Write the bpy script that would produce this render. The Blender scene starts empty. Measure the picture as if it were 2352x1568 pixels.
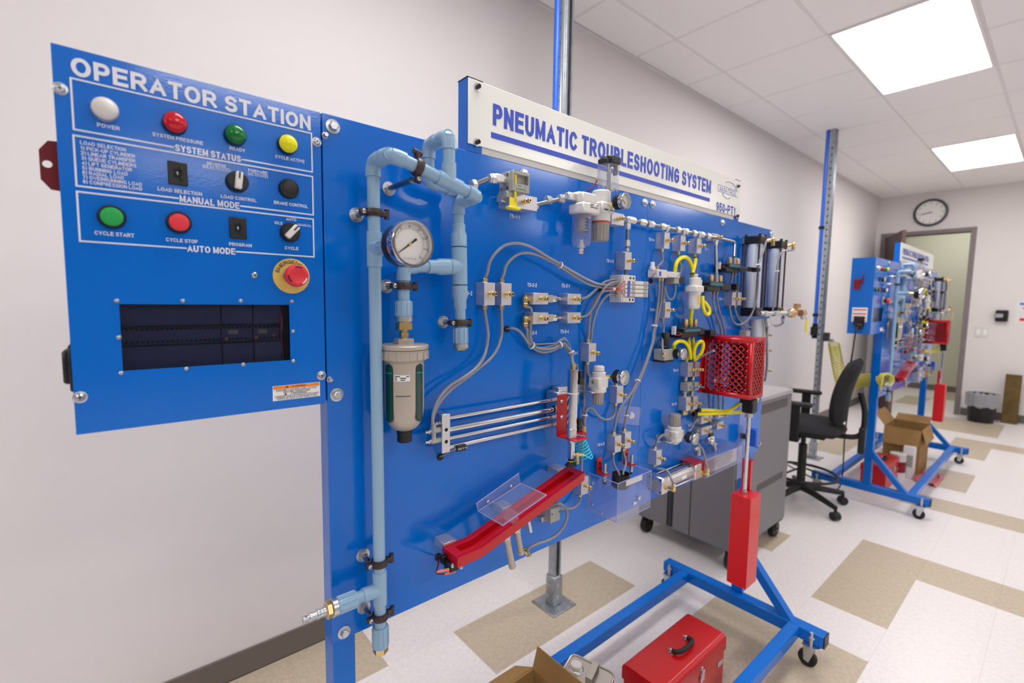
import bpy, math, random
from mathutils import Vector, Matrix
random.seed(7)
sc = bpy.context.scene
COL = sc.collection
V = Vector
# ---------------------------------------------------------------- camera, world, lights, exposure
FPX, CX, CY, HCAM = 1088.0, 1176.0, 784.0, 1.453
YAW, PITCH, ROLL = 0.704029, -0.086117, -0.01433
_f = V((math.sin(YAW)*math.cos(PITCH), math.cos(YAW)*math.cos(PITCH), math.sin(PITCH)))
_r = V((math.cos(YAW), -math.sin(YAW), 0)); _d = _f.cross(_r)
R_ = math.cos(ROLL)*_r + math.sin(ROLL)*_d
D_ = -math.sin(ROLL)*_r + math.cos(ROLL)*_d
cam = bpy.data.objects.new('camera', bpy.data.cameras.new('camera'))
COL.objects.link(cam)
m = Matrix((R_, -D_, -_f)).transposed().to_4x4(); m.translation = V((0, 0, HCAM))
cam.matrix_world = m
cam.data.sensor_width = 36.0; cam.data.sensor_fit = 'HORIZONTAL'
cam.data.lens = 36.0*FPX/2352.0
cam.data.clip_start = 0.02; cam.data.clip_end = 60
cam.data.dof.use_dof = True; cam.data.dof.focus_distance = 1.08; cam.data.dof.aperture_fstop = 2.8
sc.camera = cam
sc.view_settings.view_transform = 'Standard'; sc.view_settings.look = 'None'
sc.view_settings.gamma = 1.0; sc.view_settings.use_curve_mapping = False
sc.view_settings.exposure = 1.0
W = bpy.data.worlds.new('world'); sc.world = W; W.use_nodes = True
W.node_tree.nodes['Background'].inputs[0].default_value = (0.9, 0.95, 1, 1)
W.node_tree.nodes['Background'].inputs[1].default_value = 0.3
LIGHT_EMIT = 7.0            # the troffer diffusers are the room's only lamps
CEIL, YW, XW = 3.03, 1.966, 8.73
XL, YF = -4.6, -8.4

# ---------------------------------------------------------------- materials
def lin(h):
    h = h.lstrip('#'); c = [int(h[i:i+2], 16)/255 for i in (0, 2, 4)]
    return [x/12.92 if x <= .04045 else ((x+.055)/1.055)**2.4 for x in c]
def mat(name, hexc, rough=.5, metal=0., spec=.5, bump=None, trans=0., alpha=1., emit=None, mottle=None, coat=0., ior=1.45):
    M = bpy.data.materials.new(name); M.use_nodes = True
    nt = M.node_tree; b = nt.nodes['Principled BSDF']; L = nt.links
    c = lin(hexc)+[1]
    b.inputs['Base Color'].default_value = c
    b.inputs['Roughness'].default_value = rough; b.inputs['Metallic'].default_value = metal
    b.inputs['Specular IOR Level'].default_value = spec; b.inputs['IOR'].default_value = ior
    b.inputs['Transmission Weight'].default_value = trans; b.inputs['Alpha'].default_value = alpha
    b.inputs['Coat Weight'].default_value = coat
    if emit:
        b.inputs['Emission Color'].default_value = lin(emit[0])+[1]; b.inputs['Emission Strength'].default_value = emit[1]
    tc = nt.nodes.new('ShaderNodeTexCoord')
    if bump:
        n = nt.nodes.new('ShaderNodeTexNoise'); n.inputs['Scale'].default_value = bump[0]; n.inputs['Detail'].default_value = 2
        L.new(tc.outputs['Object'], n.inputs['Vector'])
        bp = nt.nodes.new('ShaderNodeBump'); bp.inputs['Strength'].default_value = bump[1]; bp.inputs['Distance'].default_value = .002
        L.new(n.outputs['Fac'], bp.inputs['Height']); L.new(bp.outputs['Normal'], b.inputs['Normal'])
    if mottle:   # (scale, second colour, amount)
        n = nt.nodes.new('ShaderNodeTexNoise'); n.inputs['Scale'].default_value = mottle[0]; n.inputs['Detail'].default_value = 5
        n.inputs['Roughness'].default_value = .65
        L.new(tc.outputs['Object'], n.inputs['Vector'])
        mr = nt.nodes.new('ShaderNodeMapRange'); mr.inputs[1].default_value = .38; mr.inputs[2].default_value = .64
        mr.inputs[4].default_value = mottle[2]
        L.new(n.outputs['Fac'], mr.inputs[0])
        mx = nt.nodes.new('ShaderNodeMix'); mx.data_type = 'RGBA'
        mx.inputs[6].default_value = c; mx.inputs[7].default_value = lin(mottle[1])+[1]
        L.new(mr.outputs[0], mx.inputs[0]); L.new(mx.outputs[2], b.inputs['Base Color'])
    return M
def clear(name, hexc, rough=.02, alpha=.22, spec=.5):
    """thin clear plastic sheet: mostly see-through with a clear reflection"""
    M = bpy.data.materials.new(name); M.use_nodes = True
    nt = M.node_tree; L = nt.links; nt.nodes.remove(nt.nodes['Principled BSDF'])
    out = nt.nodes['Material Output']
    tr = nt.nodes.new('ShaderNodeBsdfTransparent'); tr.inputs[0].default_value = lin(hexc)+[1]
    gl = nt.nodes.new('ShaderNodeBsdfGlossy'); gl.inputs['Roughness'].default_value = rough
    df = nt.nodes.new('ShaderNodeBsdfDiffuse'); df.inputs[0].default_value = (.85, .87, .95, 1)
    lw = nt.nodes.new('ShaderNodeLayerWeight'); lw.inputs[0].default_value = .5      # same from both sides of the thin sheet
    pw = nt.nodes.new('ShaderNodeMath'); pw.operation = 'POWER'; pw.inputs[1].default_value = 5.0; L.new(lw.outputs['Facing'], pw.inputs[0])
    fr = nt.nodes.new('ShaderNodeMath'); fr.operation = 'MULTIPLY_ADD'; fr.inputs[1].default_value = .7; fr.inputs[2].default_value = .03; L.new(pw.outputs[0], fr.inputs[0])
    m1 = nt.nodes.new('ShaderNodeMixShader'); m2 = nt.nodes.new('ShaderNodeMixShader')
    m1.inputs[0].default_value = alpha
    L.new(tr.outputs[0], m1.inputs[1]); L.new(df.outputs[0], m1.inputs[2])
    L.new(fr.outputs[0], m2.inputs[0]); L.new(m1.outputs[0], m2.inputs[1]); L.new(gl.outputs[0], m2.inputs[2])
    L.new(m2.outputs[0], out.inputs[0])
    return M
M_ = dict(
 wall=mat('wall paint', '#e5e0df', .6, bump=(300, .03)), ceil=mat('ceiling tile', '#f7f4f3', .9, bump=(160, .35)),
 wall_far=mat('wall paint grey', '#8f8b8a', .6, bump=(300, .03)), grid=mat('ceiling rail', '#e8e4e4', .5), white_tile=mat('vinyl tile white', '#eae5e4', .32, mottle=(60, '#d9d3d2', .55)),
 tan_tile=mat('vinyl tile tan', '#c6b8a2', .32, mottle=(60, '#ab9c86', .6)),
 cove=mat('rubber base', '#6f6660', .5), blue=mat('blue powder coat', '#006cd2', .12, spec=.5, bump=(320, .035)),
 blue2=mat('blue tube paint', '#046bcd', .24, spec=.35),
 pvc=mat('light blue pvc', '#8fb1cd', .24, spec=.55, bump=(40, .02)), brass=mat('brass', '#e3c88a', .28, 1), cast=mat('plated fitting', '#cbccca', .38, .75),
 zinc=mat('zinc plate', '#c6c9cc', .32, .95), chrome=mat('chrome', '#cfcfd3', .1, 1), steel=mat('steel tube', '#8f8f92', .3, 1),
 alu=mat('aluminium', '#d3d3d6', .36, 1, bump=(120, .04)), alu_w=mat('anodised aluminium', '#cfced3', .42, .75),
 galv=mat('galvanised steel', '#b4bac0', .4, .9, mottle=(25, '#8f979d', .7)),
 iron=mat('dark iron', '#4a4040', .42, .65, bump=(200, .08)), black=mat('black plastic', '#17171a', .4),
 rubber=mat('black rubber', '#1d1d1f', .6), white=mat('white plastic', '#dedcd9', .38), beige=mat('warm grey paint', '#b9b0a3', .38, .3, bump=(400, .05)),
 greyp=mat('grey plastic', '#a9a9a2', .42), greyk=mat('grey knob', '#a19c98', .45), yellow=mat('yellow plastic', '#f2e01f', .32),
 ytube=mat('yellow hose', '#f5e500', .3), red=mat('red paint', '#bd0a15', .28, spec=.55), redl=mat('red weight paint', '#cf1a22', .3, spec=.55),
 redcap=mat('red button', '#e0323f', .4), grncap=mat('green button', '#15a24c', .4), pink=mat('pink insulator', '#e07d70', .45),
 tube=mat('grey hose', '#8b8e9b', .22, spec=.6), tie=mat('nylon tie', '#eeeef0', .4), print_w=mat('white print', '#e6e9f4', .5),
 print_b=mat('black print', '#1b1b20', .5), print_blue=mat('blue print', '#3f57c4', .45), print_g=mat('green print', '#1f9a63', .5),
 sign=mat('sign face', '#eef0ea', .2, spec=.55), gold=mat('yellow disc', '#e3bd62', .45), orange=mat('orange print', '#f58a1f', .5),
 acrylic=clear('clear acrylic', '#fbfbff', .02, .045), bowl=clear('clear bowl', '#f8f9fc', .03, .06), film=clear('plastic film', '#fafbff', .08, .09),
 edge=mat('acrylic edge', '#aeb6ee', .15, trans=.3), smoke=clear('smoked window', '#cfd3e2', .02, .0),
 plc=mat('controller plastic', '#565b70', .5), plc2=mat('controller ridge', '#15171f', .5), lcd=mat('module label', '#a59a7a', .5),
 amber=mat('indicator amber', '#d29038', .4), teal=mat('teal band', '#12788f', .35), slot=mat('green sight glass', '#06413f', .08, spec=.6),
 slot2=mat('teal sight glass', '#0c8d7c', .1), lens_w=mat('lens clear', '#d8d5d2', .22, spec=.6), lens_r=mat('lens red', '#c40a20', .15, spec=.6),
 lens_g=mat('lens green', '#04722f', .15, spec=.6), lens_y=mat('lens yellow', '#e6e000', .2, spec=.6), bezel=mat('lamp bezel', '#b9b6c0', .25, .6),
 maroon=mat('dark red paint', '#7e0a18', .4), dial=mat('gauge dial', '#f3f1ee', .5), glass=clear('gauge glass', '#ffffff', .01, .0),
 cyan=mat('cyan hose', '#35cbdc', .15, spec=.6), cabinet=mat('cabinet paint', '#77757a', .45, bump=(500, .03)), cabinet_top=mat('cabinet top', '#a9a6a8', .4),
 fabric=mat('black fabric', '#1c1c20', .85, bump=(400, .3)), chairp=mat('chair plastic', '#1b1b1d', .5),
 wire_r=mat('red wire', '#c4192b', .45), wood=mat('stained board', '#6b5426', .6, mottle=(12, '#4f3c18', .8)),
 card=mat('cardboard', '#a5814f', .8, mottle=(9, '#94713f', .5)), card_in=mat('cardboard inside', '#8a6a42', .85), tin=mat('tin plate', '#c9c4bc', .3, .85),
 doorpaint=mat('door paint', '#5e4a48', .45), frame=mat('door frame paint', '#83797a', .45), hall=mat('corridor wall', '#c9c8b4', .7),
 bag=clear('bin liner', '#e8e8ee', .25, .35), redfilm=mat('red poly film', '#e2808c', .4), coil=mat('yellow coil hose', '#e9df6a', .3, trans=.25),
 clockrim=mat('clock rim', '#4b4750', .4), paper=mat('paper', '#e8e4e6', .7), lamp=mat('diffuser', '#ffffff', .5, emit=('#fffcfa', LIGHT_EMIT)),
 lampframe=mat('troffer frame', '#eeecec', .4), bluepipe=mat('blue air pipe', '#2f6bd8', .3), tank_w=mat('silver barrel', '#ccd3e3', .4, .3),
 bronze=mat('bronze valve', '#cda877', .38, .8), port=mat('port hole', '#0b0b0c', .7), orange_r=mat('orange ring', '#e2673a', .4), sticker=mat('sticker', '#f1f0f2', .5),
)
# ---------------------------------------------------------------- mesh building
def frame_of(d):
    d = V(d).normalized(); a = V((0, 0, 1)) if abs(d.z) < .9 else V((1, 0, 0))
    u = d.cross(a).normalized(); return u, d.cross(u), d
class MB:
    def __init__(s): s.v = []; s.f = []
    def add(s, v, f, M=None):
        o = len(s.v)
        s.v += [(M @ V(p)) if M else V(p) for p in v]; s.f += [tuple(i+o for i in q) for q in f]; return s
    def box(s, x0, x1, y0, y1, z0, z1, c=0., M=None):
        if x0 > x1: x0, x1 = x1, x0
        if y0 > y1: y0, y1 = y1, y0
        if z0 > z1: z0, z1 = z1, z0
        if c <= 0:
            v = [(x, y, z) for x in (x0, x1) for y in (y0, y1) for z in (z0, z1)]
            return s.add(v, [(0,1,3,2),(4,6,7,5),(0,4,5,1),(2,3,7,6),(0,2,6,4),(1,5,7,3)], M)
        c = min(c, (x1-x0)*.45, (y1-y0)*.45, (z1-z0)*.45); v = []; ix = {}
        for i in (0, 1):
            for j in (0, 1):
                for k in (0, 1):
                    p = [(x0, x1)[i], (y0, y1)[j], (z0, z1)[k]]; sg = [(1, -1)[i], (1, -1)[j], (1, -1)[k]]
                    for a in range(3):
                        q = [p[t]+(0 if t == a else sg[t]*c) for t in range(3)]
                        ix[i, j, k, a] = len(v); v.append(q)
        f = []
        for a in range(3):
            b, d = (a+1) % 3, (a+2) % 3
            for w in (0, 1):
                def kk(bb, dd, ax=a):
                    t = [0, 0, 0]; t[a] = w; t[b] = bb; t[d] = dd; return ix[t[0], t[1], t[2], ax]
                q = (kk(0, 0), kk(1, 0), kk(1, 1), kk(0, 1)); f.append(q if w else q[::-1])
        for a in range(3):
            b, d = (a+1) % 3, (a+2) % 3
            for bb in (0, 1):
                for dd in (0, 1):
                    t0 = [0, 0, 0]; t0[b] = bb; t0[d] = dd; t1 = list(t0); t1[a] = 1
                    q = (ix[tuple(t0)+(b,)], ix[tuple(t1)+(b,)], ix[tuple(t1)+(d,)], ix[tuple(t0)+(d,)])
                    f.append(q if bb == dd else q[::-1])
        for i in (0, 1):
            for j in (0, 1):
                for k in (0, 1):
                    q = (ix[i, j, k, 0], ix[i, j, k, 1], ix[i, j, k, 2]); f.append(q if (i+j+k) % 2 else q[::-1])
        return s.add(v, f, M)
    def cbox(s, c, hx, hy, hz, ch=0., M=None):
        return s.box(c[0]-hx, c[0]+hx, c[1]-hy, c[1]+hy, c[2]-hz, c[2]+hz, ch, M)
    def lathe(s, o, ax, prof, n=20, cap=True, rot=0.):
        u, w, d = frame_of(ax); o = V(o); b = len(s.v)
        for r, t in prof:
            for i in range(n):
                a = 2*math.pi*i/n+rot; s.v.append(o+d*t+(u*math.cos(a)+w*math.sin(a))*max(r, 1e-5))
        for k in range(len(prof)-1):
            for i in range(n):
                j = (i+1) % n; s.f.append((b+k*n+i, b+(k+1)*n+i, b+(k+1)*n+j, b+k*n+j))
        if cap:
            s.f.append(tuple(b+i for i in range(n))); e = b+(len(prof)-1)*n
            s.f.append(tuple(e+i for i in range(n))[::-1])
        return s
    def cyl(s, p, q, r, r2=None, n=16, rot=0., ch=0.):
        p, q = V(p), V(q); L = (q-p).length; r2 = r if r2 is None else r2
        pr = [(r, 0), (r2, L)] if ch <= 0 else [(r-ch, 0), (r, ch), (r2, L-ch), (r2-ch, L)]
        return s.lathe(p, q-p, pr, n, True, rot)
    def hexa(s, p, q, r, ch=.0008): return s.cyl(p, q, r, n=6, ch=ch)
    def tube(s, pts, r, n=8, cap=True):
        pts = [V(p) for p in pts]; b = len(s.v); N = len(pts); u = None
        for i, p in enumerate(pts):
            d = (pts[min(i+1, N-1)]-pts[max(i-1, 0)]).normalized()
            if u is None: u = frame_of(d)[0]
            u = (u-d*u.dot(d)).normalized(); w = d.cross(u)
            rr = r[i] if isinstance(r, (list, tuple)) else r
            for k in range(n):
                a = 2*math.pi*k/n; s.v.append(p+(u*math.cos(a)+w*math.sin(a))*rr)
        for i in range(N-1):
            for k in range(n):
                j = (k+1) % n; s.f.append((b+i*n+k, b+i*n+j, b+(i+1)*n+j, b+(i+1)*n+k))
        if cap:
            s.f.append(tuple(b+k for k in range(n))[::-1]); s.f.append(tuple(b+(N-1)*n+k for k in range(n)))
        return s
    def prism(s, poly, vec):
        n = len(poly); v = [V(p) for p in poly]; v += [p+V(vec) for p in v]
        return s.add(v, [tuple(range(n))[::-1], tuple(range(n, 2*n))]+[(i, (i+1) % n, n+(i+1) % n, n+i) for i in range(n)])
    def ball(s, c, r, n=12, sx=1, sy=1, sz=1):
        b = len(s.v); m = n//2
        for j in range(m+1):
            t = math.pi*j/m
            for i in range(n):
                a = 2*math.pi*i/n
                s.v.append(V((c[0]+sx*r*max(math.sin(t), 1e-4)*math.cos(a), c[1]+sy*r*max(math.sin(t), 1e-4)*math.sin(a), c[2]+sz*r*math.cos(t))))
        for j in range(m):
            for i in range(n):
                k = (i+1) % n; s.f.append((b+j*n+i, b+(j+1)*n+i, b+(j+1)*n+k, b+j*n+k))
        return s
def smooth(pts, seg=7):
    pts = [V(p) for p in pts]; out = []
    P = [pts[0]*2-pts[1]]+pts+[pts[-1]*2-pts[-2]]
    for i in range(1, len(P)-2):
        a, b, c, d = P[i-1:i+3]
        for k in range(seg):
            t = k/seg
            out.append(.5*((2*b)+(c-a)*t+(2*a-5*b+4*c-d)*t*t+(3*b-a-3*c+d)*t**3))
    out.append(pts[-1]); return out
def mesh_of(mb, name, material, off=V((0, 0, 0)), sharp=38):
    me = bpy.data.meshes.new(name); me.from_pydata([tuple(p-off) for p in mb.v], [], mb.f)
    me.validate()
    import bmesh
    bm = bmesh.new(); bm.from_mesh(me); bmesh.ops.recalc_face_normals(bm, faces=bm.faces); bm.to_mesh(me); bm.free()
    for m in (material if isinstance(material, (list, tuple)) else [material]): me.materials.append(M_[m] if isinstance(m, str) else m)
    me.polygons.foreach_set('use_smooth', [True]*len(me.polygons)); me.set_sharp_from_angle(angle=math.radians(sharp))
    return me
RIG = []; IN_RIG = [False]
def reg(o):
    if IN_RIG[0]: RIG.append(o)
class Thing:
    def __init__(s, name, label, cat, loc, group=None, kind=None):
        s.e = bpy.data.objects.new(name, None); COL.objects.link(s.e); s.e.location = s.o = V(loc)
        s.e.empty_display_size = .02
        s.e['label'] = label+NEAR[0]; s.e['category'] = cat
        if group: s.e['group'] = group+NEAR[0]
        reg(s.e)
    def part(s, name, mb, material, parent=None, label=None, kind=None):
        o = bpy.data.objects.new(name, mesh_of(mb, name, material, s.o)); COL.objects.link(o); o.parent = parent or s.e
        if label: o['label'] = label
        if kind: o['kind'] = kind
        return o
NEAR = ['']
def solo(name, mb, material, label, cat, group=None, kind=None):
    c = sum(mb.v, V())/len(mb.v)
    o = bpy.data.objects.new(name, mesh_of(mb, name, material, c)); COL.objects.link(o); o.location = c
    o['label'] = label+NEAR[0]; o['category'] = cat
    if group: o['group'] = group+NEAR[0]
    if kind: o['kind'] = kind
    reg(o); return o
def struct(name, mb, material, parent=None):
    o = bpy.data.objects.new(name, mesh_of(mb, name, material)); COL.objects.link(o)
    if parent: o.parent = parent
    else: o['kind'] = 'structure'
    return o
# ---------------------------------------------------------------- lettering: a plain sans alphabet drawn as strokes (u, v in the glyph's own box)
def _arc(cx, cy, rx, ry, a0, a1, n=10): return [(cx+rx*math.cos(math.radians(a0+(a1-a0)*i/n)), cy+ry*math.sin(math.radians(a0+(a1-a0)*i/n))) for i in range(n+1)]
GL = {
 'A': (.98, [[(0, 0), (.5, 1), (1, 0)], [(.2, .3), (.8, .3)]]), 'B': (.88, [[(0, 0), (0, 1), (.6, 1)]+_arc(.6, .765, .33, .235, 80, -90, 8)+[(0, .53)], [(.6, .53)]+_arc(.62, .265, .38, .265, 80, -90, 8)+[(0, 0)]]),
 'C': (.95, [_arc(.52, .5, .52, .5, 42, 318, 16)]), 'D': (.9, [[(0, 0), (0, 1), (.42, 1)]+_arc(.42, .5, .58, .5, 80, -80, 12)+[(.42, 0), (0, 0)]]),
 'E': (.8, [[(1, 1), (0, 1), (0, 0), (1, 0)], [(0, .52), (.9, .52)]]), 'F': (.74, [[(1, 1), (0, 1), (0, 0)], [(0, .5), (.85, .5)]]),
 'G': (1., [_arc(.5, .5, .5, .5, 45, 320, 16)+[(.97, .2), (.97, .46), (.55, .46)]]), 'H': (.88, [[(0, 0), (0, 1)], [(1, 0), (1, 1)], [(0, .52), (1, .52)]]), 'I': (.0, [[(.5, 0), (.5, 1)]]),
 'J': (.68, [[(1, 1), (1, .3)]+_arc(.5, .3, .5, .3, 0, -180, 8)]), 'K': (.92, [[(0, 0), (0, 1)], [(1, 1), (0, .38)], [(.35, .62), (1, 0)]]), 'L': (.74, [[(0, 1), (0, 0), (1, 0)]]),
 'M': (1.08, [[(0, 0), (0, 1)], [(1, 0), (1, 1)], [(.04, 1), (.5, 0), (.96, 1)]]), 'N': (.88, [[(0, 0), (0, 1)], [(1, 0), (1, 1)], [(.02, 1), (.98, 0)]]), 'O': (1.03, [_arc(.5, .5, .5, .5, 90, 450, 22)]),
 'P': (.82, [[(0, 0), (0, 1), (.6, 1)]+_arc(.6, .72, .4, .28, 80, -90, 8)+[(0, .44)]]), 'Q': (1.03, [_arc(.5, .5, .5, .5, 90, 450, 22), [(.6, .28), (1, -.05)]]),
 'R': (.92, [[(0, 0), (0, 1), (.58, 1)]+_arc(.58, .73, .38, .27, 80, -90, 8)+[(0, .46)], [(.5, .46), (1, 0)]]),
 'S': (.84, [_arc(.5, .75, .47, .25, 25, 250, 9)+_arc(.5, .26, .5, .26, 80, -150, 10)]), 'T': (.82, [[(0, 1), (1, 1)], [(.5, 1), (.5, 0)]]), 'U': (.87, [[(0, 1), (0, .36)]+_arc(.5, .36, .5, .36, 180, 360, 12)+[(1, 1)]]),
 'V': (.92, [[(0, 1), (.5, 0), (1, 1)]]), 'W': (1.3, [[(0, 1), (.25, 0), (.5, 1), (.75, 0), (1, 1)]]), 'X': (.9, [[(0, 0), (1, 1)], [(0, 1), (1, 0)]]), 'Y': (.9, [[(0, 1), (.5, .45), (1, 1)], [(.5, .5), (.5, 0)]]), 'Z': (.82, [[(0, 1), (1, 1), (0, 0), (1, 0)]]),
 '0': (.7, [_arc(.5, .5, .5, .5, 90, 450, 20)]), '1': (.4, [[(0, .72), (.8, 1), (.8, 0)]]), '2': (.7, [_arc(.5, .72, .5, .28, 165, -30, 9)+[(0, 0), (1, 0)]]), '3': (.7, [_arc(.48, .74, .44, .26, 150, -85, 9)+_arc(.48, .26, .52, .27, 85, -150, 10)]),
 '4': (.74, [[(.75, 0), (.75, 1), (0, .28), (1, .28)]]), '5': (.7, [[(.95, 1), (.15, 1), (.05, .5)]+_arc(.48, .32, .52, .32, 120, -150, 11)]), '6': (.7, [_arc(.55, .5, .55, .5, 60, 200, 8)+_arc(.5, .31, .5, .31, 180, -180, 14)]),
 '7': (.7, [[(0, 1), (1, 1), (.35, 0)]]), '8': (.7, [_arc(.5, .76, .44, .24, 90, 450, 14), _arc(.5, .26, .5, .26, 90, 450, 14)]), '9': (.7, [_arc(.45, .5, .55, .5, -120, 20, 8)+_arc(.5, .69, .5, .31, 0, 360, 14)]),
 '-': (.38, [[(0, .4), (1, .4)]]), '(': (.26, [_arc(1.1, .48, 1.0, .68, 130, 230, 8)]), ')': (.26, [_arc(-.1, .48, 1.0, .68, 50, -50, 8)]), '.': (.0, [[(.5, -.04), (.5, .06)]]),
 'n': (.5, [[(0, 0), (0, .72)], _arc(.5, .42, .5, .3, 180, 0, 8)+[(1, 0)]]), 'u': (.5, [[(0, .72), (0, .3)]+_arc(.5, .3, .5, .3, 180, 360, 8)+[(1, .72)], [(1, .3), (1, 0)]]), 'm': (.82, [[(0, 0), (0, .72)], _arc(.25, .45, .25, .27, 180, 0, 6)+[(.5, 0)], _arc(.75, .45, .25, .27, 180, 0, 6)+[(1, 0)]]),
 'a': (.52, [_arc(.5, .34, .5, .36, 90, 450, 12), [(1, .72), (1, 0)]]), 't': (.3, [[(.4, 1), (.4, .1), (1, 0)], [(0, .7), (1, .7)]]), 'i': (.0, [[(.5, 0), (.5, .72)], [(.5, .9), (.5, 1)]]), 'c': (.48, [_arc(.5, .35, .5, .36, 45, 315, 10)]), 's': (.46, [_arc(.5, .53, .46, .19, 20, 250, 7)+_arc(.5, .18, .5, .18, 80, -150, 8)]),
 'b': (.52, [[(0, 1), (0, 0)], _arc(.5, .34, .5, .36, 90, 450, 12)]), 'r': (.34, [[(0, 0), (0, .72)], [(0, .5), (.5, .7), (1, .72)]]), 'x': (.5, [[(0, 0), (1, .72)], [(0, .72), (1, 0)]]), 'k': (.5, [[(0, 0), (0, 1)], [(1, .72), (0, .3)], [(.3, .42), (1, 0)]]), 'p': (.52, [[(0, .72), (0, -.28)], _arc(.5, .34, .5, .36, 90, 450, 12)]),
}
def _stroke(pts, t, closed, lo, hi):
    n = len(pts); v = []
    for i in range(n):
        a = pts[i-1] if i > 0 else (pts[-2] if closed else None); b = pts[i+1] if i < n-1 else (pts[1] if closed else None); p = pts[i]
        d1 = (V((p[0]-a[0], p[1]-a[1], 0)).normalized()) if a else None; d2 = (V((b[0]-p[0], b[1]-p[1], 0)).normalized()) if b else None
        q = V((p[0], p[1], 0))
        if d1 is None: q = q-d2*t*.5; m = V((-d2.y, d2.x, 0)); k = 1
        elif d2 is None: q = q+d1*t*.5; m = V((-d1.y, d1.x, 0)); k = 1
        else:
            n1 = V((-d1.y, d1.x, 0)); n2 = V((-d2.y, d2.x, 0)); m = (n1+n2); m = m.normalized() if m.length > .05 else n1; k = 1/max(.38, m.dot(n1))
        for s in (1, -1): w = q+m*(s*k*t*.5); v.append((w.x, min(hi, max(lo, w.y)), 0))
    return v, [(2*i, 2*i+1, 2*i+3, 2*i+2) for i in range(n-1)]
def text_mb(txt, M, w=None, h=None, bold=0.):
    """lettering as flat mesh in the frame M (local x right, y up), cap height h, fitted to width w, centred on M's origin"""
    t = min(.21, .105+bold*2.9); gap = .13 if w else .14; chars = list(txt)
    def width(f): return sum((.36*f+.06 if c == ' ' else GL[c][0]*f*(1-t)+t+gap*min(1, .4+.6*f)) for c in chars)-gap*min(1, .4+.6*f)
    f = 1.
    if w:
        lo, hi = .12, 4.
        for _ in range(40):
            f = (lo+hi)/2
            if width(f)*h > w: hi = f
            else: lo = f
    mb = MB(); x = -width(f)/2
    for c in chars:
        if c == ' ': x += .36*f+.06; continue
        gw, strokes = GL[c]; cw = gw*f*(1-t)
        for si, st_ in enumerate(strokes):
            P = [(x+t/2+u*cw, t/2+vv*(1-t)) for u, vv in st_]
            cl = len(P) > 3 and abs(P[0][0]-P[-1][0])+abs(P[0][1]-P[-1][1]) < 1e-4
            v, fc = _stroke(P, t, cl, 0 if min(y for _, y in st_) > -.01 else -.4, 1.0 if max(y for _, y in st_) < 1.01 else 1.3)
            mb.add([(p[0]*h, (p[1]-.5)*h, si*6e-5+(i//2)*4e-6) for i, p in enumerate(v)], fc, M)
        x += cw+t+gap*min(1, .4+.6*f)
    return mb
def on_board(x, z, off):   # frame on a plane facing the viewer side of the board
    return Matrix(((1, 0, 0, x), (0, 0, -1, B-off), (0, 1, 0, z), (0, 0, 0, 1)))
# ---------------------------------------------------------------- measuring: a point of the photograph on the board's plane (or `off` metres in front of it)
B = 0.865
def ray(px, py): return _f+R_*((px-CX)/FPX)+D_*((py-CY)/FPX)
def at(px, py, off=0.):
    d = ray(px, py); t = (B-off)/d.y; return V((d.x*t, B-off, HCAM+d.z*t))
def S(x0, y0, k): return lambda a, b, off=0.: at(x0+a/k, y0+b/k, off)
def O(p, dx=0., dy=0., dz=0.): return V((p[0]+dx, p[1]+dy, p[2]+dz))   # dy<0 is towards the viewer
def in_frame(p, margin=80):
    v = V(p)-V((0, 0, HCAM)); zc = v.dot(_f)
    if zc < .05: return False
    x = CX+FPX*v.dot(R_)/zc; y = CY+FPX*v.dot(D_)/zc
    return -margin < x < 2352+margin and -margin < y < 1568+margin
# ---------------------------------------------------------------- the room
T1 = 0.3048; FX0, FY0 = 3.526, 0.737          # floor tile grid
def floor_tan(i, k):
    R = [(-3,0,-1,0),(-1,0,-9,0),(3,4,-9,0),(5,7,-1,0),(9,12,-1,0),(11,12,-9,0),(6,9,2,3),(13,16,-1,1),(-8,-5,2,3),(-12,-9,3,4),(-6,-4,-1,1),(-2,-1,1,2),
         (-15,-12,-3,-2),(-9,-8,-9,-3),(15,16,-9,-2),(18,21,2,3),(-3,-2,-8,-5),(21,24,1,2)]
    return any(a <= i < b and c <= k < d for a, b, c, d in R)
fl = struct('floor', MB().box(XL-.1, 11.2, YF-.1, 3.4, -.06, -.003), 'cove')
tm = {}
for nm in ('white_tile', 'tan_tile'):
    h = T1/2-.00022
    tm[nm] = mesh_of(MB().box(-h, h, -h, h, -.003, 0), 'floor_tile', nm)
cand = []; rest = {0: MB(), 1: MB()}
for i in range(-27, 26):
    for k in range(-30, 9):
        c = V((FX0+(i+.5)*T1, FY0+(k+.5)*T1, 0))
        if c.x > 11.2 or (c.y+T1/2 > YW+.1 and c.x < XW-.1): continue
        cand.append((0 if in_frame(c, 60) else 1, c.length, i, k, c))
cand.sort(key=lambda t: t[:2])
for n, (out, dist, i, k, c) in enumerate(cand):
    tan = floor_tan(i, k)
    if n < 290 and not out:
        o = bpy.data.objects.new('floor_tile', tm['tan_tile' if tan else 'white_tile']); COL.objects.link(o); o.parent = fl; o.location = c
    else:
        h = T1/2-.00022; rest[int(tan)].box(c.x-h, c.x+h, c.y-h, c.y+h, -.003, 0)
for t in (0, 1):
    o = struct('outer_floor_tiles', rest[t], 'tan_tile' if t else 'white_tile', fl); o['kind'] = 'stuff'
struct('wall_back', MB().box(XL, XW+.12, YW, YW+.12, 0, CEIL+.05), 'wall')
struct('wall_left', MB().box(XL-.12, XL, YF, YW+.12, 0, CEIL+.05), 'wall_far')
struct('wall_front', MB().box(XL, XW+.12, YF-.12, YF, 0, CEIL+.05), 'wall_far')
DY0, DY1, DZ = .94, 1.845, 2.45
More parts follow.
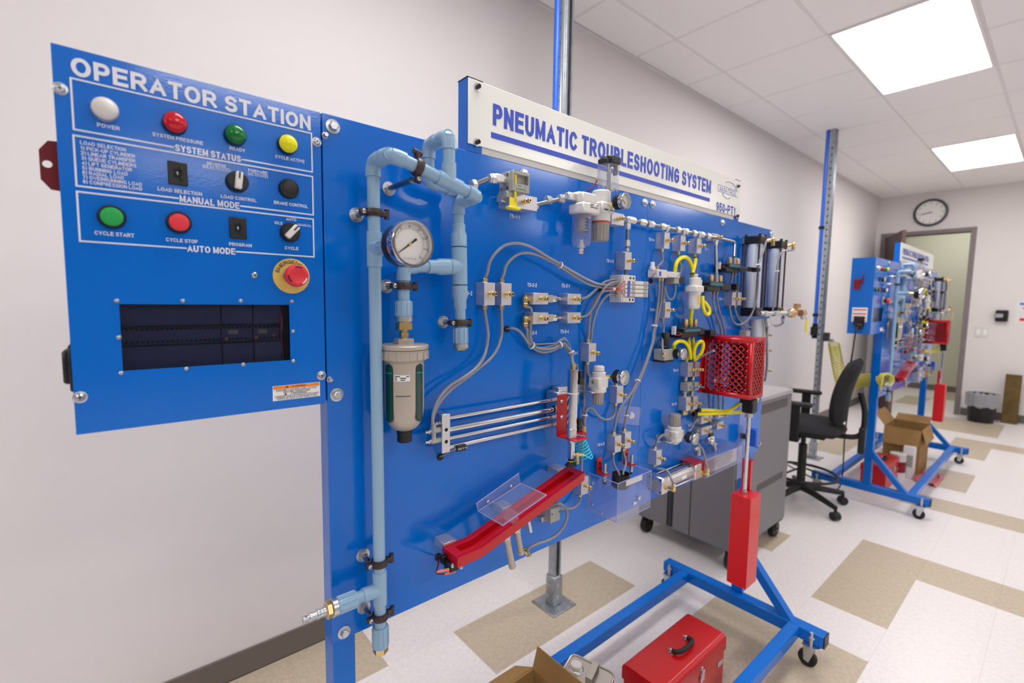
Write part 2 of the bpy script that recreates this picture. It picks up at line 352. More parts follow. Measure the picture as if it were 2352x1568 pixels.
struct('wall_right', MB().box(XW, XW+.12, YF, DY0, 0, CEIL+.05).box(XW, XW+.12, DY1, YW, 0, CEIL+.05).box(XW, XW+.12, DY0, DY1, DZ, CEIL+.05), 'wall')
struct('wall_corridor', MB().box(10.9, 11.0, -1.5, 3.3, 0, CEIL+.05).box(XW+.12, 10.9, 3.2, 3.3, 0, CEIL+.05).box(XW+.12, 10.9, -1.5, -1.4, 0, CEIL+.05)
       .box(XW+.12, XW+.24, YW, 3.2, 0, CEIL+.05), 'hall')
struct('baseboard_back', MB().box(XL, XW-.02, YW-.008, YW, 0, .1, .002), 'cove')
struct('baseboard_right', MB().box(XW-.008, XW, YF, DY0-.06, 0, .1, .002), 'cove')
struct('baseboard_corridor', MB().box(10.892, 10.9, -1.4, 3.2, 0, .1, .002), 'cove')
struct('baseboard_left', MB().box(XL, XL+.008, YF, YW, 0, .1, .002), 'cove')
struct('baseboard_front', MB().box(XL, XW, YF, YF+.008, 0, .1, .002), 'cove')
# door opening and open leaf
df = struct('door_1', MB().box(XW-.02, XW+.14, DY0-.055, DY0, 0, DZ+.055, .004).box(XW-.02, XW+.14, DY1, DY1+.055, 0, DZ+.055, .004)
            .box(XW-.02, XW+.14, DY0, DY1, DZ, DZ+.055, .004), 'frame')
dv = (V((7.9, 1.5, 0))-V((8.7, 1.84, 0))).normalized(); dn = V((-dv.y, dv.x, 0))
Md = Matrix(((dv.x, dn.x, 0, 8.7), (dv.y, dn.y, 0, 1.84), (0, 0, 1, 0), (0, 0, 0, 1)))
struct('door_leaf', MB().box(0, .86, 0, .044, .01, DZ-.01, .002, Md), 'doorpaint', df)
struct('door_closer', MB().box(.08, .34, .044, .1, 2.3, 2.37, .006, Md), 'zinc', df)
struct('door_handle', MB().cyl(Md@V((.79, .044, 1.02)), Md@V((.79, .1, 1.02)), .014).cyl(Md@V((.8, .095, 1.02)), Md@V((.68, .095, 1.02)), .009), 'zinc', df)
# ceiling: slab, rails, tiles, troffers
ce = struct('ceiling', MB().box(XL-.1, 11.2, YF-.1, 3.4, CEIL+.05, CEIL+.1), 'wall')
G = .61; GX0, GY0 = 2.66, 1.657
LX = [.22+3.05*k for k in range(-1, 3)]; LY = [.437-3.05*j for j in range(3)]
def lit(x, y): return any(a-.01 < x < a+2*G+.01 and b-.01 < y < b+G+.01 for a in LX for b in LY)
for i in range(-12, 11):
    x = GX0+i*G
    if XL < x < XW: struct('ceiling_rail', MB().box(x-.012, x+.012, YF, YW, CEIL-.001, CEIL+.03), 'grid', ce)
for k in range(-17, 1):
    y = GY0+k*G
    if YF < y < YW: struct('ceiling_rail', MB().box(XL, XW, y-.012, y+.012, CEIL-.0005, CEIL+.03), 'grid', ce)
struct('wall_angle', MB().box(XL, XW, YW-.022, YW, CEIL-.002, CEIL+.03).box(XW-.022, XW, YF, YW-.022, CEIL-.002, CEIL+.03), 'grid', ce)
h = G/2-.008
cm = mesh_of(MB().box(-h, h, -h, h, -.004, .014, .003), 'ceiling_tile', 'ceil')
cmh = mesh_of(MB().box(-h, h, -.147+.012, .147-.012, -.004, .014, .003), 'ceiling_tile', 'ceil')
crest = MB()
for i in range(-13, 11):
    for k in range(-18, 2):
        x, y = GX0+(i+.5)*G, GY0+(k+.5)*G; e = False
        if k == 0: y = GY0+.145; e = True
        if k > 0 or not (XL+.3 < x < XW-.2) or y < YF+.3 or lit(x, y): continue
        if in_frame((x, y, CEIL), 200):
            o = bpy.data.objects.new('ceiling_tile', cmh if e else cm); COL.objects.link(o); o.parent = ce; o.location = (x, y, CEIL)
        else: crest.box(x-h, x+h, y-(.135 if e else h), y+(.135 if e else h), CEIL-.007, CEIL+.014)
o = struct('outer_ceiling_tiles', crest, 'ceil', ce); o['kind'] = 'stuff'
rownames = ['over the stands by the back wall', 'in the middle row of the room', 'in the row farthest from the back wall']
colnames = ['behind the camera', 'above the operator panel', 'above the tall cabinet', 'near the door wall']
for a, x0 in enumerate(LX):
    for b, y0 in enumerate(LY):
        lab = ('large bright square ceiling light panel nearest the camera, cut by the top edge', 'smaller bright ceiling light panel far off, near the clock wall')[a-2] if (b == 0 and a >= 2) else f'bright ceiling light panel {rownames[b]}, {colnames[a]}'
        t = Thing('ceiling_light', lab, 'light', (x0+G, y0+G/2, CEIL), 'ceiling light panels')
        x1, y1 = x0+2*G, y0+G; w = .022
        t.part('light_frame', MB().box(x0+.008, x1-.008, y0+.008, y0+w, CEIL-.012, CEIL+.03, .003).box(x0+.008, x1-.008, y1-w, y1-.008, CEIL-.012, CEIL+.03, .003)
               .box(x0+.008, x0+w, y0+w, y1-w, CEIL-.012, CEIL+.03, .003).box(x1-w, x1-.008, y0+w, y1-w, CEIL-.012, CEIL+.03, .003), 'lampframe')
        t.part('diffuser', MB().box(x0+w, x1-w, y0+w, y1-w, CEIL-.004, CEIL+.004), 'lamp')
t = Thing('corridor_light', 'ceiling light panel in the corridor beyond the door', 'light', (9.9, 1.2, CEIL))
t.part('diffuser', MB().box(9.5, 10.3, .9, 1.5, CEIL-.004, CEIL+.01), 'lamp')
t.part('light_frame', MB().box(9.46, 10.34, .86, 1.54, CEIL+.01, CEIL+.04), 'lampframe')
# things on the far wall
c = V((XW, 1.366, 2.745))
t = Thing('wall_clock', 'round wall clock with dark rim above the door', 'clock', c)
t.part('rim', MB().lathe(c, (-1, 0, 0), [(.18, 0), (.187, .02), (.18, .04), (.158, .045), (.155, .03)], 40, False), 'clockrim')
t.part('dial', MB().lathe(c, (-1, 0, 0), [(.16, .0), (.16, .028)], 40), 'dial')
def hand(mb, ang, L, w):
    d = V((0, -math.sin(ang), math.cos(ang))); n = V((0, -math.cos(ang), -math.sin(ang))); p = c+V((-.031, 0, 0))
    mb.prism([p-d*.02+n*w, p+d*L+n*w*.5, p+d*L-n*w*.5, p-d*.02-n*w], (-.001, 0, 0))
mb = MB(); hand(mb, math.radians(262), .085, .006); hand(mb, math.radians(258), .125, .004); t.part('clock_hands', mb, 'print_b')
mb = MB()
for i in range(12):
    a = i*math.pi/6; d = V((0, math.sin(a), math.cos(a))); n = V((0, math.cos(a), -math.sin(a))); p = c+V((-.029, 0, 0))+d*.13
    mb.prism([p-d*.01+n*.003, p+d*.012+n*.003, p+d*.012-n*.003, p-d*.01-n*.003], (-.001, 0, 0))
t.part('hour_marks', mb, 'print_b', kind='stuff')
t = Thing('light_switch', 'white double light switch plate on the far wall beside the door', 'switch', (XW, .747, 1.13))
t.part('plate', MB().box(XW-.008, XW, .68, .815, 1.06, 1.2, .003), 'white')
for y in (.715, .78): t.part('rocker', MB().box(XW-.013, XW-.008, y-.016, y+.016, 1.095, 1.165, .002), 'sticker')
t = Thing('door_stop_holder', 'black wall holder with silver front, right of the light switch', 'holder', (XW, .575, 1.35))
t.part('body', MB().box(XW-.06, XW, .52, .635, 1.275, 1.42, .01), 'black')
t.part('lever', MB().box(XW-.11, XW-.06, .56, .64, 1.325, 1.375, .012), 'zinc')
t = Thing('notice_sheet', 'white notice with red print pinned at the right edge of far wall', 'notice', (XW, .36, 1.4))
t.part('sheet', MB().box(XW-.002, XW, .25, .46, 1.26, 1.545), 'paper')
mb = MB().box(XW-.003, XW-.002, .3, .43, 1.49, 1.515).box(XW-.003, XW-.002, .3, .4, 1.44, 1.455); t.part('heading_bar', mb, 'print_blue')
t.part('red_bar', MB().box(XW-.003, XW-.002, .3, .42, 1.29, 1.325), 'redcap')
# bin and board by the far wall
c = V((8.42, .655, 0))
t = Thing('waste_bin', 'black waste bin with clear liner by the far wall', 'bin', c)
t.part('bin', MB().lathe(c, (0, 0, 1), [(.12, 0), (.15, .36), (.143, .36), (.115, .01)], 28, False).cyl(c, O(c, 0, 0, .012), .12, n=28), 'black')
ring = []
mb = MB(); n = 28
rr = [(.153, .2), (.156, .34), (.158, .365), (.145, .37), (.13, .28)]
b0 = len(mb.v)
for r, z in rr:
    for i in range(n): mb.v.append(c+V((math.cos(i*6.2832/n)*(r+.006*math.sin(i*2.6)), math.sin(i*6.2832/n)*(r+.006*math.sin(i*2.6)), z+.012*math.sin(i*1.7)*(z < .3))))
for k in range(len(rr)-1):
    for i in range(n): mb.f.append((k*n+i, k*n+(i+1) % n, (k+1)*n+(i+1) % n, (k+1)*n+i))
t.part('liner', mb, 'bag')
# board stood on end against the far wall
Mb = Matrix.Translation((8.58, .41, 0)) @ Matrix.Rotation(.09, 4, 'Y')
solo('wooden_board', MB().box(-.02, .02, -.072, .072, .0, .62, .003, Mb), 'wood', 'dark stained wooden board stood on end right of the waste bin', 'board')
# galvanised struts with blue air pipes, floor to ceiling
def strut(x, y, lab, labp, far):
    t = Thing('channel_strut', lab, 'post', (x, y, 0))
    w = .0206; d = .0206; th = .003; zt = CEIL-.001
    mb = MB().box(x-w, x+w, y+d-th, y+d, .08, zt).box(x-w, x-w+th, y-d, y+d-th, .08, zt).box(x+w-th, x+w, y-d, y+d-th, .08, zt)
    mb.box(x-w+th, x-.009, y-d, y-d+th, .08, zt).box(x+.009, x+w-th, y-d, y-d+th, .08, zt)
    t.part('channel', mb, 'galv')
    t.part('inner_channel', MB().box(x-w-.022, x-w, y-.012, y+d, .35, zt, .002), 'zinc' if not far else 'galv')
    mb = MB()
    for i in range(42): mb.cyl((x-w-.0225, y+.003, .4+i*.06), (x-w-.0215, y+.003, .4+i*.06), .008, n=8)
    for i in range(42): mb.box(x-.007, x+.007, y+d-th-.0006, y+d-th, .38+i*.06, .41+i*.06)
    t.part('slot_row', mb, 'port', kind='stuff')
    t.part('socket', MB().box(x-.029, x+.029, y-.029, y+.029, .006, .15, .004), 'galv')
    for z in (.05, .11): t.part('bolt', MB().hexa((x-.012, y-.029, z), (x-.012, y-.037, z), .008), 'zinc'); t.part('bolt', MB().hexa((x-.029, y+.008, z), (x-.037, y+.008, z), .008), 'zinc')
    t.part('floor_plate', MB().box(x-.076, x+.076, y-.076, y+.076, 0, .007, .002), 'galv')
    for sx in (-.058, .058):
        for sy in (-.058, .058): t.part('anchor_bolt', MB().cyl((x+sx, y+sy, .007), (x+sx, y+sy, .011), .006, n=10), 'zinc')
    px_, py_ = (x-.03, y+.045) if far else (x-.066, y-.006)
    p = Thing('air_pipe', labp, 'pipe', (px_, py_, 1.2))
    zb = 1.28
    p.part('pipe', MB().cyl((px_, py_, zb), (px_, py_, zt), .0165 if far else .0135, n=14), 'bluepipe')
    for z in ((2.16, 1.36) if far else (2.2, 1.7)):
        p.part('pipe_clip', MB().box(px_-.02, max(px_+.02, x-w), py_-.022, py_+.022, z-.014, z+.014, .004), 'black')
    return t, p
strut(1.572, 1.512, 'galvanised channel post on square floor plate behind the near board', 'blue air pipe clipped to the near galvanised post, rising above the sign', False)
fs, fp = strut(5.06, 1.5, 'galvanised slotted post standing behind the office chair', 'blue air pipe clipped to the far slotted post', True)
x, y = 5.06, 1.5
fp.part('drop_valve', MB().cyl((x-.03, y+.045, 1.14), (x-.03, y+.045, 1.28), .023, ch=.004).box(x-.07, x-.05, y+.02, y+.07, 1.17, 1.25, .003), 'black')
fp.part('outlet', MB().cyl((x-.03, y+.045, 1.16), (x+.1, y-.05, 1.13), .011).hexa((x+.1, y-.05, 1.13), (x+.14, y-.06, 1.12), .017), 'zinc')
fp.part('outlet_block', MB().box(x-.03, x+.02, y-.07, y-.03, 1.12, 1.2, .003), 'iron')
# ================================================================ the near trainer
IN_RIG[0] = True; NEAR[0] = ' on the near trainer'
BX0, BX1, BZ0, BZ1 = .2955, 2.2, .7945, 1.7725
def bolt(T, p, r=.009, wash=.0115, parent=None, name='bolt'):
    b = T.part(name, MB().lathe(p, (0, -1, 0), [(wash, 0), (wash, .0018), (r*1.05, .0024), (r*1.05, .003)], 18), 'zinc', parent)
    T.part('bolt_head', MB().lathe(O(p, 0, -.003, 0), (0, -1, 0), [(r*.98, 0), (r*.98, .0045), (r*.8, .0062)], 6), 'zinc', b)
    return b
def screw(T, p, r=.0045, parent=None, ax=(0, -1, 0), mtl='zinc'):
    s = T.part('screw', MB().lathe(p, ax, [(r, 0), (r*.96, r*.25), (r*.6, r*.6)], 14), mtl, parent)
    u, w, d = frame_of(ax); q = V(p)+d*r*.56
    mb = MB()
    for a, b in ((u, w), (w, u)): mb.prism([q-a*r*.5-b*r*.1, q+a*r*.5-b*r*.1, q+a*r*.5+b*r*.1, q-a*r*.5+b*r*.1], d*.0004)
    if r > .0035 and not (parent): T.part('cross_slot', mb, 'port', s)
    return s
def label(T, txt, p, h, mtl='print_w', bold=.02, w=None, off=.0006, parent=None, name='lettering'):
    return T.part(name, text_mb(txt, on_board(p[0], p[2], B-p[1]+off), w=w, h=h, bold=bold), mtl, parent)
# ---------------------------------------------------------------- stand with its two board panels
st = Thing('trainer_stand', 'blue steel rolling stand carrying the two large blue board panels', 'stand', (1.25, .89, 0))
SEAM = 1.2725
for a, b in ((BX0, SEAM-.0008), (SEAM+.0008, BX1)):
    mb = MB().box(a, b, B, B+.003, BZ0, BZ1, .001)
    mb.box(a, b, B+.003, B+.036, BZ1-.003, BZ1).box(a, b, B+.003, B+.036, BZ0, BZ0+.003)
    if a == BX0: mb.box(a, a+.003, B+.003, B+.04, BZ0, BZ1)
    else: mb.box(b-.003, b, B+.003, B+.04, BZ0, BZ1)
    st.part('board_panel', mb, 'blue')
LG = .05
for x0 in (BX0+.003, 2.118):
    st.part('leg', MB().box(x0, x0+.044, B+.004, B+.052, .15, 1.74, .003), 'blue2')
for x0 in (BX0-.005, 2.085):
    fb = st.part('foot_bar', MB().box(x0, x0+.055, .535, 1.245, .098, .15, .004), 'blue2')
    st.part('end_cap', MB().box(x0+.002, x0+.053, .531, .535, .1, .148), 'black', fb)
    st.part('brace', MB().add([(x, y, z) for x in (x0+.008, x0+.047) for y, z in ((.868, .40), (.868, .345), (.70, .15), (.655, .15))],
            [(0, 1, 2, 3)[::-1], (4, 5, 6, 7), (0, 1, 5, 4), (1, 2, 6, 5), (2, 3, 7, 6), (3, 0, 4, 7)]), 'blue2')
for y0 in (.62, 1.105): st.part('rail', MB().box(BX0+.05, 2.085, y0, y0+.045, .102, .148, .003), 'blue2')
for x in (BX0+.0225, 2.1125):
    for y in (.575, 1.205):
        xb, x = x, x-.022
        c = st.part('caster', MB().cyl((x, y, .02+.075), (x, y, .0975), .031, n=20).cyl((x-.012, y, .09), (x-.012, y, .15), .007, n=10).hexa((x-.012, y, .125), (x-.012, y, .133), .011), 'zinc')
        st.part('wheel', MB().lathe((x-.011, y+.012, .034), (1, 0, 0), [(.014, 0), (.03, 0), (.034, .004), (.034, .018), (.03, .022), (.014, .022)], 24), 'rubber', c)
        mb = MB()
        for s in (-1, 1): mb.prism([(x+s*.017-.001, y-.02, .095), (x+s*.017-.001, y+.026, .095), (x+s*.017-.001, y+.022, .03), (x+s*.017-.001, y+.004, .024)], (.002, 0, 0))
        mb.cyl((x-.02, y+.012, .034), (x+.02, y+.012, .034), .006, n=10).box(x-.024, x+.024, y-.026, y+.03, .09, .0955, .002)
        st.part('fork', mb, 'zinc', c); x = xb
for px, py in ((764, 291), (773, 906), (790, 1451), (1480, 465), (1498, 469), (1658, 511), (1770, 537)): bolt(st, at(px, py), .0085, .0125)
bolt(st, at(1202, 398), .0095, .012)
A = S(1080, 540, 5.6); A4 = S(940, 1000, 4.752); A5 = S(1300, 760, 3.408); A3 = S(960, 740, 4.612); A1 = S(1060, 340, 5.6)
c6 = S(1420, 440, 4.611); c7 = S(1440, 720, 3.734); c8 = S(800, 260, 6.532); c9 = S(800, 1220, 5.225); c10 = S(790, 440, 4.612); c4 = S(800, 580, 3.266)
LH = .0096
for txt, p in (('TS-1-1', at(1182, 497)), ('TS-3-2', at(1071, 673)), ('TS-2-2', A(795, 640)), ('TS-2-1', A(1226, 650)), ('TS-2-3', A(795, 1255)), ('TS-2-4', A(1213, 1237)),
               ('TS-1-3', A(1797, 332)), ('TS-3-1', A(1330, 1515)), ('TS-6-2', at(1380, 1020)), ('TS-1-4', c6(352, 508)), ('TS-1-5', c6(592, 545)), ('TS-1-6', c6(765, 565)),
               ('TS-1-7', c6(938, 610)), ('TS-5-1', c6(365, 1250)), ('TS-4-2', c6(1087, 1135)), ('TS-4-1', c7(418, 485)), ('TS-4-3', c7(403, 775)), ('TS-7-2', c7(545, 955))):
    label(st, txt, p, LH, bold=.03, w=.0315)
# dark grommets where wires pass the board
for p in (A(468, 1205), at(1011, 1048), at(1007, 1279), c6(342, 945), A(1660, 690)):
    st.part('grommet', MB().lathe(p, (0, -1, 0), [(.0085, 0), (.0085, .002), (.007, .004), (.0045, .0035), (.0045, .001)], 16), 'rubber')
# ---------------------------------------------------------------- operator station
PX0, PX1, PZ0, PZ1 = -.0425, .2925, 1.262, 1.7715
os_ = Thing('operator_station', 'blue operator station box with lamps, switches and a dark window', 'control panel', (.125, .93, PZ0))
w0, w1 = at(278, 775).x, at(666, 765).x; wz1, wz0 = (at(280, 699).z+at(664, 699).z)/2, (at(288, 851).z+at(667, 827).z)/2
PB = B+.13
mb = MB(); q = [(PX0, PZ0), (PX1, PZ0), (PX1, PZ1), (PX0, PZ1), (w0, wz0), (w1, wz0), (w1, wz1), (w0, wz1)]
mb.v = [V((x, B, z)) for x, z in q]+[V((x, B+.002, z)) for x, z in q]
for i in range(4): j = (i+1) % 4; mb.f += [(i, j, 4+j, 4+i), (8+i, 12+i, 12+j, 8+j), (i, 8+i, 8+j, j), (4+i, 4+j, 12+j, 12+i)]
os_.part('front_plate', mb, 'blue')
mb = MB().box(PX0+.001, PX0+.003, B+.002, PB, PZ0+.001, PZ1-.001).box(PX1-.003, PX1-.001, B+.002, PB, PZ0+.001, PZ1-.001)
mb.box(PX0+.003, PX1-.003, B+.002, PB, PZ1-.003, PZ1-.001).box(PX0+.003, PX1-.003, B+.002, PB, PZ0+.001, PZ0+.003).box(PX0+.003, PX1-.003, PB-.002, PB, PZ0+.003, PZ1-.003)
os_.part('enclosure', mb, 'blue')
os_.part('window_pane', MB().box(w0-.008, w1+.008, B+.003, B+.005, wz0-.008, wz1+.008), 'smoke')
# controller modules behind the window
hy = B+.02
def module(x0, x1, name):
    m = os_.part('controller_module', MB().box(x0, x1, hy, hy+.06, wz0-.006, wz1+.006, .001), 'plc')
    zt, zb = wz1-(wz1-wz0)*.35, wz0+(wz1-wz0)*.36
    mb = MB().box(x0, x1, hy-.006, hy, zt, wz1+.004, .001).box(x0, x1, hy-.006, hy, wz0-.004, zb, .001)
    os_.part('terminal_cover', mb, 'plc', m)
    mb = MB().box(x0, x1, hy-.0075, hy-.006, zt-.001, zt+.0015).box(x0, x1, hy-.0075, hy-.006, zb-.002, zb)
    for i in range(int((x1-x0)/.006)): mb.box(x0+.003+i*.006, x0+.006+i*.006, hy-.001, hy, zt-.006, zt-.003); mb.box(x0+.003+i*.006, x0+.006+i*.006, hy-.001, hy, zb+.003, zb+.006)
    os_.part('terminal_row', mb, 'plc2', m, kind='stuff')
    return m
wl = w1-w0
m1 = module(w0-.004, w0+wl*.555, 'a'); m2 = module(w0+wl*.56, w0+wl*.76, 'b'); m3 = module(w0+wl*.765, w0+wl*.955, 'c')
for f in (.085, .275): os_.part('module_joint', MB().box(w0+wl*f, w0+wl*f+.0008, hy-.0006, hy, wz0+.06*.8, wz1-.05), 'plc2', m1)
os_.part('lettering', text_mb('SIEMENS', on_board(w0+.028, wz1-.007, -(hy-.0065-B)), h=.0042, bold=.02), 'slot2', m1)
for x, mm in ((w0+wl*.635, m2), (w0+wl*.83, m3)): os_.part('display', MB().box(x-.007, x+.007, hy-.001, hy, (wz0+wz1)/2-.001, (wz0+wz1)/2+.006), 'lcd', mm)
for f, g, mm in ((.59, .41, m2), (.785, .42, m3), (.905, .66, m3), (.905, .45, m3)):
    os_.part('status_lamp', MB().box(w0+wl*f-.0025, w0+wl*f+.0025, hy-.002, hy, wz0+(wz1-wz0)*g-.002, wz0+(wz1-wz0)*g+.002), 'amber', mm)
for i in range(3): os_.part('wire', MB().tube(smooth([(w1-.008-.004*i, hy-.003, wz1-.004), (w1-.012+.003*i, hy-.008, wz1-.03), (w1-.009-.002*i, hy-.004, wz0+.03), (w1-.006, hy, wz0)], 5), .0012, 6), ('wire_r', 'tube', 'black')[i], m3)
# window screws and panel screws
for px, py in ((268, 691), (420, 691), (553, 691), (671, 692), (273, 775), (673, 761), (278, 857), (428, 847), (559, 837), (674, 829)): screw(os_, at(px, py), .0034)
for px, py in ((138, 204), (727, 326), (184, 912), (738, 862)):
    p = at(px, py); b = os_.part('washer', MB().lathe(p, (0, -1, 0), [(.008, 0), (.008, .001), (.006, .0016)], 18), 'zinc'); screw(os_, O(p, 0, -.0014), .0058)
p = at(585, 632); os_.part('washer', MB().lathe(p, (0, -1, 0), [(.0048, 0), (.0048, .001), (.003, .003)], 16), 'zinc'); os_.part('hex_socket', MB().lathe(O(p, 0, -.003), (0, -1, 0), [(.0015, 0), (.0015, .0004)], 6), 'port')
for z in (1.735, 1.305): bolt(os_, V((PX1+.0075, B+.001, z)), .0045, .0055)
# printed frames
def line(T, a, b, wd, mtl='print_w', off=.0005):
    if abs(a[0]-b[0]) > abs(a[1]-b[1]): mb = MB().box(a[0]-wd/2, b[0]+wd/2, B-off, B-off+.0003, a[1]-wd/2, a[1]+wd/2)
    else: mb = MB().box(a[0]-wd/2, a[0]+wd/2, B-off, B-off+.0003, min(a[1], b[1]), max(a[1], b[1]))
    return mb
def titled_frame(tl, tr, br, bl, txt, gap, th):
    X0, X1 = (at(*tl).x+at(*bl).x)/2, (at(*tr).x+at(*br).x)/2; Z1, Z0 = (at(*tl).z+at(*tr).z)/2, (at(*bl).z+at(*br).z)/2
    g0, g1 = at(gap[0], gap[2]).x, at(gap[1], gap[2]).x; w = .0021; mb = MB()
    for a, b, c, d in ((X0, X1, Z1, Z1), (X0, g0, Z0, Z0), (g1, X1, Z0, Z0)): mb.box(a-w/2, b+w/2, B-.0006, B-.0002, c-w/2, d+w/2)
    for x in (X0, X1): mb.box(x-w/2, x+w/2, B-.0006, B-.0002, Z0+w/2, Z1-w/2)
    os_.part('printed_frame', mb, 'print_w')
    os_.part('lettering', text_mb(txt, on_board((g0+g1)/2, Z0, .0006), w=(g1-g0)*.95, h=th, bold=.03), 'print_w')
titled_frame((163, 184), (716, 303), (716, 391.6), (169, 301), 'SYSTEM STATUS', (398, 556, 345), .0098)
titled_frame((169, 314), (717.7, 403), (719, 490), (175.7, 431), 'MANUAL MODE', (409, 553, 465), .0098)
titled_frame((177.5, 443), (719.5, 501), (720.5, 587), (183, 557), 'AUTO MODE', (427, 543, 572), .0098)
a, b = at(163, 160), at(713, 278)
os_.part('lettering', text_mb('OPERATOR STATION', on_board((a.x+b.x)/2, (at(163, 159).z+at(700, 274).z)/2, .0006), w=b.x-a.x, h=.0235, bold=.035), 'print_w')
def lt(txt, l, r, h=.0052, bold=.025):
    """one printed line from pixel l to pixel r"""
    a, b = at(*l), at(*r)
    os_.part('lettering', text_mb(txt, on_board((a.x+b.x)/2, (a.z+b.z)/2, .0006), w=b.x-a.x, h=h, bold=bold), 'print_w')
lt('POWER', (223, 287), (275, 295)); lt('SYSTEM PRESSURE', (350, 309), (466, 328)); lt('READY', (527, 340), (563, 346)); lt('CYCLE ACTIVE', (632, 360), (699, 370))
for i, tx in enumerate(('LOAD SELECTION', '1) PICK-UP CYLINDER', '2) LINEAR TRANSFER', '3) QUEUE CYLINDERS', '4) LIFT GENERATOR', '5) RUNNING LOAD', '6) RADIAL LOAD', '7) OVERRUNNING LOAD', '8) COMPRESSION LOAD')):
    l = ((184, 328), (185, 340), (186, 352), (187, 364), (188, 375.5), (189, 387), (189.5, 398), (190, 409), (190.5, 419))[i]
    r = ((289, 343), (310, 358), (310.5, 368.5), (313, 379), (303, 388.5), (293, 397.5), (284, 405.5), (326, 421), (326.5, 431.5))[i]
    lt(tx, l, r, .0049, .018)
lt('LOAD SELECTION', (362, 433), (464, 446)); lt('REVERSE', (475, 375), (519, 382), .0046); lt('(DEACTIVATE)', (465, 381), (529, 392), .0052, .01)
lt('FORWARD', (570, 391), (614, 397), .0046); lt('(ACTIVATE)', (569, 399), (615, 405), .0052, .01); lt('LOAD CONTROL', (507, 451), (589, 460)); lt('BRAKE CONTROL', (629, 466), (707, 473))
lt('CYCLE START', (217, 535), (308, 540)); lt('CYCLE STOP', (381, 550), (454, 555)); lt('PROGRAM', (526, 560), (578, 564)); lt('CYCLE', (654, 569), (685, 571)); lt('AUTO', (657, 503), (680, 505), .0046)
lt('IDLE', (631, 511), (649, 513), .0046); lt('MANUAL', (684, 516), (716, 518.5), .0042, .01)
# lamps
def lamp(px, py, lens, lab):
    c = at(px, py, .014); c.y = B
    t = os_.part('indicator_lamp', MB().lathe(c, (0, -1, 0), [(.0152, 0), (.0152, .0075), (.0143, .0095), (.013, .0095)], 30), 'black' if lens != 'lens_w' else 'bezel', label=lab)
    os_.part('lens', MB().lathe(O(c, 0, -.008), (0, -1, 0), [(.0142, 0), (.0142, .004), (.0128, .0068), (.011, .0072), (.0108, .0082), (.008, .0102), (.004, .0112), (.0001, .0114)], 30), lens, t)
lamp(241, 247, 'lens_w', 'clear white power lamp'); lamp(403, 279, 'lens_r', 'red system pressure lamp'); lamp(543, 307, 'lens_g', 'green ready lamp'); lamp(664, 329, 'lens_y', 'yellow cycle active lamp')
def button(px, py, cap, lab):
    c = at(px, py, .009); c.y = B
    t = os_.part('push_button', MB().lathe(c, (0, -1, 0), [(.0158, 0), (.0158, .0055), (.0142, .0088), (.0128, .0088), (.0128, .006)], 30), 'black', label=lab)
    os_.part('button_cap', MB().lathe(O(c, 0, -.004), (0, -1, 0), [(.0127, 0), (.0127, .0042), (.0118, .005), (.008, .0054), (.0001, .0055)], 30), cap, t)
button(257, 497, 'grncap', 'green cycle start button'); button(412, 510, 'redcap', 'red cycle stop button'); button(666, 432, 'black', 'black brake control button')
def thumbwheel(px, py, lab):
    c = at(px, py, .002); c.y = B
    t = os_.part('thumbwheel_switch', MB().box(c.x-.0118, c.x+.0118, B-.0035, B, c.z-.0165, c.z+.0165, .001), 'black', label=lab)
    os_.part('digit_wheel', MB().box(c.x-.005, c.x+.005, B-.0042, B-.0035, c.z-.006, c.z+.006), 'port', t)
    os_.part('thumb_tab', MB().box(c.x+.002, c.x+.0052, B-.0065, B-.0035, c.z+.004, c.z+.01, .0008).box(c.x+.002, c.x+.0052, B-.0065, B-.0035, c.z-.01, c.z-.004, .0008), 'black', t)
    os_.part('digit', text_mb('1', on_board(c.x-.001, c.z, .0048), h=.005, bold=.02), 'print_w', t)
thumbwheel(408.5, 398.5, 'black load selection thumbwheel'); thumbwheel(547, 524, 'black program thumbwheel')
def selector(px, py, ang, lab):
    c = at(px, py, .01); c.y = B
    t = os_.part('selector_switch', MB().lathe(c, (0, -1, 0), [(.0158, 0), (.0158, .006), (.0145, .009), (.013, .009), (.0128, .0105)], 30), 'black', label=lab)
    r = Matrix.Translation(O(c, 0, -.0105)) @ Matrix.Rotation(ang, 4, 'Y')
    k = os_.part('knob', MB().box(-.0048, .0048, -.009, 0, -.0125, .0135, .0015, r), 'white', t)
    os_.part('pointer_line', MB().box(-.001, .001, -.0094, -.009, .003, .013, 0, r), 'print_b', k)
selector(547, 416, .1, 'black selector with white knob pointing up'); selector(669, 533, .72, 'black selector with white knob pointing right')
# emergency stop
c = at(670, 634, .0015); c.y = B; es = os_.part('emergency_stop', MB().lathe(c, (0, -1, 0), [(.0295, 0), (.0295, .0015), (.029, .0018)], 40), 'gold', label='red mushroom emergency stop on yellow disc')
for i, ch in enumerate('EMERGENCY'):
    a = math.radians(-70+i*15.5); r = .0238
    Mx = on_board(c.x+r*math.sin(a), c.z+r*math.cos(a), .0024) @ Matrix.Rotation(-a, 4, 'Z')
    os_.part('letter', text_mb(ch, Mx, h=.0062, bold=.02), 'print_b', es)
os_.part('collar', MB().lathe(O(c, 0, -.0018), (0, -1, 0), [(.0135, 0), (.0135, .014), (.011, .016), (.011, .02)], 26), 'black', es)
os_.part('mushroom_head', MB().lathe(O(c, 0, -.019), (0, -1, 0), [(.015, 0), (.0178, .003), (.0185, .008), (.0182, .013), (.0165, .0165), (.0125, .0182), (.011, .0175), (.0001, .0178)], 36), 'redcap', es)
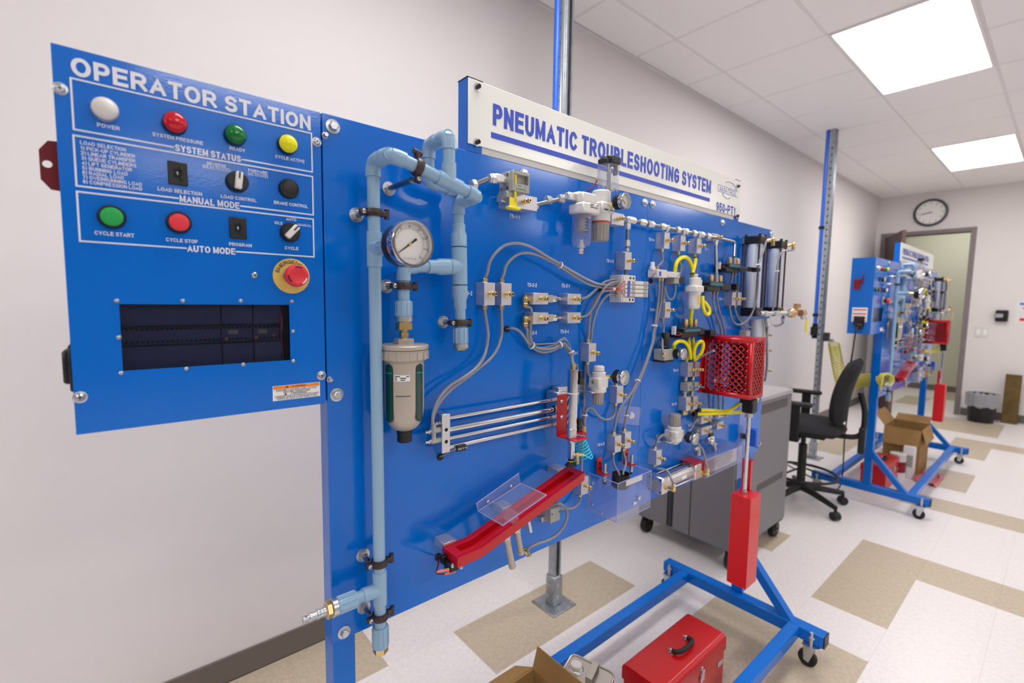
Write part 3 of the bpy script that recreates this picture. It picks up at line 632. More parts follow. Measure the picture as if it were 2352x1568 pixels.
for k in range(3):
    pts = [O(c, .0145*math.cos(a), -.0368, .0145*math.sin(a)) for a in [math.radians(60+k*120+i*9) for i in range(6)]]
    os_.part('arrow_mark', MB().tube(pts, .0011, 6), 'print_b' if k != 2 else 'sticker', es)
# warning sticker
a, b = at(626, 892), at(735, 905); X0, X1 = a.x, b.x; Z1, Z0 = (at(626, 889).z+at(733, 875).z)/2, (at(628, 922).z+at(735, 908).z)/2
ws = os_.part('warning_sticker', MB().box(X0, X1, B-.0005, B, Z0, Z1), 'sticker')
hz = (Z1-Z0); os_.part('orange_band', MB().box(X0+.001, X1-.001, B-.0008, B-.0005, Z1-hz*.235, Z1-.0006), 'orange', ws)
xm = (X0+X1)/2; wd = X1-X0
for tx, f, k, hh in (('WARNING', .115, .3, .0034), ('ENSURE CASTERS ARE LOCKED', .33, .86, .0032), ('BEFORE OPERATING.', .47, .57, .0032), ('AVERTISSEMENT', .6, .34, .003), ('VERIFIER QUE LES ROULETTES SONT', .745, .93, .0032), ('VERROUILLEES AVANT EMPLOYER.', .89, .86, .0032)):
    os_.part('lettering', text_mb(tx, on_board(xm+(.003 if f in (.115, .6) else 0), Z1-hz*f, .001), w=wd*k, h=hh, bold=.01), 'print_b', ws)
for f, k in ((.115, .21), (.6, .24)):
    x = xm-wd*k; z = Z1-hz*f; os_.part('warning_triangle', MB().prism([(x-.0022, B-.001, z-.0016), (x+.0022, B-.001, z-.0016), (x, B-.001, z+.002)], (0, .0002, 0)), 'print_b', ws)
# red lockout tab and dark plug on the station's left side
xr = PX0
pts = [at(97, 345, -.06), at(124, 324, -.06), at(133, 437, -.06), at(98, 412, -.06)]
pz = [p.z for p in pts]; hub = V((xr-.014, B+.06, (pz[0]+pz[3])/2+.002))
mb = MB(); y = B+.058; o_ = [(xr+.001, pz[1]), (xr-.012, pz[1]-.001), (xr-.0215, pz[0]), (xr-.0215, pz[3]), (xr-.012, pz[2]), (xr+.001, pz[2]-.001)]
outer = [V((x, y, z)) for x, z in o_]; n = 24; hole = []
angs = sorted(set([round(2*math.pi*i/n, 5) for i in range(n)]+[round(math.atan2(p.z-hub.z, p.x-hub.x) % (2*math.pi), 5) for p in outer])); n = len(angs)
def edge_pt(a):
    d = V((math.cos(a), 0, math.sin(a))); best = None
    for i in range(len(outer)):
        p, q = outer[i]-hub, outer[(i+1) % len(outer)]-hub; p.y = q.y = 0; e = q-p; den = d.x*e.z-d.z*e.x
        if abs(den) < 1e-9: continue
        t = (p.x*e.z-p.z*e.x)/den; s = (p.x*d.z-p.z*d.x)/den
        if t > 0 and -1e-6 <= s <= 1+1e-6 and (best is None or t < best): best = t
    return V((hub.x+d.x*best, y, hub.z+d.z*best))
for yy in (y, y+.004):
    for i in range(n):
        a = angs[i]; e = edge_pt(a); mb.v.append(V((e.x, yy, e.z))); mb.v.append(V((hub.x+.0052*math.cos(a), yy, hub.z+.0052*math.sin(a))))
for i in range(n):
    j = (i+1) % n; a0, a1, b0, b1 = 2*i, 2*i+1, 2*j, 2*j+1; q = 2*n
    mb.f += [(a0, b0, b1, a1), (q+a0, q+a1, q+b1, q+b0), (a0, q+a0, q+b0, b0), (a1, b1, q+b1, q+a1)]
os_.part('lockout_tab', mb, 'maroon', label='dark red lockout tab with a round hole')
p = at(155, 838, -.06); os_.part('cord_plug', MB().box(xr-.012, xr, B+.045, B+.085, p.z-.026, p.z+.022, .003).box(xr-.005, xr, B+.035, B+.095, p.z-.036, p.z+.03, .002), 'black')
# ---------------------------------------------------------------- header sign
SX0, SX1, SZ0, SZ1 = .6, 1.8815, 1.7875, 1.9225
sg = Thing('header_sign', 'long white sign with blue lettering above the board', 'sign', ((SX0+SX1)/2, B, 1.77))
SY = .0
sg.part('sign_plate', MB().box(SX0+.001, SX1, B-.003, B, SZ0, SZ1, .0008), 'sign')
for x in (SX0, SX1-.04): 
    pt = sg.part('sign_post', MB().box(x, x+.04, B+.0005, B+.034, BZ1+.0005, SZ1+.001), 'blue2'); sg.part('post_cap', MB().box(x-.001, x+.041, B-.001, B+.035, SZ1+.001, SZ1+.003), 'black', pt)
sg.part('sign_ledge', MB().box(SX0+.04, SX1-.04, B+.001, B+.006, BZ1+.001, SZ0+.003), 'white')
for px, py in ((1096, 200), (1095, 327), (1694, 428), (1692, 496)):
    p = at(px, py, .003); w_ = sg.part('washer', MB().lathe(p, (0, -1, 0), [(.009, 0), (.009, .0012), (.006, .0016)], 18), 'zinc')
    sg.part('socket_screw', MB().lathe(O(p, 0, -.0016), (0, -1, 0), [(.0048, 0), (.0048, .007), (.0028, .0075), (.0026, .005), (.0001, .005)], 14, False), 'iron', w_)
def stxt(txt, l, r, h, bold, mtl='print_blue'):
    a, b = at(*l), at(*r); return sg.part('lettering', text_mb(txt, on_board((a.x+b.x)/2, (a.z+b.z)/2, .0036), w=b.x-a.x, h=h, bold=bold), mtl)
stxt('PNEUMATIC TROUBLESHOOTING SYSTEM', (1130, 265), (1631, 429), .0465, .05)
a, b = at(1126, 308), at(1628, 461); zz = (a.z+b.z)/2; sg.part('underline_bar', MB().box(a.x, b.x, B-.0036, B-.003, zz-.0062, zz+.0062), 'print_blue')
stxt('950-PT1', (1643, 471), (1687, 488), .031, .03); stxt('AMATROL', (1650, 433), (1690, 446), .0165, .0)
a, b = at(1648, 432), at(1692, 446); cx, cz = (a.x+b.x)/2+.012, (a.z+b.z)/2
mb = MB().tube([(cx+.05*math.cos(t), B-.0034, cz+.012+.022*math.sin(t)) for t in [i*math.pi/12 for i in range(-1, 10)]], .0009, 5)
mb.tube([(cx-.02+.035*math.cos(t), B-.0034, cz-.012+.016*math.sin(t)) for t in [math.pi+i*math.pi/10 for i in range(0, 9)]], .0009, 5)
sg.part('emblem_arcs', mb, 'print_blue')
mb = MB(); x0, x1, z0, z1 = a.x-.004, b.x+.004, cz-.011, cz+.011; 
for q in ((x0, x1, z1, z1+.001), (x0, x0+.001, z0, z1), (x0, x1, z0-.001, z0)): mb.box(q[0], q[1], B-.0036, B-.003, q[2], q[3])
sg.part('emblem_frame', mb, 'print_blue')
# ---------------------------------------------------------------- light blue air piping
PR, SR = .0112, .0134
def arc_corner(a, c, b, rad, n=7):
    d1 = (V(a)-V(c)).normalized(); d2 = (V(b)-V(c)).normalized(); ang = d1.angle(d2)
    t = rad/math.tan(ang/2); cen = V(c)+(d1+d2).normalized()*(rad/math.sin(ang/2))
    p0, p1 = V(c)+d1*t-cen, V(c)+d2*t-cen; tot = p0.angle(p1); ax = p0.cross(p1).normalized()
    return [cen+Matrix.Rotation(tot*i/n, 3, ax) @ p0 for i in range(n+1)], d1, d2, t
def elbow(T, a, c, b, L=.025, rad=.0155, r=SR):
    P, d1, d2, t = arc_corner(a, c, b, rad)
    e = T.part('elbow', MB().tube([V(c)+d1*L]+P+[V(c)+d2*L], r, 20), 'pvc')
    T.part('socket_rim', MB().cyl(V(c)+d1*(L-.002), V(c)+d1*(L+.0003), r*1.035, n=20).cyl(V(c)+d2*(L-.002), V(c)+d2*(L+.0003), r*1.035, n=20), 'pvc', e)
    return e
def pseg(T, a, b, r=PR): return T.part('pipe', MB().cyl(a, b, r, n=20), 'pvc')
def sleeve(T, a, b, r=SR, name='coupling', prof=None):
    a, b = V(a), V(b); L = (b-a).length
    return T.part(name, MB().lathe(a, b-a, prof or [(r-.0008, 0), (r, .0008), (r, L-.0008), (r-.0008, L)], 24), 'pvc')
def tee(T, a, b, c, e, r=SR):   # main a-b, branch c->e
    return T.part('tee', MB().lathe(a, V(b)-V(a), [(r-.0006, 0), (r, .0006), (r, (V(b)-V(a)).length-.0006), (r-.0006, (V(b)-V(a)).length)], 24).cyl(c, e, r, n=24), 'pvc')
def adaptor(T, a, b, r=.0158, ring=True):
    """ribbed female adaptor from a to b with a clear ring at b"""
    a, b = V(a), V(b); d = (b-a).normalized(); u, w, _ = frame_of(d); L = (b-a).length
    q = T.part('adaptor', MB().lathe(a, d, [(r*.9, 0), (r*.93, .001), (r*.93, L)], 24), 'pvc'); mb = MB()
    for i in range(10):
        t = i*math.pi/5; e = u*math.cos(t)+w*math.sin(t); f = d.cross(e)
        p0 = a+d*.002; mb.prism([p0+e*r*.9-f*.0016, p0+e*r*1.03-f*.001, p0+e*r*1.03+f*.001, p0+e*r*.9+f*.0016], d*(L-.004))
    T.part('grip_rib', mb, 'pvc', q, kind='stuff')
    if ring: T.part('clear_ring', MB().lathe(b, d, [(r*.96, -.001), (r*1.05, 0), (r*1.05, .0085), (r*.9, .0095)], 24), 'zinc', q)
    return q
def clamp(T, c, axis, side, off, r=PR):
    """split ring hanger on a standoff; side = direction of the screw ears"""
    c = V(c); ax = V(axis).normalized(); sd = V(side).normalized(); out = V((0, -1, 0))
    if abs(ax.y) > .5: out = V((0, 0, 1))
    q = T.part('pipe_clamp', MB().lathe(c-ax*.0065, ax, [(r+.0002, 0), (r+.0038, 0), (r+.0042, .002), (r+.0052, .0045), (r+.0052, .0085), (r+.0042, .011), (r+.0038, .013), (r+.0002, .013)], 24, False), 'iron')
    mb = MB(); fr = Matrix.Identity(4)
    for i in range(3): fr[i][0], fr[i][1], fr[i][2], fr[i][3] = sd[i], out[i], ax[i], c[i]
    e0 = r+.002
    T.part('clamp_ear', MB().box(e0, e0+.0135, -.0052, .0056, -.0056, .0056, .0018, fr), 'iron', q)
    T.part('clamp_ear', MB().box(-e0-.012, -e0, -.005, .005, -.0048, .0048, .0015, fr).cyl(fr @ V((-e0-.0115, .0, -.0085)), fr @ V((-e0-.0115, .0, .0085)), .0048, n=14), 'iron', q)
    s = fr @ V((e0+.007, .0055, 0)); T.part('clamp_screw', MB().lathe(s, out, [(.0042, 0), (.004, .0014), (.0024, .0028)], 14), 'zinc', q)
    u = ax; w = sd; p = s+out*.0027; mb = MB()
    for a, b in ((u, w), (w, u)): mb.prism([p-a*.002-b*.0005, p+a*.002-b*.0005, p+a*.002+b*.0005, p-a*.002+b*.0005], out*.0004)
    T.part('cross_slot', mb, 'port', q)
    return q
def standoff(T, c, r=.0045, lab=None):
    """rod from the board to the clamp centre c"""
    c = V(c); f = V((c.x, B, c.z))
    q = T.part('standoff', MB().lathe(f, (0, -1, 0), [(.0135, 0), (.0135, .0018), (.007, .0022)], 20).hexa(O(f, 0, -.002), O(f, 0, -.009), .0085), 'zinc')
    T.part('rod', MB().cyl(O(f, 0, -.008), V((c.x, c.y+.013, c.z)), r, n=12), 'steel', q)
    return q
O1 = .045; O2 = .112
pi_ = Thing('air_piping', 'light blue plastic air piping with black clamps, left part of board', 'piping', at(861, 900, O1))
r1t, r1b = at(858, 373, O1), at(873.7, 1443, O1); r1t.x -= .001
hl = V((r1t.x, B-O2, r1t.z)); r2t = at(1052.5, 463.5, O1); hr = V((r2t.x, B-O2, r2t.z))
elbow(pi_, r1b, r1t, hl); elbow(pi_, r1t, hl, hr, rad=.019); elbow(pi_, hl, hr, r2t); r2b = at(1057.5, 752, O1); elbow(pi_, hr, r2t, r2b)
pseg(pi_, r1t, hl); pseg(pi_, hl, hr); pseg(pi_, hr, r2t); pseg(pi_, r1t+(r1b-r1t)*.02, r1b)
def on1(py): f = (at(860, py, O1).z-r1t.z)/(r1b.z-r1t.z); return r1t.lerp(r1b, f)
def on2(py): f = (at(1055, py, O1).z-r2t.z)/(r2b.z-r2t.z); return r2t.lerp(r2b, f)
tee(pi_, on1(532), on1(613), on1(571), O(on1(571), 0, -.032)); tee(pi_, on1(1316), on1(1393), on1(1357), O(on1(1357), -.034))
adaptor(pi_, on1(1443), on1(1490), ring=False); pi_.part('brass_plug', MB().hexa(on1(1489), on1(1503), .0145), 'brass')
# header tee and bypass loop
tc = at(1031, 410, O2); f = (tc.x-hl.x)/(hr.x-hl.x); tc = hl.lerp(hr, f); hd = (hr-hl).normalized()
up = V((tc.x, tc.y, at(1032, 311, O2).z)); tee(pi_, tc-hd*.026, tc+hd*.026, tc, O(tc, 0, 0, .034))
bk = V((up.x-.002, B-.043, up.z-.002)); dn_ = V((bk.x, bk.y, at(968, 414, .043).z)); en = V((dn_.x+.075, dn_.y, dn_.z-.01))
pseg(pi_, tc, up); elbow(pi_, tc, up, bk); pseg(pi_, up, bk); elbow(pi_, up, bk, dn_); pseg(pi_, bk, dn_); elbow(pi_, bk, dn_, en); pseg(pi_, dn_, en)
sleeve(pi_, dn_.lerp(en, .55), dn_.lerp(en, .9), name='coupling')
# riser 2: reducers, tee, adaptor
pseg(pi_, r2t, r2b)
z = [on2(y) for y in (515, 532, 540, 566)]; L = [(q-z[0]).length for q in z]
sleeve(pi_, z[0], z[3], prof=[(SR-.0008, 0), (SR, .001), (SR, L[1]), (.0164, L[2]), (.0164, L[3])])
rt = .0163; c3_ = at(927, 613, O1); tb = on2(612); tee(pi_, on2(569), on2(653), tb, tb.lerp(c3_, .2), rt)
z = [on2(y) for y in (656, 682, 690, 709)]; L = [(q-z[0]).length for q in z]
sleeve(pi_, z[0], z[3], prof=[(.0164, 0), (.0164, L[1]), (.0134, L[2]), (.0134, L[3])])
pseg(pi_, tb, c3_); a, b = tb.lerp(c3_, .21), tb.lerp(c3_, .6); L = (b-a).length
sleeve(pi_, a, b, prof=[(.0164, 0), (.0164, L*.42), (.0136, L*.62), (.0136, L)])
adaptor(pi_, on2(752), on2(789)); pi_.part('brass_plug', MB().hexa(on2(795), on2(803), .0148), 'brass')
# riser 3 down to the filter
r3b = at(928.5, 726, O1); r3b.x = c3_.x
elbow(pi_, tb, c3_, r3b); pseg(pi_, c3_, r3b)
def on3(py): f = (at(928, py, O1).z-c3_.z)/(r3b.z-c3_.z); return c3_.lerp(r3b, f)
adaptor(pi_, on3(690), on3(727))
q = pi_.part('brass_bushing', MB().hexa(on3(741), on3(757), .0155).cyl(on3(735), on3(741), .0125), 'brass'); pi_.part('brass_nipple', MB().cyl(on3(756), on3(779), .0065).hexa(on3(762), on3(774), .0088), 'brass', q)
# inlet with quick plug on the left
br = on1(1357); L0 = at(712, 1413.5, O1); dl = V((-1, 0, 0)); e = lambda t: O(br, -t)
pseg(pi_, e(.02), e(.06)); adaptor(pi_, e(.046), e(.083)); xx = br.x-L0.x
q = pi_.part('brass_bushing', MB().hexa(e(.093), e(.102), .0155), 'brass')
pi_.part('quick_plug', MB().lathe(e(.101), dl, [(.0085, 0), (.0085, .006), (.0075, .007), (.0075, .012), (.0068, .013), (.009, .0135), (.009, .016), (.0062, .017), (.0062, .026), (.0078, .0265), (.0078, .029), (.0055, .03), (.0055, .035), (.0062, .036), (.0062, .04), (.004, .0405)], 18), 'zinc', q)
# clamps
for p, fl in ((on1(489), 0), (on1(1295), 1), (on1(1419), 1), (on2(741), 0), (on3(657), 0)):
    clamp(pi_, p, (0, 0, 1), (-1, 0, 0), O1); s_ = O(p, -.02, 0, -.0 if not fl else .008)
    standoff(pi_, V((p.x-.014, p.y+.006, p.z)))
ch = at(959, 381, O2); f = (ch.x-hl.x)/(hr.x-hl.x); ch = hl.lerp(hr, f); clamp(pi_, ch, hd, (0, 0, -1), O2); standoff(pi_, V((ch.x+.0, ch.y+.008, ch.z-.018)), .0055)
# ---------------------------------------------------------------- pressure gauges
def gauge(name, lab, c, depth, r, T=None, black_case=True, needle=.9, nums=True, cat='gauge'):
    """c = back centre of the case; dial faces the viewer (-y)"""
    c = V(c); G_ = T or Thing(name, lab, cat, c)
    cs = G_.part('case', MB().lathe(c, (0, -1, 0), [(r*.82, 0), (r*.95, .003), (r*.97, depth*.55)] + ([(r*1.0, depth*.56), (r*1.0, depth*.7)]), 40), 'black' if black_case else 'chrome')
    G_.part('bezel', MB().lathe(O(c, 0, -depth*.62), (0, -1, 0), [(r*1.0, 0), (r*1.03, .001), (r*1.03, depth*.38), (r*.99, depth*.43), (r*.9, depth*.43), (r*.88, depth*.36), (r*.88, depth*.1)], 44, False), 'chrome', cs)
    yd = depth*.74; G_.part('dial', MB().lathe(O(c, 0, -yd+.001), (0, -1, 0), [(r*.89, 0), (r*.89, .001)], 40), 'dial', cs)
    G_.part('glass', MB().lathe(O(c, 0, -depth*.99), (0, -1, 0), [(r*.9, 0), (r*.9, .0006)], 36), 'glass', cs)
    mb = MB(); y = B_y = c.y-yd
    N = 41 if nums else 21
    for i in range(N):
        a = math.radians(225-270*i/(N-1)); d = V((math.cos(a), 0, math.sin(a))); t = V((-d.z, 0, d.x)); l = .1 if i % 5 == 0 else .055
        p = V((c.x, y, c.z))+d*r*.66; w = r*.007; mb.prism([p-t*w, p+d*r*l-t*w, p+d*r*l+t*w, p+t*w], (0, -.0003, 0))
    G_.part('scale_marks', mb, 'print_b', cs)
    if nums:
        for i in range(9):
            a = math.radians(225-270*i/8); p = V((c.x+math.cos(a)*r*.79, 0, c.z+math.sin(a)*r*.79))
            G_.part('numeral', text_mb(str(i*20), on_board(p.x, p.z, B-y+.0004), h=r*.075, bold=.01), 'print_b', cs)
        G_.part('unit_text', text_mb('bar x 100 kPa psi', on_board(c.x, c.z-r*.62, B-y+.0004), h=r*.06, bold=.0), 'print_blue', cs)
    a = math.radians(225-270*(0 if needle is None else needle)); d = V((math.cos(a), 0, math.sin(a))); t = V((-d.z, 0, d.x)); p = V((c.x, y-.0012, c.z))
    G_.part('needle', MB().prism([p-d*r*.42-t*r*.05, p-d*r*.42+t*r*.05, p+t*r*.035, p+d*r*.72+t*r*.012, p+d*r*.72-t*r*.012, p-t*r*.035], (0, -.0006, 0)), 'print_b', cs)
    G_.part('hub', MB().cyl(V((c.x, y, c.z)), V((c.x, y-.003, c.z)), r*.075, n=14), 'brass', cs)
    return G_
gp = on1(571); gx = at(945, 559, .187)
g_ = gauge('pressure_gauge', 'large chrome pressure gauge on the light blue piping', V((gp.x+.0005, B-.142, gx.z)), .045, .0362, needle=.03)
g_.part('stem', MB().cyl(O(gp, 0, -.03), V((gp.x, B-.142, gx.z)), .011), 'brass')
adaptor(pi_, O(gp, 0, -.033), O(gp, 0, -.07), r=.0145, ring=False)
# ---------------------------------------------------------------- filter bowl with sight slots
ft = on3(779); k_ = at(933, 900, O1); fx = c3_.x; fy = B-O1
zz = lambda py: at(930, py, O1).z
ff = Thing('filter_bowl', 'warm grey metal filter bowl with dark green sight slots', 'filter', (fx, fy, zz(900)))
RB = (at(974, 900, O1).x-at(892, 900, O1).x)/2*.985
ff.part('top_hex', MB().hexa((fx, fy, zz(777)), (fx, fy, zz(793)), RB*.5), 'beige')
ff.part('lid', MB().lathe((fx, fy, zz(800)), (0, 0, 1), [(RB*1.22, 0), (RB*1.24, .002), (RB*1.24, .0065), (RB*1.2, .008), (RB*.4, .009)], 40), 'beige')
h = zz(799)-zz(826); cr = ff.part('collar_ring', MB().lathe((fx, fy, zz(828)), (0, 0, 1), [(RB*1.02, 0), (RB*1.16, h*.18), (RB*1.2, h*.3), (RB*1.2, h*.98)], 40), 'beige')
mb = MB()
for i in range(18):
    a = i*math.pi/9; d = V((math.cos(a), math.sin(a), 0)); t = V((-d.y, d.x, 0)); p = V((fx, fy, zz(822)))+d*RB*1.17
    mb.prism([p-t*RB*.13, p+d*RB*.075-t*RB*.11, p+d*RB*.075+t*RB*.11, p+t*RB*.13], (0, 0, h*.62))
ff.part('collar_lugs', mb, 'beige', cr)
zb = zz(985); H_ = zz(828)-zb
ff.part('bowl', MB().lathe((fx, fy, zb), (0, 0, 1), [(RB*.42, 0), (RB*.62, .004), (RB*.8, .012), (RB*.93, .024), (RB*.99, .038), (RB*1.0, .05), (RB*1.0, H_)], 44), 'beige')
ff.part('drain', MB().cyl((fx, fy, zz(1013)), (fx, fy, zb+.001), RB*.37, ch=.001).cyl((fx, fy, zz(994)), (fx, fy, zb+.002), RB*.4), 'black')
def patch(a0, a1, z0, z1, r, round_=False, nz=10, na=6):
    mb = MB(); W_ = (a1-a0)/2; am = (a0+a1)/2
    for j in range(nz+1):
        z = z0+(z1-z0)*j/nz; hw = 1.
        if round_:
            e = min(z-z0, z1-z)/(W_*r); hw = math.sqrt(max(0, 1-(1-min(e, 1))**2)) if e < 1 else 1
        for i in range(na+1):
            a = am+W_*hw*(2*i/na-1); mb.v.append(V((fx+r*math.cos(a), fy+r*math.sin(a), z)))
    for j in range(nz):
        for i in range(na): q = j*(na+1)+i; mb.f.append((q, q+1, q+na+2, q+na+1))
    return mb
va = math.atan2(-fy, -fx)       # towards the camera
for s in (-.84, .87):
    a = va+s; w = .235
    sl = ff.part('slot_rim', patch(a-w-.05, a+w+.05, zz(960)-.002, zz(831)+.001, RB*1.003, True, 30), 'iron')
    ff.part('sight_glass', patch(a-w, a+w, zz(960), zz(831), RB*1.008, True, 30), 'slot', sl)
    ff.part('float_mark', patch(a-w*.95, a+w*.95, zz(853), zz(850), RB*1.012), 'slot2', sl)
sk = ff.part('sticker', patch(va-.5, va+.28, zz(868), zz(854.5), RB*1.006), 'sticker')
mb = MB()
for i, (z, a0, a1) in enumerate(((857.5, -.47, -.2), (857.5, .1, .24), (861, -.47, -.36), (861, -.2, .1), (865, -.47, -.34), (865, -.18, .05))): q = patch(va+a0, va+a1, zz(z+1.1), zz(z-1.1), RB*1.009, nz=1); mb.add(q.v, q.f)
ff.part('print_row', mb, 'print_b', sk); ff.part('level_line', patch(va-.43, va+.3, zz(902), zz(900.3), RB*1.006, nz=1), 'print_b')
# ---------------------------------------------------------------- test blocks
def port(T, p, s=1., parent=None, ax=(0, -1, 0)):
    b = T.part('test_port', MB().lathe(p, ax, [(.0062*s, 0), (.0062*s, .003*s), (.0045*s, .0035*s), (.0045*s, .006*s), (.0058*s, .0075*s), (.0058*s, .0115*s), (.0042*s, .013*s), (.0042*s, .0165*s), (.0054*s, .018*s), (.0054*s, .0215*s), (.0044*s, .023*s)], 14), 'brass', parent)
    d = V(ax); T.part('port_hole', MB().cyl(V(p)+d*.023*s, V(p)+d*.0233*s, .0026*s, n=10), 'port', b)
    return b
def fitting(T, p, d, s=1., parent=None, mtl='brass'):
    p = V(p); d = V(d).normalized()
    mb = MB().hexa(p+d*.002*s, p+d*.0095*s, .0068*s, .0006).cyl(p, p+d*.003*s, .0048*s, n=12)
    return T.part('fitting', mb, mtl, parent)
def block(lab, x0, x1, yt, yb, dep=.032, w=.030, h=.050, ports=1, fits='', mtl='alu_w', group=None, px_port=None):
    """aluminium test block; px rectangle of its front face (x0..x1, yt..yb)"""
    c = at((x0+x1)/2, (yt+yb)/2, dep); c.y = B-dep/2
    T = Thing('test_block', lab, 'block', (c.x, B, c.z), 'brass nippled test blocks')
    T.part('block_body', MB().cbox(c, w/2, dep/2, h/2, .0007), mtl)
    port(T, V((c.x, B-dep, c.z)))
    for ch in fits:
        q, d = {'t': (V((c.x-.002, c.y, c.z+h/2)), (0, 0, 1)), 'b': (V((c.x-.002, c.y, c.z-h/2)), (0, 0, -1)), 'l': (V((c.x-w/2, c.y, c.z)), (-1, 0, 0)), 'r': (V((c.x+w/2, c.y, c.z)), (1, 0, 0))}[ch]
        T.part('thread_tape', MB().cyl(q, q+V(d)*.003, .0056, n=12), 'tie', None) if ch in 'tb' else None
        fitting(T, q, d)
    return T, c
def top(c, h=.05): return V((c.x-.002, c.y, c.z+h/2+.009))
def bot(c, h=.05): return V((c.x-.002, c.y, c.z-h/2-.009))
def R(f, a, b, c, d): p, q = f(a, c), f(b, d); return p, q
def F(k, ox, oy, *v): return [(ox if i < 2 else oy)+t/k for i, t in enumerate(v)]
t, b32a = block('silver test block under the left arched hose, beside the blue riser', 1113, 1136.8, 649.5, 700, fits='tb')
t, b32b = block('silver test block under the right arched hose, second from riser', 1152.9, 1174.3, 651, 700, fits='tb')
kw = dict(w=.05, h=.028)
t22, b22 = block('silver test block under TS-2-2, upper row, left of check valve', 1225.5, 1259.5, 672.5, 699, .0335, **kw)
t21, b21 = block('silver test block under TS-2-1, upper row, right of check valve', 1304.6, 1334.5, 674, 699.5, .032, **kw)
t23, b23 = block('silver test block above TS-2-3, lower row, left of check valve', 1225.5, 1259.5, 717, 744.5, .0335, **kw)
t24, b24 = block('silver test block above TS-2-4, lower row, right of check valve', 1304.6, 1334, 717, 742, .032, **kw)
t11, b11 = block('wide silver test block behind the yellow-handled shut-off valve', 1170, 1235, 448, 479, .038, w=.086, h=.032)
t13, b13 = block('silver test block beside TS-1-3, above the white valve manifold', 1436.6, 1450, 579, 619, .034)
X6 = lambda a: 1420+a/4.611
Y6 = lambda a: 440+a/4.611
t14, b14 = block('silver test block beside TS-1-4, first under the steel fitting row', X6(490), X6(545), Y6(430), Y6(605), fits='b')
t15, b15 = block('silver test block second under the fitting row, left of yellow hose', X6(660), X6(715), Y6(463), Y6(630), .03, fits='b')
t16, b16 = block('silver test block third under the steel fitting row, feeding yellow hose', X6(833), X6(885), Y6(497), Y6(655), fits='b')
t17, b17 = block('small silver test block at right end of the steel fitting row', X6(1005), X6(1075), Y6(450), Y6(520), .03, w=.04, h=.024)
t51, b51 = block('silver test block beside TS-5-1, below the small white valve', X6(500), X6(550), Y6(1170), Y6(1335), fits='tb')
t42, b42 = block('silver test block above the cage, left one of the pair', X6(1212), X6(1245), Y6(1065), Y6(1200), .034, fits='tb')
t43, b43 = block('silver test block above the cage, right one of the pair', X6(1272), X6(1300), Y6(1068), Y6(1200), .034, fits='tb')
t31, b31 = block('silver test block left above the small round gauge, beside TS-3-1', 1353, 1369, 788, 831, fits='tb')
X5 = lambda a: 1300+a/3.408
Y5 = lambda a: 760+a/3.408
t62, b62 = block('silver test block right of TS-6-2, front one of the pair', X5(385), X5(432), Y5(818), Y5(950), fits='tb')
t63, b63 = block('silver test block, rear one of the pair right of TS-6-2', X5(465), X5(508), Y5(795), Y5(915), .028, fits='tb')
trg, brg = block('silver test block below the small round gauge beside the white regulator', X5(400), X5(448), Y5(430), Y5(565), .028, fits='tb')
ttr, btr = block('silver test block at upper end of the red chute', X5(120), X5(178), Y5(1140), Y5(1280), fits='b')
tcy, bcy = block('silver test block right of clear box, above long silver cylinder', X5(708), X5(750), Y5(930), Y5(1050), fits='tb')
X7 = lambda a: 1440+a/3.734
Y7 = lambda a: 720+a/3.734
t7a, b7a = block('upper left silver test block beside the red cage', X7(527), X7(565), Y7(415), Y7(545), .031, fits='tb')
t7b, b7b = block('upper right silver test block touching the red cage', X7(590), X7(625), Y7(413), Y7(540), .031, fits='tb')
t7c, b7c = block('lower left silver test block beside the red cage', X7(510), X7(548), Y7(712), Y7(835), .031, fits='t')
t7d, b7d = block('lower right silver test block below the red cage', X7(572), X7(606), Y7(705), Y7(825), .031, fits='t')
t7e, b7e = block('flat silver test block under the yellow hoses', X7(640), X7(700), Y7(880), Y7(935), .032, fits='l', **kw)
t7f, b7f = block('flat silver test block above the lower white regulator gauge', X7(640), X7(702), Y7(975), Y7(1032), .032, fits='l', **kw)
t7g, b7g = block('flat silver test block right of the check valve under yellow hoses', X7(775), X7(830), Y7(930), Y7(985), .032, **kw)
t7h, b7h = block('flat silver test block just under the yellow hoses by the cage', X7(785), X7(835), Y7(845), Y7(885), .03, w=.05, h=.024)
for lab, py in (('silver test block at right board edge, topmost beside the cage', 769), ('silver test block at right board edge, middle beside the cage', 804), ('silver test block at right board edge, lowest beside the cage', 850.5)):
    block(lab, 1752, 1767, py-11, py+11, .032, w=.03, h=.044)
# ---------------------------------------------------------------- check valves between the blocks
def check_valve(lab, p, q):
    p, q = V(p), V(q); d = (q-p).normalized(); L = (q-p).length
    T = Thing('check_valve', lab, 'valve', p, 'check valves between test blocks')
    Mx = Matrix.Identity(4); u, w, _ = frame_of(d)
    for i in range(3): Mx[i][0], Mx[i][1], Mx[i][2], Mx[i][3] = d[i], u[i], w[i], p[i]
    b = T.part('valve_body', MB().box(0.002, L*.36, -.0095, .0095, -.0095, .0095, .001, Mx), 'greyp')
    T.part('hex_body', MB().hexa(p+d*L*.36, p+d*L*.6, .0088), 'chrome'); T.part('cone', MB().lathe(p+d*L*.6, d, [(.0078, 0), (.0055, L*.1), (.0055, L*.2), (.0042, L*.22), (.0042, L*.4)], 16), 'chrome')
    return T
check_valve('silver check valve in upper row between TS-2-2 and TS-2-1 blocks', O(b22, .025), O(b21, -.025))
check_valve('silver check valve in lower row between TS-2-3 and TS-2-4 blocks', O(b23, .025), O(b24, -.025))
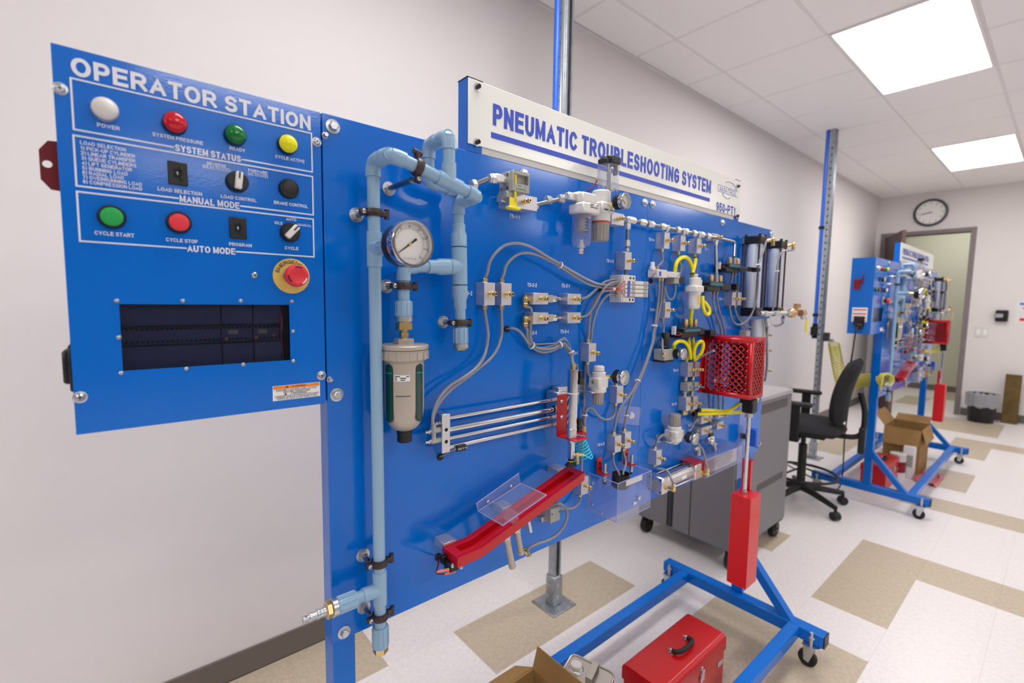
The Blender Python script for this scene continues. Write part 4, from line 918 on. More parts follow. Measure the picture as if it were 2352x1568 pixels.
def belbow(T, p, d1, d2, s=1., mtl='brass', name='brass_elbow'):
    p = V(p); d1, d2 = V(d1).normalized(), V(d2).normalized(); c = p+d1*.009*s
    q = T.part(name, MB().cyl(p, c+d1*.004*s, .006*s, n=12).ball(c, .0064*s, 12).cyl(c, c+d2*.012*s, .006*s, n=12).hexa(c+d2*.009*s, c+d2*.016*s, .0072*s), mtl)
    return q, c+d2*.016*s
_, e22 = belbow(t22, O(b22, -.025), (-1, 0, 0), (0, 0, -1), 1.25); _, e23 = belbow(t23, O(b23, -.025), (-1, 0, 0), (0, 0, -1), 1.25)
# ---------------------------------------------------------------- steel air line with compression fittings
sl_ = Thing('steel_air_line', 'silver steel air line with hex fittings along the top of board', 'pipe', at(1440, 520, .03))
def nut(p, d, L=.016, r=.0088, T=None): 
    p = V(p); d = V(d).normalized(); return (T or sl_).part('hex_nut', MB().lathe(p-d*L*.5, d, [(r*.86, 0), (r, L*.07), (r, L*.72), (r*.86, L*.76), (r*.86, L*.97), (r*.66, L)], 6), 'cast')
def rod(a, b, r=.0048): return sl_.part('steel_tube', MB().cyl(a, b, r, n=12), 'steel')
def run(pts, nuts=(), r=.0048):
    for a, b in zip(pts, pts[1:]): rod(a, b, r)
# valve and its feed from the riser
vo = .0695
v0 = at(1145, 420, .02); v1 = at(1178, 420, vo); vx0 = v1.x; vx1 = at(1217, 415, vo).x; vz1, vz0 = at(1195, 393, vo).z, at(1195, 440, vo).z
sv = Thing('shutoff_valve', 'grey shut-off valve with yellow slide handle beside the blue piping', 'valve', (vx0, B-.045, vz0))
wd_, hd_ = vx1-vx0, vz1-vz0
body = MB().box(vx0, vx1, B-vo+.012, B-.022, vz0, vz1, .002)
fx0, fx1, fz0, fz1 = vx0+wd_*.1, vx1-wd_*.08, vz0+hd_*.38, vz1-hd_*.16
body.box(vx0, fx0, B-vo, B-vo+.0125, vz0, vz1, .001).box(fx1, vx1, B-vo, B-vo+.0125, vz0, vz1, .001).box(fx0, fx1, B-vo, B-vo+.0125, fz1, vz1).box(fx0, fx1, B-vo, B-vo+.0125, vz0, fz0)
vb = sv.part('valve_body', body, 'greyp')
sv.part('lower_boss', MB().box(vx0-.008, vx0+wd_*.3, B-vo+.01, B-.03, vz0-.014, vz0, .001), 'greyp')
hx = vx0+wd_*.24; hy_ = B-vo+.004
hn = sv.part('slide_handle', MB().box(hx-.0025, hx+.0025, hy_, hy_+.003, vz0-.024, fz1).box(hx-.016, hx+.004, hy_, hy_+.003, vz0-.034, vz0-.014, .0008), 'yellow')
sv.part('pull_grip', MB().box(hx-.022, hx+.012, hy_-.006, hy_+.009, vz0-.04, vz0-.0335, .002), 'yellow', hn)
for y_ in (B-vo+.018, B-.03):
    for z_ in (vz0+.008, vz1-.008): sv.part('socket_screw', MB().lathe((vx0, y_, z_), (-1, 0, 0), [(.0035, 0), (.0035, .0006), (.002, .0007), (.0018, -.001)], 12, False), 'iron')
sv.part('lettering', text_mb('numatics', on_board(vx0+wd_*.5, vz0+hd_*.12, vo+.0005), h=hd_*.1, w=wd_*.62, bold=.03), 'print_g')
sv.part('print_row', MB().box(vx0+wd_*.28, vx0+wd_*.5, B-vo-.0004, B-vo, vz0+hd_*.27, vz0+hd_*.29).box(vx0+wd_*.66, vx0+wd_*.76, B-vo-.0004, B-vo, vz0+hd_*.27, vz0+hd_*.29), 'print_b')
vin = V((vx0, B-.045, vz0+hd_*.55))
kx = V((vx0-.03, B-.045, vin.z)); wl_ = V((kx.x-.004, B-.015, kx.z-.012))
sl_.part('elbow_fitting', MB().cyl(vin, O(vin, -.012), .008, n=14).box(vx0-.034, vx0-.01, B-.056, B-.036, vin.z-.009, vin.z+.009, .003), 'cast')
f0 = at(1088, 424, .022); nut(O(kx, -.008, 0, -.002), (-1, 0, -.1), .018, .0115); rod(O(kx, -.01), f0, .0055); nut(f0, (1, 0, .1), .014, .011)
# below the valve: fitting into the wide block and on to the regulator
sl_.part('elbow_fitting', MB().box(b11.x-.056, b11.x-.034, b11.y-.01, b11.y+.012, b11.z-.006, b11.z+.012, .003), 'cast')
g1 = O(b11, .043); gr = at(1310, 452, .05)
nut(O(g1, .01), (1, 0, 0), .016, .008); nut(at(1260, 460, .025), (1, 0, 0), .018, .011); rod(g1, at(1290, 457, .035), .0055); nut(at(1288, 456, .035), (-1, 0, 0), .018, .0112)
sl_.part('elbow_fitting', MB().cyl(at(1293, 455, .036), at(1332, 447, .052), .0085, n=14).box(*[v for v in (at(1300, 452, .05).x, at(1326, 452, .05).x)], B-.06, B-.042, at(1310, 452, .05).z-.009, at(1310, 452, .05).z+.009, .003), 'cast')
# ---------------------------------------------------------------- filter and regulator pair
def bowl_mb(c, r, h, base_r=None):
    return MB().lathe(c, (0, 0, 1), [(r*.16, 0), (r*.5, .001), (r*.8, .004), (r*.95, .011), (r, .02), (r, h)], 28, False).lathe(c, (0, 0, 1), [(r*.12, .003), (r*.5, .004), (r*.75, .007), (r*.9, .013), (r*.94, .02), (r*.94, h)], 28, False)
fo = .085
a, b = at(1340, 470, fo), at(1380, 470, fo); fz1, fz0 = at(1360, 441, fo).z, at(1355, 489, fo).z
fwx = b.x-a.x; fcx = (a.x+b.x)/2; fcy = B-fo+fwx*.5
fr_ = Thing('air_filter', 'white air filter with clear bowl, left of the regulator', 'filter', (fcx, fcy, fz0))
hh = fz1-fz0
fr_.part('head', MB().box(fcx-fwx*.5, fcx+fwx*.5, fcy-fwx*.5, fcy+fwx*.28, fz0, fz0+hh*.5, .004).box(fcx-fwx*.42, fcx+fwx*.42, fcy-fwx*.4, fcy+fwx*.2, fz0+hh*.5, fz1, .004).cyl((fcx, fcy-.002, fz0+hh*.45), (fcx, fcy-.002, fz1-.002), fwx*.36, n=24), 'white')
mb = MB()
for i, (u0, u1) in enumerate(((-.1, .12), (.26, .38), (-.1, .04), (.26, .3), (-.1, .34))): z_ = fz0+hh*(.42-.075*(i//2)); mb.box(fcx+fwx*u0, fcx+fwx*u1, fcy-fwx*.5-.0004, fcy-fwx*.5, z_, z_+hh*.03)
fr_.part('print_row', mb, 'print_b')
bz0 = at(1345, 569, fo-.02).z; rb = fwx*.39
fr_.part('collar', MB().cyl((fcx, fcy, fz0-.012), (fcx, fcy, fz0), rb*1.05, n=28).box(fcx+rb*.7, fcx+rb*1.12, fcy-.008, fcy+.006, fz0-.032, fz0, .001), 'acrylic')
bw = fr_.part('clear_bowl', bowl_mb((fcx, fcy, bz0), rb, fz0-bz0-.002), 'bowl')
fr_.part('filter_element', MB().cyl((fcx, fcy, fz0-.032), (fcx, fcy, fz0), rb*.42, n=16).cyl((fcx, fcy, fz0-.04), (fcx, fcy, fz0-.032), rb*.62, n=16), 'greyk', bw)
fr_.part('drain_cone', MB().lathe((fcx, fcy, bz0+.001), (0, 0, 1), [(rb*.4, 0), (rb*.2, .012), (rb*.16, .02)], 14), 'white', bw)
fr_.part('drain_cock', MB().cyl((fcx, fcy, bz0-.014), (fcx, fcy, bz0+.002), .0055, n=14).cyl((fcx, fcy, bz0-.006), (fcx, fcy, bz0-.003), .0065, n=14), 'white')
fr_.part('drain_mark', MB().cyl((fcx, fcy-.0055, bz0-.009), (fcx, fcy-.0062, bz0-.009), .0022, n=10), 'orange_r')
mb = MB()
for i in range(5): mb.box(fcx-rb*.62, fcx-rb*(.2-.1*(i % 2)), fcy-rb*.97-.0003, fcy-rb*.97, bz0+.036+i*.008, bz0+.0375+i*.008)
fr_.part('level_scale', mb, 'print_b')
rx0, rx1 = at(1386, 470, fo).x, at(1419, 470, fo).x; rcx = (rx0+rx1)/2; rw = rx1-rx0; rz1, rz0 = at(1400, 433, fo).z, at(1400, 494, fo).z; rcy = B-fo+rw*.55
rg = Thing('air_regulator', 'white air regulator with side gauge, right of the clear filter bowl', 'regulator', (rcx, rcy, rz0))
rg.part('body', MB().box(rcx-rw*.46, rcx+rw*.46, rcy-rw*.46, rcy+rw*.46, rz0+.006, rz0+.034, .004).cyl((rcx, rcy, rz0+.03), (rcx, rcy, rz1), rw*.42, n=26, ch=.003).cyl((rcx, rcy, rz0-.012), (rcx, rcy, rz0+.008), rw*.44, n=26), 'white')
kz0 = at(1384, 553, fo-.02).z; kz1 = rz0-.012
rg.part('orange_ring', MB().cyl((rcx, rcy, kz1-.003), (rcx, rcy, kz1), rw*.41, n=26), 'orange_r')
kn = rg.part('knob', MB().cyl((rcx, rcy, kz0), (rcx, rcy, kz1-.003), rw*.36, rw*.39, n=30, ch=.002), 'greyk'); mb = MB()
for i in range(16):
    a_ = i*math.pi/8; d_ = V((math.cos(a_), math.sin(a_), 0)); t_ = V((-d_.y, d_.x, 0)); p = V((rcx, rcy, kz0+.003)); mb.prism([p+d_*rw*.365-t_*.0012, p+d_*rw*.405-t_*.0008, p+d_*rw*.405+t_*.0008, p+d_*rw*.365+t_*.0012], (0, 0, (kz1-kz0)*.75))
rg.part('knob_rib', mb, 'greyk', kn, kind='stuff')
mb = MB().box(rcx-rw*.36, rcx-rw*.1, rcy-rw*.5-.0004, rcy-rw*.5, rz0+.012, rz0+.015).box(rcx, rcx+rw*.36, rcy-rw*.5-.0004, rcy-rw*.5, rz0+.0125, rz0+.014); rg.part('print_row', mb, 'print_b')
gc = at(1438, 462, fo+.035); 
gauge('side_gauge', '', V((gc.x-.004, B-fo-.006, gc.z)), .032, .0195, T=rg, needle=.33, nums=False)
rg.part('gauge_stem', MB().hexa((rcx, rcy, rz0+.02), (gc.x-.004, B-fo-.006, gc.z), .006), 'brass')
fr_.part('link_bracket', MB().box(fcx+fwx*.45, rx0+.004, fcy-.012, fcy+.012, fz0+.004, fz0+.03, .002), 'greyp')
# pressure switch with clear shroud on top
ps = Thing('pressure_switch', 'clear cylinder pressure switch with black cap, in front of the sign', 'switch', (rcx, rcy, rz1))
pz1, pz0 = at(1397, 375, fo-.02).z, at(1397, 430, fo).z; pw = rw*.5; rcx_, rcx = rcx, at(1397, 400, B-rcy).x
ps.part('clear_shroud', MB().lathe((rcx, rcy, rz1-.002), (0, 0, 1), [(pw*.9, 0), (pw*.96, .01), (pw, pz1-rz1), (pw*.9, pz1-rz1+.001), (pw*.88, .004)], 28, False), 'bowl')
ps.part('core', MB().cyl((rcx, rcy, rz1), (rcx, rcy, pz1), pw*.12, n=12).box(rcx-pw*.1, rcx+pw*.3, rcy-.002, rcy+.002, rz1+.004, pz1-.004), 'greyp')
ps.part('diaphragm_ball', MB().ball((rcx+pw*.45, rcy-.004, rz1+.013), pw*.32), 'lens_w')
ps.part('black_cap', MB().box(rcx-pw*.5, rcx+pw*.95, rcy-pw*.7, rcy+pw*.6, pz1+.002, at(1400, 356, fo-.02).z, .003).box(rcx-pw*.95, rcx-pw*.5, rcy-pw*.5, rcy+pw*.5, pz1+.001, pz1+.013, .002).box(rcx+pw*.9, rcx+pw*1.1, rcy-.006, rcy+.006, pz1-.02, pz1+.006, .001), 'black')
w_ = smooth([at(1371, 413, fo), at(1365, 424, fo-.01), at(1356, 434, fo-.03), at(1349, 441, .0)], 6); ps.part('red_wire', MB().tube(w_, .0012, 6), 'wire_r'); ps.part('black_wire', MB().tube([O(p, .003, .001, .001) for p in w_], .0011, 6), 'black'); rcx = rcx_
# ---------------------------------------------------------------- block after the regulator and the row of fittings
tt, bq = block('silver test block under the regulator gauge, start of the fitting row', 1402, 1437, 488, 518, .036, w=.056, h=.032)
oo = .03
fit_px = [(1444, 503), (1453, 506), (1475, 511.5), (1494, 515), (1521, 521), (1557, 528.5), (1574, 532), (1594, 536), (1611, 540), (1626, 543)]
line0, line1 = at(1440, 503, oo), at(1640, 546, oo); zl = (line0.z+line1.z)/2; line0.z = zl+.001; line1.z = zl-.001
rod(line0, line1)
for i, (px, py) in enumerate(fit_px):
    p = at(px, py, oo); p = line0.lerp(line1, (p.x-line0.x)/(line1.x-line0.x)); nut(p, (1, 0, 0) if i % 2 else (-1, 0, 0), .03 if i in (2, 3) else .022, .0105)
for bc in (b14, b15, b16): 
    p = V((bc.x-.002, B-oo, zl)); sl_.part('tee_fitting', MB().box(p.x-.008, p.x+.008, p.y-.008, p.y+.008, p.z-.008, p.z+.008, .002).cyl(p, V((p.x, p.y, bc.z+.025)), .0065, n=12), 'cast')
p = V((b13.x-.003, B-oo, zl)); sl_.part('tee_fitting', MB().box(p.x-.009, p.x+.009, p.y-.008, p.y+.008, p.z-.009, p.z+.008, .002), 'cast'); q = V((p.x, p.y, b13.z+.025)); rod(p, q)
nut(p.lerp(q, .2), (0, 0, -1), .018, .0095); nut(p.lerp(q, .72), (0, 0, 1), .018, .0095); nut(p.lerp(q, .93), (0, 0, 1), .01, .007); rod(O(q, 0, 0, -.05), O(q, 0, 0, -.068), .0055)
# right end: bent tube to the black valves
v1p, v2p = c6(1230, 690, .045), c6(1040, 870, .045)
tp = [line1, c6(1200, 520, .03), c6(1232, 545, .032), c6(1236, 580, .036), V((v1p.x, v1p.y, v1p.z))]; tp[1].z = line1.z-.001
sl_.part('steel_tube', MB().tube(smooth(tp, 6), .0052, 10), 'steel')
dp = V((b17.x-.004, B-oo, b17.z-.01)); nut(O(dp, 0, 0, -.012), (0, 0, -1), .02, .009); rod(dp, V((v2p.x, v2p.y, v2p.z)), .0052)
# ---------------------------------------------------------------- valve manifold
mo = .046; ma, mb_ = at(1432, 660, mo), at(1459, 660, mo); mz1, mz0 = at(1445, 632, mo).z, at(1440, 694, mo).z
mx0, mx1 = ma.x, mb_.x
mf = Thing('valve_manifold', 'white manifold of four stacked solenoid valves with red wires', 'valve', (mx0, B, mz0))
mf.part('manifold_base', MB().box(mx0-.004, mx0+.012, B-mo+.003, B, mz0, mz1, .001).box(mx0, mx1, B-mo+.001, B-.004, mz0+.012, mz1-.012), 'white')
hs = (mz1-mz0)
for z0, z1 in ((mz1-hs*.2, mz1), (mz0, mz0+hs*.19)):
    e_ = mf.part('end_block', MB().box(mx0, mx1, B-mo, B-.002, z0, z1, .001), 'white')
    for k in (.55, .82): mf.part('port_screw', MB().cyl((mx0+(mx1-mx0)*k, B-mo, (z0+z1)/2), (mx0+(mx1-mx0)*k, B-mo-.0008, (z0+z1)/2), .0034, n=12), 'black', e_)
vxe = at(1489, 660, mo+.004).x; hv = hs*.61/4
for i in range(4):
    z0 = mz0+hs*.195+i*hv; v_ = mf.part('solenoid_valve', MB().box(mx0+.004, vxe, B-mo-.004, B-.006, z0+.0004, z0+hv-.0004, .0008), 'white')
    L = vxe-mx0; f = lambda u: mx0+.004+(L-.004)*u
    mf.part('blue_panel', MB().box(f(.08), f(.2), B-mo-.0044, B-mo-.004, z0+hv*.12, z0+hv*.9), 'print_blue', v_)
    mf.part('grey_key', MB().box(f(.27), f(.4), B-mo-.005, B-mo-.004, z0+hv*.15, z0+hv*.85), 'greyp', v_); mf.part('grey_key', MB().box(f(.82), f(.95), B-mo-.005, B-mo-.004, z0+hv*.2, z0+hv*.85), 'greyp', v_)
    mf.part('joint_lines', MB().box(f(.0), f(1), B-mo-.0042, B-mo-.004, z0-.0002, z0+.0008).box(f(.79), f(.8), B-mo-.0043, B-mo-.004, z0+hv*.1, z0+hv*.9), 'iron', v_)
    q = V((mx0-.004, B-mo*.62, z0+hv*.5)); fitting(mf, q, (-1, 0, 0), .85)
for i in range(4):
    a_ = V((mx0-.004, B-mo-.003, mz0+hs*(.28+i*.16))); pth = [A(1660, 690, .001), A(1740, 690, .03), A(1850, 693, .05), a_.lerp(A(1900, 690+(i-1.5)*10, .055), .5), a_, O(a_, .006, -.001)]
    mf.part('red_wire', MB().tube(smooth(pth, 5), .0011, 6), 'wire_r')
mf.part('wire_tie', MB().cyl(A(1840, 693, .05), A(1856, 693, .05), .004, n=12), 'tie')
rod(V((b13.x-.003, B-oo, b13.z-.025)), V((b13.x-.003, B-oo, mz1-.002)), .005)
# ---------------------------------------------------------------- grey hoses
TR = .0036
def hose(lab, pts, r=TR, mtl='tube', seg=7, cat='hose', name='hose'): return solo(name, MB().tube(smooth(pts, seg), r, 10), mtl, lab, cat, 'grey air hoses' if mtl == 'tube' else None)
def tie(lab, p, d, r=.008, w=.0035):
    p = V(p); d = V(d).normalized(); T = Thing('cable_tie', lab, 'cable tie', p, 'cable ties on the hoses')
    T.part('strap', MB().lathe(p-d*w/2, d, [(r-.001, 0), (r, 0), (r, w), (r-.001, w)], 18, False), 'tie'); u, w_, _ = frame_of(d); T.part('lock', MB().cbox(p-u*r, .0022, .0022, .003, .0006), 'tie'); return T
P3 = lambda f, *L: [f(a, b, o) for a, b, o in L]
hose('grey hose arching highest from the left test block to the manifold', [top(b32a)]+P3(A, (220, 480, .025), (255, 340, .03), (335, 220, .035), (450, 130, .035), (590, 105, .035), (720, 128, .035), (860, 195, .035), (1000, 282, .035), (1150, 368, .035), (1320, 470, .035), (1500, 570, .035), (1640, 625, .035), (1780, 640, .035), (1885, 622, .03)))
hose('grey hose arching lower from the second test block to the manifold', [top(b32b)]+P3(A, (435, 490, .022), (458, 400, .026), (520, 315, .03), (620, 245, .03), (740, 228, .03), (870, 258, .03), (1010, 322, .03), (1150, 400, .032), (1300, 500, .03), (1480, 610, .03), (1640, 662, .03), (1790, 678, .03), (1885, 668, .028)))
tie('white cable tie around the two arched hoses', A(1158, 383, .034), A(1240, 425, .034)-A(1080, 335, .034), .0085)
hose('grey hose from the upper right TS-2-1 block to the manifold', [O(b21, .025, -.002)]+P3(A, (1480, 805, .02), (1545, 765, .022), (1620, 695, .025), (1690, 630, .028), (1760, 590, .028), (1880, 568, .026)))
hose('grey hose from the lower right TS-2-4 block to the manifold', [O(b24, .025, -.002)]+P3(A, (1480, 1038, .02), (1545, 980, .024), (1610, 880, .03), (1670, 770, .036), (1735, 670, .04), (1810, 615, .038), (1925, 600, .03)))
h5 = [A(1885, 770, .026)]+P3(A, (1790, 760, .026), (1715, 820, .024), (1645, 930, .022), (1595, 1070, .02), (1565, 1220, .018), (1553, 1340, .01)); 
hose('grey hose from lowest manifold port down behind the TS-3-1 block', h5+P3(A5, (156, 230, .004), (152, 330, .004), (146, 480, .006), (140, 600, .008), (137, 680, .01), (139, 760, .012), (142, 810, .012)))
hose('grey hose from the manifold middle down to the TS-3-1 block', [A(1885, 712, .028)]+P3(A, (1760, 712, .026), (1660, 755, .024), (1595, 850, .022), (1550, 980, .02), (1530, 1150, .018), (1525, 1290, .017))+[top(b31)])
hA = [bot(b32a)]+P3(A3, (735, 60, .02), (742, 140, .02), (728, 260, .022), (690, 380, .026), (610, 490, .03), (490, 580, .032), (370, 650, .035), (270, 740, .038), (200, 850, .04), (165, 960, .042), (155, 1050, .045), (166, 1095, .048))
hose('grey hose from left test block curving down to the rod cylinder', hA, .0038)
hB = [bot(b32b)]+P3(A3, (888, 60, .018), (880, 160, .018), (840, 280, .02), (770, 380, .022), (690, 450, .024), (590, 530, .026), (470, 620, .028), (350, 710, .03), (255, 810, .032), (195, 910, .034), (160, 1010, .036), (150, 1100, .04), (155, 1190, .044))
hose('grey hose from second test block curving down to the rod cylinder', hB, .0038)
# wire bundle from the grommet and elbow hoses, to the upright cylinder
for i, (lab, dx, dy, r) in enumerate((('thin grey wire from the grommet, upper strand of tied bundle', 0, -9, .0018), ('thin grey wire from the grommet, lower strand of tied bundle', -4, 10, .0018))):
    hose(lab, P3(A, (468, 1205, .002), (540, 1195+dy*.5, .014), (620, 1225+dy, .02), (690, 1300+dy, .02), (760, 1400+dy, .022), (860, 1420+dy*2.2, .022), (980, 1415+dy*2.2, .022), (1100, 1395+dy, .022), (1165, 1350+dy, .024), (1215, 1330+dy, .026), (1260, 1380, .028+.002*i), (1295, 1470, .03))+P3(A5, (52, 230, .04), (88, 290, .045), (92, 420-150*i, .05), (96, 560-120*i, .05)), r, name='sensor_wire', cat='wire')
hose('grey hose from upper brass elbow into the tied bundle', [e22]+P3(A, (778, 940, .022), (790, 1050, .022), (775, 1200, .022), (778, 1340, .022), (830, 1430, .022), (930, 1465, .022), (1060, 1455, .022), (1160, 1405, .022), (1210, 1390, .024), (1265, 1455, .03), (1310, 1520, .036))+P3(A5, (48, 215, .04), (55, 265, .045)), .0036)
hose('grey hose from lower brass elbow into the tied bundle', [e23]+P3(A, (733, 1220, .02), (735, 1310, .018), (770, 1410, .018), (850, 1475, .018), (950, 1505, .018), (1080, 1475, .018), (1170, 1420, .02), (1225, 1430, .024), (1270, 1520, .028))+P3(A5, (40, 200, .036), (50, 262, .042)), .0036)
tie('white cable tie at left end of the sagging hose bundle', A(790, 1415, .02), A(830, 1430, .02)-A(760, 1390, .02), .0095)
tie('white cable tie in the middle of the sagging hose bundle', A(1150, 1408, .022), A(1180, 1380, .022)-A(1110, 1420, .022), .0095)
tie('white cable tie above the upright silver cylinder', A(1295, 1500, .032), A(1310, 1540, .034)-A(1280, 1470, .03), .009)
# ---------------------------------------------------------------- long guided rod cylinder
Yo = lambda o: B-o
lr = Thing('rodless_cylinder', 'long silver guided cylinder with parallel polished rods', 'cylinder', (.68, B, 1.15))
ex0 = .508; q = lr.part('end_plate', MB().box(ex0, ex0+.02, Yo(.05), Yo(.012), 1.137, 1.219, .0012), 'alu')
for z in (1.186, 1.161): lr.part('plate_hole', MB().cyl((ex0+.01, Yo(.05), z), (ex0+.01, Yo(.0504), z), .0038, n=14), 'port', q)
lr.part('stop_screw', MB().hexa((ex0-.008, Yo(.032), 1.196), (ex0, Yo(.032), 1.196), .0055).cyl((ex0-.013, Yo(.032), 1.196), (ex0-.007, Yo(.032), 1.196), .003, n=10), 'zinc')
for z, r in ((1.2055, .0045), (1.181, .0062), (1.162, .0044)): lr.part('polished_rod', MB().cyl((ex0+.019, Yo(.035), z), (.852, Yo(.035), z), r, n=16), 'chrome')
lr.part('sensor_rail', MB().box(ex0+.019, .86, Yo(.042), Yo(.03), 1.1405, 1.1475, .0006), 'alu')
lr.part('carriage_block', MB().box(.845, .88, Yo(.05), Yo(.008), 1.137, 1.225, .0015).box(.87, .91, Yo(.03), Yo(.004), 1.13, 1.232, .0015), 'alu')
lr.part('rod_seal', MB().cyl((.844, Yo(.035), 1.181), (.8455, Yo(.035), 1.181), .0085, n=18), 'port')
sx = at(1058, 1021, .042); sw = lr.part('reed_switch', MB().box(sx.x-.0125, sx.x+.0105, Yo(.05), Yo(.036), 1.133, 1.1455, .001), 'black')
lr.part('lettering', text_mb('D-A72H', on_board(sx.x-.001, 1.139, .0505) @ Matrix.Rotation(math.pi, 4, 'Z'), h=.0042, bold=.02), 'print_w', sw)
lr.part('switch_lead', MB().tube(smooth([V((sx.x-.012, Yo(.044), 1.1385)), A3(330, 1370, .03), A3(270, 1410, .015), A3(235, 1425, .001)], 6), .0023, 8), 'tube')
for (pa, pb) in (((188, 1100), (165, 1165)), ((178, 1195), (150, 1275))):
    for k in (0,):
        e1 = A3(pa[0]+2, pa[1]+20, .04); e2 = A3(pb[0]-50, pb[1]+3, .045)
        ef = lr.part('flow_control', MB().cyl(V((ex0, e1.y, e2.z)), V((ex0-.02, e1.y, e2.z)), .0058, n=12).cyl((ex0-.014, e1.y, e2.z), (ex0-.014, e1.y, e2.z+.014), .005, n=12), 'greyp')
        lr.part('adjust_screw', MB().hexa((ex0-.026, e1.y, e2.z), (ex0-.02, e1.y, e2.z), .005).cyl((ex0-.034, e1.y, e2.z), (ex0-.026, e1.y, e2.z), .0032, n=12), 'chrome', ef)
        lr.part('push_collar', MB().cyl((ex0-.014, e1.y, e2.z+.013), (ex0-.014, e1.y, e2.z+.017), .0046, n=12), 'brass', ef)
# ---------------------------------------------------------------- upright pick-up cylinder on its red bracket
po = .088; cx_ = at(1315, 915, po).x; pc = lambda z: V((cx_, Yo(po), z))
zt = A3(1640, 490, po).z; z1 = A3(1630, 1130, po).z; z2 = A3(1620, 1222, po).z
br_ = Thing('angle_bracket', 'red angle bracket on the guided cylinder carriage', 'bracket', (.87, Yo(.055), z2))
bx0, bx1 = A3(1478, 990, .053).x, A3(1600, 990, .053).x
br_.part('bracket_plate', MB().box(bx0, bx1, Yo(.053), Yo(.05), z2, A3(1530, 765, .053).z, .0005).box(bx0, bx1+.004, Yo(.115), Yo(.05), z2-.003, z2, .0005), 'red')
for py in (840, 1006): screw(br_, A3(1522, py, .053), .0048)
br_.part('side_tab', MB().box(bx1+.004, bx1+.03, Yo(.075), Yo(.05), z2-.003, z2, .0005).box(bx1+.028, bx1+.031, Yo(.075), Yo(.05), z2-.012, z2+.006, .0005), 'red')
pk = Thing('pickup_cylinder', 'upright silver cylinder with suction cup above the red chute', 'cylinder', pc(z2))
pk.part('barrel', MB().lathe(pc(z1), (0, 0, 1), [(.0142, 0), (.0142, .002), (.0132, .003), (.0132, zt-z1-.006), (.0142, zt-z1-.005), (.0142, zt-z1-.001), (.0125, zt-z1)], 26), 'chrome')
pk.part('rod_end', MB().cyl(pc(z2), pc(z1), .0128, n=22, ch=.001), 'alu'); fitting(pk, pc(zt), (0, 0, 1), 1.1)
for pz in (630, 1040):
    z = A3(1640, pz, po).z; s_ = 1 if pz > 800 else -1
    q = pk.part('sensor_clip', MB().box(cx_+.009, cx_+.024, Yo(po+.016), Yo(po-.002), z-.006, z+.006, .001), 'black')
    pk.part('reed_switch', MB().box(cx_+.0115, cx_+.021, Yo(po+.013), Yo(po-.004), *(sorted((z-s_*.004, z-s_*.028))), .001), 'black', q)
tz = A3(1640, 752, po).z; pk.part('white_strap', MB().lathe(pc(tz), (0, 0, 1), [(.0138, 0), (.0148, 0), (.0148, .0025), (.0138, .0025)], 22, False), 'tie')
zb = A3(1605, 1445, po).z; pk.part('spring_holder', MB().cbox(pc((z2-.006+zb)/2), .0065, .0065, (z2-.006-zb)/2, .0008).hexa(pc(z2-.012), pc(z2-.003), .0115), 'alu')
cupz = A4(1735, 335, po).z
cu_ = pk.part('suction_cup', MB().lathe(pc(cupz), (0, 0, 1), [(.0145, 0), (.0135, .003), (.0085, .0075), (.0075, .01), (.0075, zb-cupz)], 22), 'rubber')
pk.part('yellow_ring', MB().cyl(pc(cupz+.011), pc(cupz+.0125), .0079, n=20), 'yellow', cu_)
tz = A3(1655, 1390, po).z; pk.part('brass_tee', MB().cyl(pc(tz), O(pc(tz), .02, -.012, -.001), .0045, n=12).cyl(O(pc(tz), .012, -.008, .004), O(pc(tz), .008, -.014, -.022), .0048, n=12).ball(O(pc(tz), .012, -.008, 0), .0062).hexa(O(pc(tz), .0085, -.0135, -.012), O(pc(tz), .0078, -.0142, -.02), .0058).cyl(O(pc(tz), .018, -.012, -.001), O(pc(tz), .03, -.016, -.003), .0036, n=10), 'brass')
pk.part('side_elbow', MB().cbox(pc(z1+.006)+V((.015, -.002, 0)), .005, .005, .006, .001), 'brass')
h0, h1 = A3(1700, 1200, .075), A3(1775, 1440, .085); N = 150; pts = []
ax_ = (h1-h0); u, w, d = frame_of(ax_)
for i in range(N+1):
    t = i/N; a = t*8*2*math.pi; rr = .0165*(.8+.35*t); pts.append(h0+ax_*t+(u*math.cos(a)+w*math.sin(a))*rr)
pts = [O(pc(z2+.003), .018, .01, .0)]+pts+[O(pc(tz), .03, -.016, -.003)]
solo('coiled_hose', MB().tube(pts, .0016, 7), 'cyan', 'cyan coiled hose beside the suction cup', 'hose')
# ---------------------------------------------------------------- red chute
oa, ob = .04, .099
Pq = [A4(530, 1340, ob), A4(800, 1222, ob), A4(1915, 400, ob)]; PX = [(p.x, p.z) for p in Pq]
ch_ = Thing('red_chute', 'long sloping red chute tray with slotted channel', 'chute', (PX[1][0], Yo(.07), PX[1][1]-.02))
TH = .019
def slope_slab(o0, o1, pl, zt_, zb_, mb=None):
    mb = mb or MB(); n = len(pl); poly = [(x, z+zt_) for x, z in pl]+[(x, z+zb_) for x, z in pl[::-1]]
    return mb.prism([(x, Yo(o0), z) for x, z in poly], (0, -(o1-o0), 0))
def lerp2(p, q, t): return (p[0]+(q[0]-p[0])*t, p[1]+(q[1]-p[1])*t)
s0, s1 = lerp2(PX[0], PX[1], .32), lerp2(PX[1], PX[2], .95); mid = [s0, PX[1], s1]
ch_.part('tray_body', slope_slab(oa, ob, PX, -.0135, -TH-.002), 'red')
wq = (ob-oa)
ch_.part('rear_rail', slope_slab(oa, oa+wq*.31, PX, 0, -.0135), 'red'); ch_.part('front_rail', slope_slab(ob-wq*.31, ob, PX, 0, -.0135), 'red')
